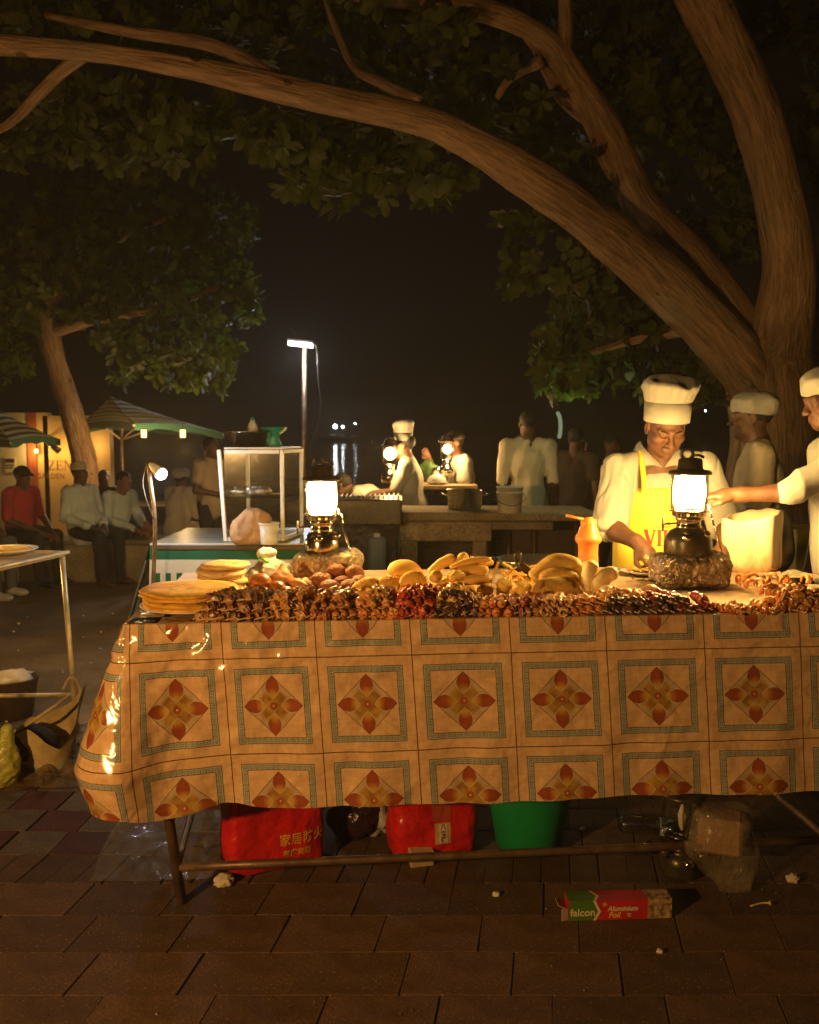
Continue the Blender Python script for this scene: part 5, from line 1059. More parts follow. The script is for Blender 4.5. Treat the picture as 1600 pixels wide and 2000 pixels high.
LL = lantern('shiny nickel lantern burning white hot on the pale wrapped block', pL + np.array([-.02, .01, hL - .003]), R(8), MT['chrome'], .94, (.072, .095))
# ------------------------------------------------------------------ skewers
def piece_meshes(kind):
    out = []
    for v in range(4):
        if kind == 'strip': V, F = lump((.024, .0052, .0215), .42, 1.8, 100 + v, 3)
        elif kind == 'chunk': V, F = lump((.021, .0145, .0195), .42, 1.9, 200 + v, 3)
        elif kind == 'rag': V, F = lump((.027, .011, .025), .58, 2.3, 300 + v, 3, 3)
        elif kind == 'curl':
            a = np.linspace(-.5, 4.2, 14); V, F = G().tube(np.stack([.0145 * np.cos(a), .004 * np.sin(a * .7 + v), .0145 * np.sin(a)], 1), np.linspace(.0095, .0035, 14), 8, mod=lambda t, b: 1 + .14 * sin(t * 40)).get()
        elif kind == 'ring': a = np.linspace(0, 2 * pi, 15); V, F = G().tube(np.stack([.017 * np.cos(a), .004 * np.sin(2 * a + v), .017 * np.sin(a)], 1), .0065, 7, False).get(); V = V * (1 + .12 * vnoise(V, 90., v))[:, None]
        elif kind == 'disc': V, F = G().lathe([(.001, -.007), (.0165, -.007), (.018, -.005), (.018, .005), (.0165, .007), (.001, .007)], 16).get(); V = V[:, [0, 2, 1]] * (1 + .05 * vnoise(V, 60., v))[:, None]; F = [f[::-1] for f in F]
        out.append((V, F))
    return out
PK = {k: piece_meshes(k) for k in ('strip', 'chunk', 'rag', 'curl', 'ring', 'disc')}
_pm = {}
def piece(kind, m, v):
    if (kind, m, v) not in _pm: _pm[kind, m, v] = mesh_of('meat_piece', *PK[kind][v], FD[m]); 
    return _pm[kind, m, v]
stick_me = mesh_of('stick', *G().tube([(0, -.042, 0), (0, .20, 0)], [.0027, .0022], 6).get(), MT['stick'])
q_ = random.Random(5)
def skewer(label, group, p, yaw, pitch, recipe, scale=1.):
    """recipe: kinds and stuffs from the tip back"""
    t = thing('meat_skewer', label, 'skewer', p, 0, group); t.rotation_euler = (pitch, q_.uniform(-.3, .3), yaw); t.scale = (scale,) * 3
    put('stick', stick_me, t); y = q_.uniform(.004, .014)
    for kind, m in recipe:
        st = {'strip': .0078, 'chunk': .025, 'rag': .020, 'curl': .018, 'ring': .011, 'disc': .012}[kind]
        o = put('meat_piece', piece(kind, m, q_.randrange(4)), t, (q_.uniform(-.002, .002), y, q_.uniform(-.002, .002)), (q_.uniform(-.35, .35), q_.uniform(0, 6.28), q_.uniform(-.4, .4))); y += st
        if kind == 'disc': o.rotation_euler = (q_.uniform(-.15, .15), q_.uniform(0, 6), q_.uniform(-.15, .15))
    return t
def rec(kind, m, n, lead=None, mixw=None):
    r = list(lead or [])
    for i in range(n): r.append((kind, m) if not mixw or q_.random() > .3 else mixw)
    return r
ROW = ('bottom', 'middle', 'top'); ORD = ('first', 'second', 'third', 'fourth', 'fifth', 'sixth', 'seventh', 'eighth', 'ninth', 'tenth', 'eleventh')
BUN = [  # px range along the front edge, how many on the lowest layer, layers, yaw degrees, recipe maker, label, group
    (392, 512, 10, 3, -36, lambda: rec('strip', 'beef', 19), 'dark folded beef skewer', 'dark beef skewers'),
    (522, 596, 6, 3, -32, lambda: rec('strip', 'chicken', 17), 'light brown folded chicken skewer', 'folded chicken skewers'),
    (606, 684, 6, 3, -26, lambda: rec('chunk', 'kebab', 6), 'reddish brown chunky meat skewer', 'chunky brown meat skewers'),
    (694, 764, 5, 3, -28, lambda: rec('rag', 'squid', 6, [('disc', 'carrot')], ('rag', 'chicken')), 'golden skewer tipped with orange carrot', 'carrot tipped golden skewers'),
    (774, 840, 5, 3, -24, lambda: rec('rag', 'tandoori', 7), 'bright red spiced meat skewer', 'red spiced skewers'),
    (850, 926, 5, 3, -22, lambda: rec('rag', 'squid', 6, [('chunk', 'charred')], ('disc', 'pepper')), 'golden seafood and green pepper skewer', 'pepper and seafood skewers'),
    (938, 992, 4, 2, -26, lambda: rec('chunk', 'chicken', 5, [('disc', 'carrot'), ('disc', 'carrot')]), 'skewer tipped with two orange slices', 'orange tipped skewers'),
    (1002, 1056, 5, 2, -28, lambda: rec('strip', 'kebab', 17, None, ('strip', 'tandoori')), 'red brown thinly folded meat skewer', 'red brown folded skewers'),
    (1066, 1122, 5, 2, -14, lambda: rec('ring', 'pale', 12), 'pale ringed octopus skewer', 'pale octopus skewers'),
    (1132, 1190, 5, 2, 14, lambda: rec('chunk', 'pale', 5, [('disc', 'carrot')], ('ring', 'prawn')), 'pinkish orange seafood skewer', 'pinkish seafood skewers'),
    (1202, 1290, 8, 2, 6, lambda: rec('rag', 'seafood', 6, [('chunk', 'charred')]), 'browned curly seafood skewer', 'browned seafood skewers'),
    (1300, 1370, 6, 2, 4, lambda: rec('ring', 'octopus', 12, [('chunk', 'charred')]), 'deep red octopus skewer', 'deep red octopus skewers'),
    (1388, 1410, 2, 2, 2, lambda: rec('ring', 'octopus', 11), 'red octopus skewer of the small pair', 'small pair of octopus skewers')]
for x0, x1, n, L, yw, mk, lab, grp in BUN:
    a, b = top(x0, 1212), top(x1, 1212)
    sa, sb = float((a - FL).dot(e)), float((b - FL).dot(e))
    for l in range(L):
        m = max(1, n - l)
        for i in range(m):
            f = (i + .5 * l) / max(1, n - 1); s = sa + (sb - sa) * f + q_.uniform(-.006, .006)
            d = .012 + .022 * l + q_.uniform(-.012, .016)
            skewer(f"{lab}, {ROW[l] if L > 2 else ('lower', 'upper')[l]} row, {ORD[i]} from the left", grp, tb(s, d, .018 + .0235 * l + q_.uniform(-.003, .003)), yawT + R(yw) + q_.uniform(-.2, .2), R(-1 + 1. * l) + q_.uniform(-.06, .06), mk(), .74)
for i, (px, py, yw, lab) in enumerate(((1442, 1206, 30, 'prawn skewer lying aslant on the bare paper, next to the red octopus'), (1474, 1206, 16, 'prawn skewer alone in the middle of the bare paper'), (1505, 1206, 2, 'straight prawn skewer on the bare paper beside the heap of prawns'))):
    skewer(lab, 'single prawn skewers', top(px, py) + nb_ * .005 + np.array([0, 0, .02]), R(yw), 0, rec('curl', 'prawn', 10), .68)
    if i == 0: skewer('second prawn skewer lying against the slanting one', 'single prawn skewers', top(px + 10, py) + np.array([0, 0, .02]), R(26), 0, rec('curl', 'prawn', 10), .68)
for i in range(21):
    l = i // 8; px = 1522 + (i % 8) * 12 + 6 * l; p = top(px, 1200 - 3 * (i % 2)) + np.array([0, 0, .016 + .021 * l]); skewer(f"glistening prawn skewer of the heap, {ROW[l]} row, {ORD[i % 8]} from the left", 'heaped prawn skewers', p, R(q_.uniform(-30, 26)), R(3 * l), rec('curl', 'prawn', 9, None, ('rag', 'seafood')), .68)
for i in range(12):
    px, py = q_.uniform(1440, 1575), q_.uniform(1148, 1172); p = top(px, py) + np.array([0, 0, .02 + q_.uniform(0, .03)]); t = thing('prawn', 'whole loose prawn with long feelers behind the skewered heap', 'prawn', p, q_.uniform(0, 6), 'loose prawns')
    a = np.linspace(-.4, 3.6, 16); t.scale = (.95,) * 3; obj('prawn_body', G().tube(np.stack([.02 * np.cos(a), .003 * np.sin(a), .02 * np.sin(a)], 1), np.linspace(.011, .003, 16), 9, mod=lambda u, b: 1 + .14 * sin(u * 44)), FD['prawn'], t)
    for k in range(4): b = q_.uniform(-.4, .4); obj('feeler', G().tube(smooth_path([(.02, 0, -.008), (.04, b * .04, .0 + .01 * k), (.075, b * .12, .02 + .012 * k)], 4), .0008, 4), FD['prawn'], t)
# ------------------------------------------------------------------ breads
def bread(name, label, group, p, r, th, m, seed, wav=.006, cat='flatbread', tilt=(0, 0)):
    V, F = G().lathe([(.001, 0), (r * .6, 0), (r * .93, .001), (r, th * .45), (r * .96, th * .9), (r * .7, th), (r * .35, th * .93), (.001, th)], 44, mod=lambda t, a: 1 + .022 * np.sin(a * 3 + seed) + .015 * np.sin(a * 7 + 2 * seed)).get()
    V = V.copy(); V[:, 2] += wav * fbm(V, 9., seed, 2) * np.clip(np.hypot(V[:, 0], V[:, 1]) / r, .2, 1); o = obj(name, (V, F), m, None, loc=p, rot=(tilt[0], tilt[1], seed * 1.3)); return tag(o, label, cat, group)
pc = top(372, 1196) + np.array([0, .035, 0])
pl = thing('plate', 'white plate under the stack of yellow flatbreads', 'plate', pc); obj('dish', G().lathe([(.001, .003), (.10, .003), (.155, .018), (.168, .022), (.168, .026), (.15, .022), (.1, .008), (.001, .008)], 48), MT['plate'], pl)
NM = ('lowest', 'second lowest', 'third', 'second from the top', 'topmost')
for i in range(4): bread('flatbread', ('lowest thick yellow flatbread of the stack on the white plate', 'second thick yellow flatbread up from the white plate', 'third thick yellow flatbread up from the white plate', 'topmost yellow flatbread with browned spots at the table corner')[i], 'yellow flatbreads on the plate', pc + np.array([.004 * (i % 2) - .006 * i, .003 * i, .018 + i * .0145]), .158 + .003 * (i % 2), .0145, FD['chapati'], i + 1, .005)
pn = top(428, 1160) + np.array([0, .06, 0])
ty = thing('tray', 'grey metal tray under the pale puffy flatbreads', 'tray', pn); obj('tray_plate', G().lathe([(.001, .002), (.12, .002), (.135, .012), (.138, .016), (.12, .006), (.001, .006)], 40), MT['dullmetal'], ty)
for i in range(5): bread('puffy_flatbread', ('lowest pale puffy flatbread on the grey tray', 'second pale puffy flatbread up from the grey tray', 'middle pale puffy flatbread of the leaning stack', 'fourth pale puffy flatbread up from the grey tray', 'topmost pale puffy flatbread with brown blisters')[i], 'pale puffy flatbreads on the tray', pn + np.array([.010 * sin(i * 2.), .008 * cos(i * 3.), .008 + i * .0195]), .088 + .004 * sin(i * 5), .020, FD['naan'], 20 + i, .009, tilt=(.05 * sin(i * 2), .06 * cos(i * 2)))
def ballthing(name, label, cat, group, px, py, Y, r, m, seed, amp=.05, f=1.2, sq=(1, 1, .86)):
    V, F = lump((r * sq[0], r * sq[1], r * sq[2]), amp, f, seed, 3); return tag(obj(name, (V, F), m, None, loc=at(px, py, Y), rot=(0, 0, seed)), label, cat, group)
for i, (px, py, r, lab) in enumerate(((508, 1140, .043, 'shiny brown bun, biggest and highest of its group'), (463, 1160, .038, 'dark brown bun in the shade beside the yellow flatbreads'), (498, 1168, .033, 'dark brown bun resting on the beef skewers'), (541, 1150, .032, 'brown bun touching the fried pastries'), (556, 1160, .034, 'pale topped bun in front of the fried pastries'), (533, 1170, .036, 'brown bun lowest in front beside the chicken skewers'))):
    ballthing('bread_bun', lab, 'bun', 'brown bread buns', px, py, 3.10 - .02 * (i > 2), r, FD['bun'], 30 + i)
for i, (px, py, yw, lab) in enumerate(((552, 1132, .4, 'three cornered fried pastry with its peak pointing up'), (580, 1142, 1.6, 'fried pastry lying flat beside the wrapped block'), (563, 1158, 2.6, 'fried pastry lowest in front, over the chicken skewers'), (596, 1150, .2, 'fried pastry nearest the brown balls'))):
    S_ = SDF().cap((-.05, -.03, 0), (.05, -.035, 0), .011, .011, .02).cap((.05, -.035, 0), (.0, .05, .0), .011, .008, .02).cap((0, .05, 0), (-.05, -.03, 0), .008, .011, .02).ell((0, -.008, 0), (.04, .032, .022), None, .03); V, F = S_.mesh(.004); V, F = disp(V, F, lambda P: .0015 * fbm(P, 60., i, 2)); tag(obj('fried_pastry', (V, F), FD['samosa'], None, loc=at(px, py, 3.14), rot=((1.0, .35, .2, .5)[i], .25, yw)), lab, 'pastry', 'fried pastries')
for i, (px, py, Y, r, lab) in enumerate(((657, 1117, 3.22, .035, 'crusty brown ball highest against the pale wrapped block'), (692, 1120, 3.22, .0365, 'crusty brown ball highest at the corner of the pale wrapped block'), (644, 1150, 3.08, .038, 'crusty brown ball with orange glow at the front of its heap'), (682, 1149, 3.08, .037, 'crusty brown ball right beside the seeded bread'), (623, 1136, 3.14, .036, 'dark crusty ball in the shade between the pastry and the front balls'), (606, 1148, 3.12, .032, 'crusty brown ball nearest the fried pastries'), (702, 1138, 3.16, .033, 'crusty ball peeping out behind the seeded bread'), (640, 1135, 3.2, .034, 'dark crusty ball hidden in the middle of the heap'), (668, 1140, 3.18, .035, 'dark crusty ball under the two highest ones'))):
    ballthing('fried_ball', lab, 'fried ball', 'fried brown balls', px, py, Y, r, FD['ball'], 60 + i, .07, 3.)
def moon(label, px, py, Y, r, rot, m, seeds=False):
    V, F = lump(r, .05, 1.5, int(px), 3); V = V.copy(); V[:, 2] = np.maximum(V[:, 2], -r[2] * .35); t = thing('yellow_bread', label, 'bread', at(px, py, Y), 0, 'yellow bread pieces'); t.rotation_euler = rot; obj('loaf', (V, F), m, t)
    if seeds:
        g = G()
        for k in range(60): a, b = q_.uniform(0, 6.28), q_.uniform(.1, .95); p = np.array([cos(a) * b * r[0], sin(a) * b * r[1], 0]); p[2] = r[2] * math.sqrt(max(0, 1 - b * b)) * 1.0; g.ell(p, (.0022, .0030, .0014), 6, rz(a * 3))
        tag(obj('sesame_seeds', g, FD['naan'], t), kind='stuff')
moon('big yellow domed half bread on top of the bread heap', 792, 1118, 3.16, (.066, .05, .042), (.5, .25, -.2), FD['cocobread']); moon('upright cut yellow bread wedge leaning in front of the dome', 808, 1138, 3.06, (.050, .022, .044), (-.35, .1, .15), FD['cocobread'])
moon('pale seeded bread with a bitten end beside the brown balls', 714, 1148, 3.05, (.055, .034, .034), (.35, -.25, .5), FD['cocobread'], True); moon('pale seeded bread between the bitten one and the wedge', 758, 1143, 3.08, (.052, .036, .034), (.4, -.1, .3), FD['cocobread'], True); moon('small yellow bread end low in front of the bitten bread', 683, 1165, 3.0, (.024, .022, .022), (0, 0, .3), FD['cocobread']); moon('plain yellow bread hidden under the dome', 765, 1160, 3.12, (.07, .05, .03), (0, 0, .2), FD['cocobread'])
CAS = [((847, 1147), (961, 1131), 10.5, 3.02, 'long thick cassava stick lowest in front'), ((838, 1121), (887, 1089), 11, 3.1, 'fat cassava stick slanting up to the peak of the heap'), ((893, 1107), (911, 1087), 10, 3.1, 'short cassava stub standing at the top of the heap'), ((880, 1108), (959, 1092), 6, 3.06, 'thin cassava stick pointing up to the chips'), ((873, 1127), (953, 1112), 10, 3.05, 'thick cassava stick in the middle of the heap'), ((846, 1131), (858, 1127), 10.5, 3.03, 'round cassava end poking out at the side'), ((882, 1131), (903, 1127), 10, 3.0, 'stubby cassava piece on the front stick'), ((903, 1161), (916, 1158), 9, 3.0, 'small cassava cube in the shade under the heap'), ((938, 1160), (958, 1152), 12, 2.99, 'pale broken cassava chunk beside the cut potato'), ((850, 1155), (930, 1150), 11, 3.08, 'cassava stick buried at the bottom of the heap'), ((862, 1140), (940, 1128), 11, 3.12, 'cassava stick buried behind the front ones'), ((930, 1112), (962, 1098), 7, 3.1, 'blunt cassava end beside the frying pan')]
for i, (a, b, r, Y, lab) in enumerate(CAS):
    p, q = at(*a, Y), at(*b, Y + .03); r = r / ppm(Y); mid = (p + q) / 2 + np.array([0, 0, .004]); P = smooth_path([p - mid, np.array([0, 0, .004]), q - mid], 6)
    V, F = G().tube(P, r * (1 - .35 * np.linspace(-1, 1, len(P)) ** 8), 12).get(); V = V * 1.; V, F = disp(V, F, lambda P_: .0035 * fbm(P_, 26., i, 2)); tag(obj('cassava_stick', (V, F), FD['cassava'], None, loc=mid), lab + ' of boiled cassava' if 'cassava' not in lab else lab, 'cassava', 'boiled cassava pieces')
for i in range(64):
    px, py = q_.gauss(1022, 24), q_.uniform(1122, 1156); px = min(1078, max(966, px)); h = .05 * math.exp(-((px - 1015) / 34) ** 2) * q_.random(); p = top(px, py + 6) + np.array([0, .02, .012 + h]); L = q_.uniform(.04, .075)
    o = obj('potato_chip', G().bbox((0, 0, 0), (L, .0085, .0085), .0015), FD['fries'], None, False, p, (q_.uniform(0, 1), q_.uniform(-.6, .6), q_.uniform(0, 6.28))); tag(o, 'golden potato chip in the loose heap between cassava and plantain', 'potato chip', 'potato chips')
for a, b, lab in (((966, 1118), (973, 1100), 'long potato chip standing upright at the edge of the cassava'), ((990, 1122), (1000, 1113), 'potato chip sticking up from the middle of the heap')):
    p, q = at(*a, 3.06), at(*b, 3.06); tag(obj('potato_chip', G().bbox((0, 0, 0), (.008, .009, float(np.linalg.norm(q - p)) + .01), .0015, zto(q - p)), FD['fries'], None, False, (p + q) / 2), lab, 'potato chip', 'potato chips')
for px, py, lab in ((984, 1149, 'cut potato half with a pale flat top'), (1021, 1153, 'rounded potato half in shade beside the plantain')):
    p = at(px, py, 3.0); V, F = SDF().cap((0, 0, -.02), (0, 0, .016), .022, .026, .01).mesh(.004); V[:, 2] = np.minimum(V[:, 2], .026); tag(obj('potato_half', disp(V, F, lambda P: .0015 * fbm(P, 40., 2)), FD['cassava'], None, loc=p, rot=(.35, .15, 0)), lab, 'potato', 'cut potatoes')
def banana(label, pts, r, m, group):
    P = np.array([at(*p) for p in pts]); b = P.mean(0); P = smooth_path(P - b, 7); u = np.linspace(0, 1, len(P)); rr = r * np.clip(np.minimum(u / .25, (1 - u) / .18) ** .6, .22, 1); V, F = G().tube(P, rr, 12, mod=lambda t, a: 1 + .06 * np.cos(a * 5)).get(); V, F = disp(V, F, lambda P_: .002 * fbm(P_, 30., 4, 2)); tag(obj('plantain' if m == 'plantain' else 'peeled_banana', (V, F), FD[m], None, loc=b), label, 'banana', group)
banana('browned plantain curving over the top of the bunch', [(1140, 1130, 3.12), (1120, 1106, 3.13), (1085, 1100, 3.14), (1052, 1124, 3.14), (1044, 1136, 3.14)], .034, 'plantain', 'browned plantains'); banana('spotted plantain lying lowest in front of the chips', [(1138, 1158, 3.04), (1105, 1146, 3.02), (1070, 1146, 3.0), (1042, 1157, 3.0)], .030, 'plantain', 'browned plantains'); banana('plantain squeezed between the other two', [(1136, 1142, 3.1), (1110, 1126, 3.1), (1075, 1126, 3.1), (1055, 1142, 3.1)], .028, 'plantain', 'browned plantains'); banana('short plantain end beside the orange bottle', [(1142, 1150, 3.1), (1136, 1120, 3.12), (1126, 1102, 3.14)], .022, 'plantain', 'browned plantains')
banana('peeled pale banana standing upright against the orange bottle', [(1150, 1163, 3.06), (1149, 1140, 3.06), (1153, 1112, 3.07), (1158, 1094, 3.08)], .026, 'banana', 'peeled bananas'); banana('peeled pale banana bending away towards the onions', [(1160, 1163, 3.04), (1172, 1138, 3.04), (1190, 1122, 3.05), (1208, 1126, 3.05)], .027, 'banana', 'peeled bananas')
for i, (px, py, r, lab) in enumerate(((1185, 1158, .030, 'glossy round onion in front of the bent banana'), (1272, 1157, .031, 'pale round onion beside the foil wrapped block'), (1225, 1160, .022, 'small shallot between the two round onions'), (1203, 1166, .02, 'smallest shallot beside the glossy round onion'))): ballthing('onion', lab, 'onion', 'onions among the seafood', px, py, 3.0, r, FD['onion'], 80 + i, .03, 1., (1, 1, .92))
for i, (px, py, lab) in enumerate(((1236, 1137, 'dark green lime leaf lying on the board'), (1290, 1146, 'dark scrap against the foil wrapped block'), (1265, 1142, 'dry dark leaf behind the pale onion'))): tag(obj('herb_leaf', (LV * .05, LF), mat('dark_leaf', (.05, .055, .02), .6), None, loc=top(px, py) + np.array([0, 0, .012]), rot=(.3, .2, i)), lab, 'leaf', 'dark leaves on the board')
# ------------------------------------------------------------------ wares behind the food
p = top(1045, 1116) + np.array([0, .08, 0]); pan = thing('frying_pan', 'wide shallow frying pan behind the potato chips', 'pan', p); obj('pan_bowl', G().lathe([(.001, .004), (.12, .004), (.155, .035), (.16, .04), (.162, .043), (.15, .036), (.118, .01), (.001, .01)], 48), MT['dullmetal'], pan); obj('handle', G().tube([(-.15, -.02, .04), (-.20, -.03, .05), (-.27, -.04, .055)], .009, 8), MT['blackmetal'], pan)
p = at(1022, 1112, 3.35); t = thing('black_spatula', 'black spatula with a looped handle standing in the frying pan', 'spatula', p); obj('blade', G().bbox((.01, 0, -.02), (.06, .004, .09), .0015, ry(R(-50))), MT['blackmetal'], t, False); obj('handle', G().tube(smooth_path([(-.012, 0, .0), (-.026, 0, .03), (-.03, 0, .055), (-.012, 0, .06), (-.016, 0, .03)], 4), .006, 8), MT['blackmetal'], t)
p = top(1148, 1128); t = thing('sauce_bottle', 'fat orange squeeze bottle with a spoon stuck in its lid', 'bottle', p); obj('bottle_body', G().lathe([(.001, 0), (.040, 0), (.043, .006), (.042, .05), (.039, .10), (.040, .135), (.050, .145), (.053, .156), (.050, .167), (.043, .175), (.036, .20), (.030, .212), (.029, .216)], 40), MT['orange'], t); obj('bottle_lid', G().lathe([(.031, .214), (.0315, .232), (.018, .236), (.014, .243), (.001, .245)], 32), MT['orange'], t); obj('spoon', G().tube([(-.005, 0, .232), (-.045, -.005, .24), (-.092, -.012, .252)], [.006, .0055, .0065], 8), FD['carrot'], t)
p = top(1262, 1124) + np.array([0, .03, 0]); t = thing('plate', 'white plate of chopped omelette on the chef\'s board', 'plate', p); obj('dish', G().lathe([(.001, .003), (.065, .003), (.098, .014), (.1, .018), (.065, .008), (.001, .008)], 36), MT['plate'], t)
for i in range(14): V, F = lump((.016, .012, .007), .35, 2., 400 + i, 2); tag(obj('omelette_piece', (V, F), FD['omelette'], None, loc=p + np.array([q_.uniform(-.06, .06), q_.uniform(-.04, .04), .015 + q_.uniform(0, .01)]), rot=(0, 0, q_.uniform(0, 6))), 'chopped omelette scrap on the chef\'s white plate', 'omelette', 'chopped omelette')
# cut down jerrycan
p = top(1482, 1121); jc = thing('jerrycan', 'yellowed plastic jerrycan with its top cut off, scorched at the base', 'jerrycan', p + nb_ * .07, R(-38)); A_ = np.zeros((2 * 16, 49, 3))
for i in range(16):
    for j in range(49):
        a = j / 48 * 2 * pi; ca_, sa_ = cos(a), sin(a); rr = 1 / (abs(ca_ / .107) ** 10 + abs(sa_ / .078) ** 10) ** .1; v = i / 15; topz = .238 + .020 * np.clip(ca_ * .8 + sa_ * .9, -1, 1) + .0025 * sin(a * 7) + (.003 if j % 7 < 3 else 0)
        zz_ = topz * v; kk = (1 - .16 * max(0, 1 - zz_ / .03) ** 2) * (1 + .012 * sin(v * 9)); A_[i, j] = (ca_ * rr * kk, sa_ * rr * kk, zz_)
for i in range(16): A_[16 + i] = A_[15 - i] * np.array([.965, .955, 1]) + np.array([0, 0, .004 if i == 15 else 0.])
obj('can_wall', G().sheet(A_), MT['jerry'], jc, True); obj('can_base', G().box((0, 0, .004), (.17, .12, .006)), MT['jerry'], jc, False)
for i, (px, py, w_, d_, yw, lab) in enumerate(((1545, 1128, .22, .16, .3, 'folded old newspaper under the cut jerrycan'), (1585, 1160, .20, .22, -.2, 'crumpled old newspaper beneath the prawn heap'), (1478, 1190, .30, .12, .03, 'flat greasy newsprint sheet under the prawn skewers'))):
    c = top(px, py); S_ = np.zeros((14, 16, 3))
    for a in range(14):
        for b in range(16): x, y = (b / 15 - .5) * w_, (a / 13 - .5) * d_; S_[a, b] = (x, y, 0)
    P_ = S_.reshape(-1, 3); k_ = .014 if i < 2 else .003; P_[:, 2] = .004 + .002 * i + k_ * (np.abs(fbm(P_ + i, 12., i, 2))); tag(obj('newspaper_sheet', G().sheet(P_.reshape(14, 16, 3)), MT['newsprint'], None, True, c + np.array([0, 0, .003]), (0, 0, yw)), lab, 'newspaper', 'old newspaper')
# bag of chillies tied up
p = top(530, 1143); S_ = SDF().ell((0, 0, .045), (.075, .055, .048), None, .03).ell((.05, 0, .04), (.055, .05, .038), None, .03).ell((-.055, -.01, .03), (.04, .04, .03), None, .03).cap((-.01, 0, .08), (-.02, 0, .115), .028, .022, .03).ell((-.015, 0, .125), (.035, .028, .016), None, .02); V, F = S_.mesh(.005); V, F = disp(V, F, lambda P: .005 * (1 - 2 * np.abs(fbm(P, 24., 6, 3)))); V[:, 2] = np.maximum(V[:, 2], 0)
t = thing('plastic_bag', 'thin white knotted plastic bag with a green tie behind the buns', 'bag', p); obj('bag_body', (V, F), MT['bag_white'], t); a = np.linspace(0, 5.4, 18); obj('tie', G().tube(np.stack([-.018 + .026 * np.cos(a), .028 * np.sin(a) - .006, .10 + .009 * np.sin(a * 2)], 1), .0045, 6), MT['twist'], t); obj('bag_filling', lump((.06, .045, .032), .1, 2., 2, 3)[0:2], FD['naan'], t, loc=(0, 0, .042))
# ------------------------------------------------------------------ the chef
cy = 4.16; chef_o = np.array([at(1297, 1000, 3.97)[0], cy, 0.])
chef = thing('person', 'chef in a tall white hat, white shirt and yellow apron cutting food with a knife', 'person', chef_o)
hcC = np.array([0., -.19, 1.520]); HC = rx(.50)
shR_, elR_, wrR_ = np.array([-.185, -.10, 1.325]), np.array([-.252, -.20, 1.085]), np.array([-.165, -.385, 1.035]); shL_, elL_, wrL_ = np.array([.195, -.10, 1.33]), np.array([.285, -.18, 1.085]), np.array([.20, -.40, 1.02])
S = SDF(); head_sdf(S, hcC, HC, 1.02, 1.05, .95); S.cap((0, -.05, 1.33), hcC + HC @ np.array([0, .02, -.05]), .060, .056, k=.03)
for d in (-1, 1): S.cap(hcC + HC @ np.array([d * .022, -.088, -.02]), hcC + HC @ np.array([d * .036, -.078, -.055]), .004, .004, .006, True)
S.cap((0, 0, .80), (0, -.05, 1.22), .11, .12, k=.05); S.cap((0, -.05, 1.22), (0, -.07, 1.34), .12, .06, k=.05)
for a, b, c, s in ((shR_, elR_, wrR_, -1), (shL_, elL_, wrL_, 1)): S.cap((0, -.07, 1.31), a, .06, .05, k=.04); S.cap(a, b, .050, .042, k=.02); S.cap(b, b + (c - b) * .35, .043, .042, k=.02); S.cap(b + (c - b) * .35, c, .042, .029, k=.02)
hdR = np.array([.42, -.62, -.60]); hdR /= np.linalg.norm(hdR); hand_sdf(S, wrR_ + hdR * .02, hdR, -1, 1.06, 1.15, up=(-.25, -.5, .8), k=.004); hdL = np.array([-.5, -.7, -.45]); hand_sdf(S, wrL_ + hdL / np.linalg.norm(hdL) * .02, hdL, 1, 1.06, .7, up=(.2, -.5, .8), k=.004)
V, F = S.mesh(.0042); V, F = disp(V, F, lambda P: .0007 * fbm(P, 70., 2, 2)); obj('body', (V, F), MT['skin'], chef)
def torso(S, w=0.):
    S.ell((0, -.06, 1.20), (.195 + w, .135 + w, .19 + w), rx(-.2), .05); S.ell((0, -.055, .98), (.19 + w, .15 + w, .22 + w), None, .06); S.cap((0, 0, .86), (0, -.02, .74), .165 + w, .17 + w, .05)
    for sh in (shR_, shL_): S.cap(np.array([0, -.05, 1.385]), sh + np.array([0, 0, .012]), .052 + w, .070 + w, .04)
S = SDF(); torso(S)
for a, b, s in ((shR_, elR_, -1), (shL_, elL_, 1)): S.cap(a, a + (b - a) * .93, .078, .088, k=.04); S.ell(a + (b - a) * 1.0, (.07, .07, .05), zto(b - a), .012, True)
S.ell((0, -.13, 1.45), (.058, .10, .075), rx(.3), .012, True); S.cap((0, -.15, 1.41), (0, -.165, 1.315), .034, .003, .01, True)
V, F = S.mesh(.006); V, F = disp(V, F, lambda P: (.3 + .7 * np.clip((np.abs(P[:, 0]) - .08) / .08, 0, 1)) * (.010 * vnoise(P * np.array([1, 1, .35]), 7., 4) - .016 * np.clip(1 - 3.2 * np.abs(vnoise(P * np.array([1.2, 1.2, .16]) + P[:, [2, 2, 2]] * np.array([.42, .2, 0]) * np.sign(P[:, :1]), 9., 11)), 0, 1) - .006 * np.clip(1 - 4 * np.abs(vnoise(P * np.array([1, 1, .5]), 16., 12)), 0, 1))); shirt = obj('shirt', (V, F), MT['shirt'], chef)
S = SDF(); S.ell((0, -.06, 1.20), (.185, .125, .18), rx(-.2), .05); S.ell((0, -.085, 1.345), (.065, .05, .055), None, .04); obj('undershirt', S.mesh(.008), MT['inner'], chef)
for d in (-1, 1):   # collar wings
    A1 = np.array([(.064, .0, 1.462), (.070, -.07, 1.438), (.048, -.13, 1.398), (.004, -.162, 1.348)]); B1_ = np.array([(.088, .005, 1.425), (.118, -.06, 1.400), (.124, -.12, 1.380), (.104, -.168, 1.352)]); A1 = smooth_path(A1, 4); B1_ = smooth_path(B1_, 4)
    Sx = np.array([A1 * (1 - t_) + B1_ * t_ + np.array([0, -.016 * sin(pi * min(1, t_ * 1.1 + .1)), .010 * sin(pi * t_)]) for t_ in np.linspace(0, 1, 6)]) * np.array([d, 1, 1]); g = G().sheet(Sx, flip=d < 0).sheet(Sx + np.array([0, .004, -.004]), flip=d > 0); obj('collar', g, MT['shirt'], chef)
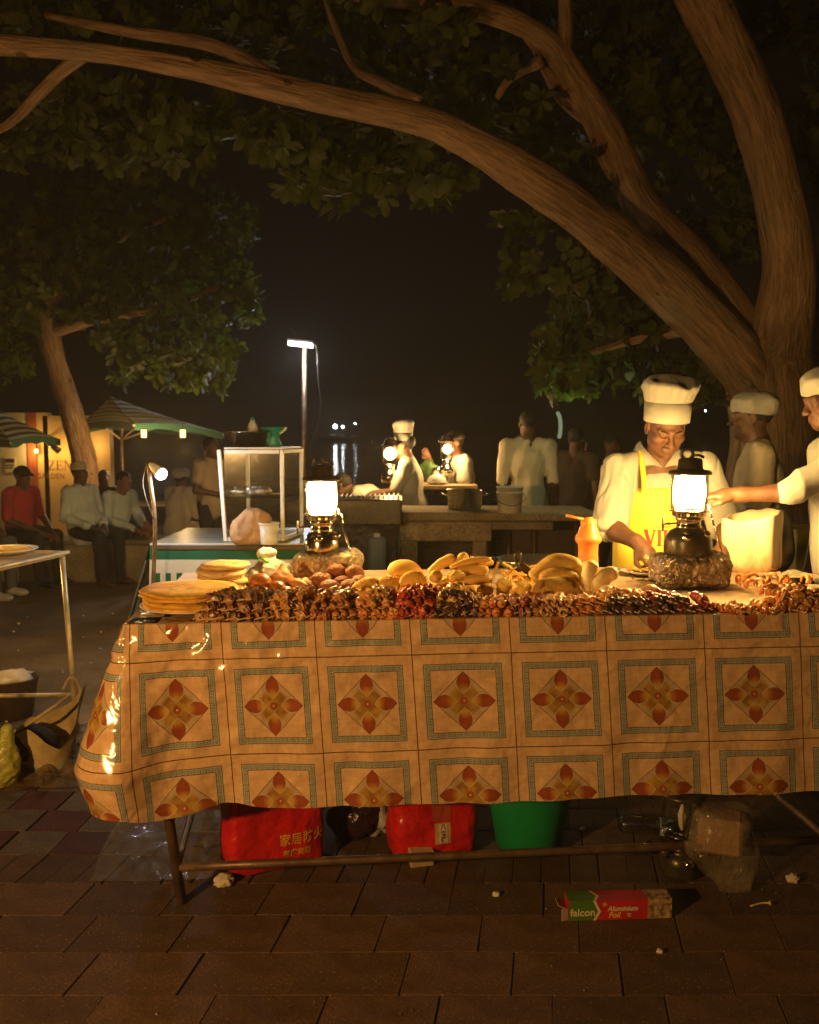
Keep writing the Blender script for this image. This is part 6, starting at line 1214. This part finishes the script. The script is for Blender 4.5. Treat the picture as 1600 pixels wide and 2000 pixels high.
S = SDF(); torso(S, .022); S.clip(lambda x, y, z: np.maximum(np.maximum(z - 1.255, .76 - z), np.maximum(np.abs(x) - (.118 + np.clip(1.25 - z, 0, .16) * .45), y + .03)))
V, F = S.mesh(.006); V, F = disp(V, F, lambda P: .004 * fbm(P * np.array([1, 1, .5]), 9., 8, 2)); ap = obj('apron', (V, F), MT['apron'], chef); apT = BVHTree.FromPolygons([Vector(v) for v in V], F)
for d in (-1, 1): obj('apron_strap', G().tube(smooth_path([(d * .100, -.226, 1.235), (d * .098, -.218, 1.28), (d * .096, -.175, 1.345), (d * .09, -.12, 1.40), (d * .075, -.02, 1.44)], 5), [.012] * 21, 8), MT['apron'], chef)
VK = [(0, 1, .27, 0, .20), (.52, 1, .27, 0, .09), (-.1, .97, .16, .97, .07), (.4, .97, .62, .97, .07), (.80, 0, .80, 1, .19), (.66, .97, .94, .97, .07), (.66, .03, .94, .03, .07), (1.16, 0, 1.16, 1, .19), (1.02, .97, 1.3, .97, .07), (1.02, .03, 1.3, .03, .07), (1.2, .45, 1.62, 1., .10), (1.3, .55, 1.66, .0, .19), (1.5, .97, 1.74, .97, .06), (1.52, .03, 1.82, .03, .06), (2.0, 0, 2.0, 1, .19), (1.86, .97, 2.14, .97, .07), (1.86, .03, 2.14, .03, .07)]
V, F = strokes(VK, .1); sc_ = .072; V = np.stack([V[:, 0] * sc_ - .085, np.full(len(V), -.25), V[:, 1] * sc_ + 1.000], 1); decal('brand_print', V, F, apT, (0, 1, 0), MT['red_print'], chef, (0, 0, 0), .002)
V, F = text_geo('Stay healthy with', .021, .0003); V = np.stack([V[:, 0] + .010, np.full(len(V), -.25), V[:, 1] + 1.088], 1); decal('slogan_print', V, F, apT, (0, 1, 0), MT['dark_print'], chef, (0, 0, 0), .002)
T_ = lambda x, y, z: hcC + HC @ (np.array([x, y, z]) * 1.02)
for d in (-1, 1):
    obj('eyebrow', G().tube(smooth_path([T_(d * .050, -.076, .024), T_(d * .034, -.092, .030), T_(d * .014, -.096, .024)], 4), [.002] + [.0031] * 7 + [.002], 6), MT['hair'], chef); obj('eyelash', G().tube(smooth_path([T_(d * .044, -.080, .002), T_(d * .031, -.0905, -.003), T_(d * .018, -.086, .001)], 4), .0016, 5), MT['hair'], chef)
S = SDF().cap(T_(-.026, -.086, -.047), T_(0, -.099, -.043), .0045, .005, .004).cap(T_(0, -.099, -.043), T_(.026, -.086, -.047), .005, .0045, .004); obj('moustache', S.mesh(.0025), MT['hair'], chef)
S = SDF().ell(T_(0, -.082, -.094), np.array([.015, .007, .012]), HC, .01); obj('beard', S.mesh(.003), mat('grizzled_stubble', (.10, .05, .028), .7, 0, .4, 90), chef)
S = SDF().ell(T_(0, .022, .040), np.array([.079, .095, .088]), HC); S.clip(lambda X_, Y_, Z_: -((Y_ - hcC[1]) * HC[1, 1] + (Z_ - hcC[2]) * HC[2, 1] + .035)); obj('hair', S.mesh(.007), MT['hair'], chef)
toque(MT['shirt'], .099, .088, .098, .121, (-.34, .02), 3, .030)(chef, hcC + HC @ np.array([0, .0, .0]), HC)
# knife in his hand
kp = chef_o + wrR_ + hdR * .105 + np.array([.012, -.012, -.012]); kt = thing('kitchen_knife', 'kitchen knife gripped in the chef\'s fist over the plate', 'knife', kp); kd = np.array([.80, -.22, -.50]); kd /= np.linalg.norm(kd); Q = zto(kd)
obj('handle', G().tube([-kd * .055, kd * .05], .011, 8), MT['stick'], kt); V = np.array([(-.002, -.014, .05), (.002, -.014, .05), (.0006, .016, .05), (-.0006, .016, .05), (-.002, -.013, .17), (.002, -.013, .17), (.0006, .013, .16), (-.0006, .013, .16), (0, -.012, .205)]); obj('blade', (V @ Q.T, [(3, 2, 1, 0), (0, 1, 5, 4), (1, 2, 6, 5), (2, 3, 7, 6), (3, 0, 4, 7), (4, 5, 8), (5, 6, 8), (6, 7, 8), (7, 4, 8)]), MT['chrome'], kt, False)
# ------------------------------------------------------------------ the man reaching in from the side
J = standing(1.74, .10); al = np.array([1.83, 3.66, 0.]); J['head'] = J['head'] + np.array([0, -.03, .02])
w2l = lambda p: rz(R(90)) @ (np.array(p) - al)
J['elL'] = w2l(at(1538, 962, 3.50)); J['wrL'] = w2l(at(1445, 966, 3.56)); J['shL'] = J['shL'] + np.array([.0, -.08, -.02])
person('man in a white shirt and white cap reaching his bare arm across the table end', al, R(-90), J, MT['skin'], MT['shirt'], MT['trousers'], MT['blackshoe'], H=rx(.22), hat=puffcap(MT['shirt'], 1.02), vox=.007, sleeve=.98, fold=.007, seed=5)
# ------------------------------------------------------------------ under and beside the table
def bagbox(label, p, w, d, h, yaw, seed, m, amp=.008):
    S_ = SDF().box((0, 0, h / 2), (w / 2, d / 2, h / 2), None, .03, .02).ell((0, 0, h * .3), (w * .52, d * .54, h * .3), None, .05); V, F = S_.mesh(.009); V, F = disp(V, F, lambda P: amp * (1 - 2 * np.abs(vnoise(P * np.array([1, 1, .5]), 9., seed))) + amp * .5 * fbm(P, 26., seed + 2, 2)); V[:, 2] = np.maximum(V[:, 2], 0)
    Q = rz(yaw); t = thing('plastic_bag', label, 'bag', p); V = V @ Q.T; obj('bag_body', (V, F), m, t); return t, BVHTree.FromPolygons([Vector(v) for v in V], F), np.array(p)
a, b = onz(453, 1724, 0), onz(640, 1686, 0); yw = math.atan2(*(b - a)[[1, 0]]); nn = np.array([-sin(yw), cos(yw), 0]); wb = float(np.linalg.norm(b - a))
t, bv, o = bagbox('red plastic carrier bag with two lines of gold characters', (a + b) / 2 + nn * .10, wb, .17, .34, yw, 3, MT['red_plastic'])
def onpx(V, px, py, Y): c = at(px, py, Y); return V + c
for s_, sz, px, py, Y in (('家居防火', .043, 577, 1617, 3.05), ('家庭安防', .027, 566, 1642, 3.05)):
    V, F = text_geo(s_, sz, .0007, 0., 1.08); V = np.stack([V[:, 0], np.zeros(len(V)), V[:, 1]], 1); V = onpx(V, px, py, Y) - o; decal('gold_characters', V, F, bv, nn, MT['gold'], t, (0, 0, 0), .003)
for k in range(2): obj('bag_handle', G().tube(smooth_path([(-.09, -.06 + .12 * k, .32), (-.06, -.05 + .1 * k, .40), (.05, -.05 + .1 * k, .40), (.08, -.06 + .12 * k, .32)], 4), .008, 6), MT['red_plastic'], t)
a, b = onz(778, 1690, 0), onz(932, 1672, 0); yw2 = math.atan2(*(b - a)[[1, 0]]); n2 = np.array([-sin(yw2), cos(yw2), 0])
t, bv, o = bagbox('red plastic bag with a tall cream and gold label', (a + b) / 2 + n2 * .09, float(np.linalg.norm(b - a)), .16, .33, yw2, 8, MT['red_plastic'])
def patch(name, x0, x1, y0, y1, Y, bv, n_, m, t, off):
    g = G(); A_ = np.array([[at(x0 + (x1 - x0) * i / 6, y0 + (y1 - y0) * j / 6, Y) - o for i in range(7)] for j in range(7)]); V, F = g.sheet(A_, flip=True).get(); return decal(name, V, F, bv, n_, m, t, (0, 0, 0), off)
patch('label', 849, 889, 1566, 1612, 3.0, bv, n2, MT['label_red'], t, .002); patch('label', 853, 886, 1615, 1655, 3.0, bv, n2, MT['label_gold'], t, .002); patch('label', 861, 879, 1617, 1653, 3.0, bv, n2, MT['paper'], t, .004)
for i, ch in enumerate('八宝粥'): V, F = text_geo(ch, .022, .0004); V = np.stack([V[:, 0], np.zeros(len(V)), V[:, 1]], 1); decal('characters', onpx(V, 870, 1622.5 + i * 12, 3.0) - o, F, bv, n2, MT['dark_print'], t, (0, 0, 0), .006)
p = onz(822, 1686, 0); tag(obj('cardboard_piece', G().bbox((0, 0, .028), (.085, .06, .055), .004, rz(.25) @ rx(.15)), mat('beige_card', (.46, .34, .19), .8, 0, .25, 18), None, False, p), 'torn beige piece of card at the foot of the labelled red bag', 'cardboard')
for i, (px, py, m, lab) in enumerate(((880, 1672, 'label_red', 'crumpled reddish wrapper by the labelled red bag'), (905, 1668, 'paperbag', 'crumpled brownish wrapper by the labelled red bag'), (862, 1668, 'label_gold', 'crumpled gold wrapper under the tall label'))): V, F = lump((.05, .035, .022), .45, 3., 500 + i, 3); V[:, 2] = np.maximum(V[:, 2] + .012, 0); tag(obj('wrapper', (V, F), MT[m], None, loc=onz(px, py, 0) + np.array([0, .03, 0])), lab, 'wrapper')
p = onz(1040, 1674, 0); Yb = p[1]; sc = ppm(Yb); t = thing('green_bucket', 'ribbed green plastic bucket standing under the table', 'bucket', p + np.array([0, .10, 0])); obj('bucket_wall', G().lathe([(.001, .001), (.112, .001), (.120, .01), (.150, .20), (.160, .29), (.168, .295), (.163, .30), (.154, .29), (.115, .012), (.001, .008)], 72, mod=lambda u, a: 1 + .006 * np.sin(a * 36)), MT['green_plastic'], t); obj('rim', G().lathe([(.164, .272), (.173, .275), (.173, .292), (.164, .296)], 48), MT['green_plastic'], t)
p = onz(690, 1648, 0); S_ = SDF().ell((0, 0, .08), (.10, .08, .09), None, .05).ell((.05, .02, .16), (.05, .05, .08), None, .05); V, F = S_.mesh(.01); V, F = disp(V, F, lambda P: .012 * (1 - 2 * np.abs(fbm(P, 13., 4, 3)))); V[:, 2] = np.maximum(V[:, 2], 0); tag(obj('plastic_bag', (V, F), MT['black_plastic'], None, loc=p + np.array([0, .08, 0])), 'black maroon plastic bag slumped between the two red bags', 'bag')
p = onz(742, 1640, 0); V, F = lump((.05, .04, .07), .5, 3., 71, 3); V[:, 2] = np.maximum(V[:, 2] + .06, 0); tag(obj('plastic_bag', (V, F), MT['milky'], None, loc=p + np.array([0, .05, 0])), 'small clear crumpled bag squeezed beside the labelled red bag', 'bag')
# bottle, spare lantern, foil cone, wrapped block
p = at(1262, 1616, 3.28); t = thing('water_bottle', 'large clear water bottle lying on its side under the table', 'bottle', (p[0], 3.28, .0)); Qb = zto((1, -.12, -.10)); zc_ = p[2]
obj('bottle_body', G().lathe([(.001, -.10), (.034, -.10), (.042, -.09), (.043, .055), (.040, .06), (.043, .066), (.043, .10), (.036, .13), (.016, .155), (.014, .17)], 32, c=(0, 0, zc_), Rm=Qb, mod=lambda u, a: 1 + .012 * sin(u * 60)), MT['bottle'], t)
obj('bottle_label', G().lathe([(.0435, .045), (.044, .05), (.044, .098), (.0435, .10)], 32, c=(0, 0, zc_), Rm=Qb), mat('teal_label', (.22, .36, .34), .5, 0, .2, 30), t); obj('bottle_cap', G().lathe([(.017, .165), (.017, .185), (.001, .187)], 16, c=(0, 0, zc_), Rm=Qb), MT['teal'], t)
V, F = text_geo('DIHEI', .021, .0008); cO = np.array([0, 0, zc_]); an = V[:, 0] / .0445 * 1. + .35; R_ = .0449
Vt = np.stack([-np.sin(0) + 0 * an, 0 * an, 0 * an], 1); u1, v1, ax_ = np.array([0, -1., 0]), np.array([0, 0, -1.]), Qb[:, 2]; Vt = cO + ax_ * (.074 - V[:, 1])[:, None] + R_ * (np.cos(an)[:, None] * u1 + np.sin(an)[:, None] * v1); obj('label_print', (Vt, F), MT['cap_black'], t, False)
tag(obj('brick_prop', G().bbox((0, 0, zc_ / 2 - .027), (.12, .1, max(.03, zc_ - .055)), .006), MT['concrete'], None, False, (p[0] + .01, 3.30, 0)), 'half brick that the lying water bottle rests on', 'brick')
p = onz(1341, 1722, 0); lantern('unlit old lantern standing on the paving under the table', p + np.array([0, .065, 0]), .3, MT['blackmetal'], .92, (.075, .095), False)
c = at(1278, 1668, 3.16); t0_ = at(1207, 1687, 3.05); A_ = np.zeros((10, 14, 3))
for i in range(10):
    for j in range(14): v = i / 9; a = (j / 13 - .5) * 2.6; r = .005 + v * .055; ctr = t0_ + (at(1275, 1662, 3.13) - t0_) * v; A_[i, j] = ctr + np.array([.012 * v * cos(a * 3), -cos(a) * r * .8, sin(a) * r + .004 * sin(j * 2.2) * v])
b0 = A_.mean((0, 1)); tag(obj('foil_cone', G().sheet(A_ - b0).sheet(A_ - b0 + np.array([0, .002, 0]), flip=True), mat('gold_foil', (.75, .55, .22), .18, 1., .2, 12), None, True, b0), 'torn golden foil cone lying on the paving beside the lying bottle', 'foil')
p = onz(1425, 1738, 0) + np.array([0, .07, 0]); S_ = SDF().box((-.005, .03, .165), (.095, .08, .075), rz(-.35) @ ry(.12), .02, .02).cap((.0, 0, .12), (.01, -.07, .015), .085, .018, .06).cap((.05, -.02, .1), (.05, -.08, .012), .06, .012, .05).cap((-.05, 0, .1), (-.02, -.07, .012), .06, .012, .05); V, F = S_.mesh(.007); V, F = disp(V, F, lambda P: .006 * (1 - 2 * np.abs(vnoise(P, 15., 5))) + .002 * (1 - 2 * np.abs(vnoise(P, 40., 6)))); V[:, 2] = np.maximum(V[:, 2], 0)
t = thing('wrapped_block', 'block in crumpled clear plastic standing behind the table rail', 'block', p); obj('plastic_wrap', (V, F), film('crinkled_wrap', (.30, .24, .15), .12, .10, .8, 15.), t); obj('block_core', G().bbox((-.005, .03, .155), (.15, .12, .12), .01, rz(-.35)), MT['paperbag'], t, False)
p = onz(1478, 1772, 0); tag(obj('twig', G().tube(smooth_path([(-.02, 0, .004), (.02, .01, .008), (.045, .0, .014)], 3), [.003] * 6 + [.009], 7), MT['stick'], None, loc=p), 'short twig with a pale tip beside the plastic wrapped block', 'twig')
# foil carton
fa, fb = onz(1111, 1799, 0), onz(1312, 1793, 0); fy = math.atan2(*(fb - fa)[[1, 0]]); FW = float(np.linalg.norm(fb - fa)); FH = .063; FD_ = .058; t = thing('foil_box', 'green and red carton of aluminium foil lying on the paving', 'box', fa, fy); Z_ = lambda x: x * FW
red_c, grn_c = mat('red_carton', (.48, .022, .03), .5, 0, .15, 12), mat('green_carton', (.05, .14, .02), .5, 0, .3, 9, c2=(.09, .20, .02)); cream_c = mat('cream_print', (.75, .62, .42), .5, 0, .05); yel_c = mat('yellow_print', (.82, .52, .06), .5, 0, .05)
obj('carton', G().box((FW / 2, FD_ / 2, FH / 2), (FW, FD_, FH)), red_c, t, False)
def face(name, P2, m, k=1):  # print on the front and the lid
    V = np.array([(Z_(x), -.0004 * k, y * FH) for x, y in P2]); obj(name, (V, [tuple(range(len(P2)))]), m, t, False); V = np.array([(Z_(x), (1 - y) * FD_ if name == 'none' else y * FD_, FH + .0004 * k) for x, y in P2]); obj(name, (V, [tuple(range(len(P2)))]), m, t, False)
face('green_panel', [(.0, 0), (.235, 0), (.285, .45), (.235, 1), (0, 1)], grn_c); face('chevron', [(.235, 0), (.262, 0), (.31, .45), (.255, 1), (.232, 1), (.283, .45)], cream_c, 2)
fp = M('printed_food_picture'); fp.set(base=fp.mix(fp.noise(60., 4.).ramp(.35, .65), (.10, .06, .03), (.55, .38, .22)), rough=.5); face('picture_panel', [(.765, 0), (1, 0), (1, 1), (.765, 1)], fp.m)
for s_, sz, x, y, sh, m in (('falcon', .033, .135, .40, 0, cream_c), ('Aluminium', .0215, .52, .56, .25, cream_c), ('Foil', .0245, .44, .24, .25, yel_c)): V, F = text_geo(s_, sz, .0007, sh); obj('lettering', (np.stack([V[:, 0] + Z_(x), np.full(len(V), -.0012), V[:, 1] + y * FH], 1), F), m, t, False)
g = G()
for k in range(3): g.box((Z_(.585), -.0008, FH * (.16 + .07 * k)), (.012, .0006, .0015))
obj('small_print', g, cream_c, t, False); g = G()
for k in range(5): a = k * 1.2566; g.add([(Z_(.345), -.001, FH * .8), (Z_(.345) + .006 * cos(a - .4), -.001, FH * .8 + .006 * sin(a - .4)), (Z_(.345) + .008 * cos(a), -.001, FH * .8 + .008 * sin(a)), (Z_(.345) + .006 * cos(a + .4), -.001, FH * .8 + .006 * sin(a + .4))], [(0, 1, 2, 3)])
obj('leaf_emblem', g, yel_c, t, False)
card = mat('bare_card', (.50, .38, .24), .85, 0, .2, 20); obj('flap', G().bbox((-.012, .002, FH * .3), (.022, .003, FH * .6), .001, rz(.3)), card, t, False); obj('flap', G().bbox((-.018, .03, FH * .62), (.032, .045, .003), .001, ry(.5)), card, t, False)
# litter
def scrap(name, label, px, py, r, m, seed, cat='litter'): V, F = lump((r, r * .8, r * .75), .38, 2.6, seed, 3); V[:, 2] = np.maximum(V[:, 2] + r * .45, 0); tag(obj(name, (V, F), m, None, loc=onz(px, py, 0)), label, cat)
scrap('crumpled_paper', 'crumpled pale paper on the paving by the table leg', 438, 1728, .030, MT['paper'], 601, 'paper'); scrap('pebble', 'pale pebble on the paving in front of the green bucket', 970, 1750, .012, MT['white_plastic'], 602, 'pebble'); scrap('pebble', 'small grey pebble on the nearest paving stones', 1290, 1861, .010, MT['paper'], 603, 'pebble'); scrap('crumpled_paper', 'small pale scrap of paper far along under the table', 1550, 1722, .022, MT['paper'], 604, 'paper'); scrap('pebble', 'tiny pale stone under the table behind the green bucket', 1140, 1622, .012, MT['paper'], 605, 'pebble')
rl = random.Random(9)
g = G()
for i in range(60): px, py = rl.uniform(40, 1580), rl.uniform(1730, 1995); r = rl.uniform(.0018, .0042); V, F = lump((r, r * .8, r * .7), .38, 2.6, 700 + i, 1); g.add(V + onz(px, py, r * .4), F)
tag(obj('gravel', g, MT['concrete'], None), 'specks of grit scattered over the paving', None, None, 'stuff'); g = G()
for i in range(18): px, py = rl.uniform(10, 250), rl.uniform(1190, 1420); r = rl.uniform(.006, .013); V, F = lump((r, r * .8, r * .5), .4, 2.6, 740 + i, 2); g.add(V + onz(px, py, r * .4), F)
tag(obj('litter', g, MT['paper'], None), 'tiny pale scraps littering the open square', None, None, 'stuff')
# clear sheets on the ground
def crinkle(label, corners, seed, m, hgt=.03, n=40, low=.003):
    P = [onz(*c, 0) for c in corners]; A_ = np.zeros((n, n, 3))
    for i in range(n):
        for j in range(n): u, v = j / (n - 1), i / (n - 1); A_[i, j] = (P[0] * (1 - u) + P[1] * u) * (1 - v) + (P[3] * (1 - u) + P[2] * u) * v
    b0 = A_.mean((0, 1)); b0[2] = 0; q = A_.reshape(-1, 3); ed = np.minimum(np.minimum(np.linspace(0, 1, n)[None] * np.ones((n, 1)), 1 - np.linspace(0, 1, n)[None]), np.minimum(np.linspace(0, 1, n)[:, None], 1 - np.linspace(0, 1, n)[:, None])).ravel()
    q[:, :2] += .02 * np.stack([vnoise(q, 7., seed), vnoise(q, 7., seed + 1)], 1); q[:, 2] = low + hgt * np.clip(ed * 6, 0.1, 1) * np.abs(fbm(q, 7., seed + 2, 4)) ** .8
    return tag(obj('plastic_sheet', G().sheet(q.reshape(n, n, 3) - b0), m, None, True, b0), label, 'plastic sheet')
crinkle('clear crinkled plastic sheet spread on the tiles behind the table leg', [(170, 1722), (455, 1716), (440, 1585), (240, 1575)], 41, film('clear_sheet', (.30, .25, .20), .10, .4, .6, 16., .12), .022)
crinkle('brownish crumpled plastic sheet under the yellow sack', [(10, 1545), (200, 1535), (235, 1425), (60, 1420)], 45, film('brown_sheet', (.22, .15, .09), .5, .2, .9, 20.), .085)
# ------------------------------------------------------------------ neighbour's table at the edge, sack and buckets
zt2 = .886; C2 = onz(127, 1080, zt2); P0 = onz(-70, 1124, zt2); d2 = (C2 - P0) / np.linalg.norm(C2 - P0); n3 = np.array([-d2[1], d2[0], 0]); t = thing('side_table', 'light metal framed table at the edge holding a plate of flatbread', 'table', C2 * np.array([1, 1, 0])); o = np.array(t.location); L2 = float(np.linalg.norm(C2 - P0)) + .3
A_ = [C2 - d2 * .0, C2 - d2 * L2, C2 - d2 * L2 + n3 * .75, C2 + n3 * .75]
g = G(); V = np.array([a - o for a in A_] + [a - o - np.array([0, 0, .016]) for a in A_]); g.add(V, [(0, 1, 2, 3)[::-1], (4, 5, 6, 7), (0, 4, 5, 1)[::-1], (1, 5, 6, 2)[::-1], (2, 6, 7, 3)[::-1], (3, 7, 4, 0)[::-1]]); obj('tabletop', g, MT['board'], t, False)
gl = mat('pale_tube_paint', (.52, .42, .24), .4, .3, .3, 14); obj('edge_rail', G().tube([A_[0] - o + d2 * .03, A_[1] - o], .011, 8), gl, t); obj('edge_rail', G().tube([A_[0] - o, A_[3] - o], .011, 8), gl, t)
lb = onz(150, 1432, 0); lt_ = C2 + np.array([-.015, 0, -.02]); obj('leg', G().tube([lt_ - o, lb - o], .0135, 10), gl, t)
for q in (A_[1], A_[2], A_[3]): f = q - (q - np.mean(A_, 0)) * .06; f[2] = 0; obj('leg', G().tube([q - o + np.array([0, 0, -.02]), f - o], .0135, 10), gl, t)
k = .19 / zt2; m1 = lb + (lt_ - lb) * k; obj('rail', G().tube([m1 - o, m1 - o + np.array([-.9, -.05, 0])], .012, 8), gl, t)
p = onz(10, 1083, zt2); t = thing('plate', 'pale plate on the neighbour\'s table at the edge', 'plate', p + np.array([0, .02, 0])); obj('dish', G().lathe([(.001, .003), (.09, .003), (.135, .02), (.15, .026), (.15, .03), (.13, .024), (.09, .008), (.001, .008)], 40), MT['plate'], t)
bread('flatbread', 'single round flatbread on the plate of the neighbour\'s table', None, p + np.array([0, .02, .02]), .115, .013, FD['chapati'], 33, .004)
p = C2 - d2 * .25 + n3 * .36; p = np.array([-2.62, 4.95, zt2]); lantern('lit nickel lantern on the far corner of the neighbour\'s table', p, .4, MT['chrome'], .95, (.075, .095))
ps = onz(78, 1516, 0) + np.array([-.03, .10, 0]); A_ = np.zeros((26, 61, 3))
for i in range(26):
    for j in range(61):
        a = j / 60 * 2 * pi; v = i / 25; rim = .16 + .20 * max(0, cos(a - .55)) ** 1.0 + .05 * sin(a * 3 + 1); z_ = rim * v; flare = .8 + .22 * v + .10 * v * max(0, cos(a - .3)); A_[i, j] = (cos(a) * .155 * flare + .03 * v * v, sin(a) * .11 * flare, z_)
q = A_.reshape(-1, 3); q += .012 * np.stack([fbm(q, 11., 3, 2), fbm(q, 11., 5, 2), .3 * fbm(q, 11., 7, 2)], 1); q[:, 2] = np.maximum(q[:, 2], .002); A_ = q.reshape(26, 61, 3)
t = thing('woven_sack', 'yellowed woven sack lying open with something dark inside', 'sack', ps); obj('sack_wall', G().sheet(A_[6:]), MT['sack'], t); obj('sack_foot', G().sheet(A_[:7] * np.array([1.006, 1.006, 1])), MT['sackgreen'], t); V, F = lump((.10, .075, .09), .2, 2., 8, 3); V[:, 2] = np.maximum(V[:, 2], -.08); obj('sack_filling', (V, F), MT['cap_black'], t, loc=(-.03, -.03, .12))
obj('sack_handle', G().tube(smooth_path([(.07, .09, .33), (.10, .09, .385), (.14, .07, .38), (.17, .04, .33)], 4), .007, 6), MT['sack'], t); obj('sack_handle', G().tube(smooth_path([(-.15, -.05, .16), (-.02, -.10, .23), (.10, -.10, .31), (.15, -.05, .345)], 5), .008, 6), MT['sack'], t)
p = onz(-8, 1545, 0) + np.array([0, .06, 0]); S_ = SDF().ell((0, 0, .09), (.075, .06, .10), None, .04).cap((.02, 0, .15), (.03, 0, .25), .035, .018, .04); V, F = S_.mesh(.008); V, F = disp(V, F, lambda P: .008 * (1 - 2 * np.abs(fbm(P, 18., 4, 3)))); V[:, 2] = np.maximum(V[:, 2], 0); tag(obj('carrier_bag', (V, F), MT['limebag'], None, loc=p), 'thin lime yellow carrier bag at the edge in front of the woven sack', 'bag')
p = onz(5, 1412, 0) + np.array([0, .12, 0]); t = thing('brown_bucket', 'dark brown bucket heaped with white scraps beside the woven sack', 'bucket', p); obj('bucket_wall', G().lathe([(.001, 0), (.10, 0), (.135, .2), (.145, .205), (.145, .215), (.13, .205), (.09, .01), (.001, .01)], 36), MT['bowl'], t); V, F = lump((.11, .11, .05), .3, 3., 9, 3); obj('scraps', (V, F), MT['paper'], t, loc=(0, 0, .2))
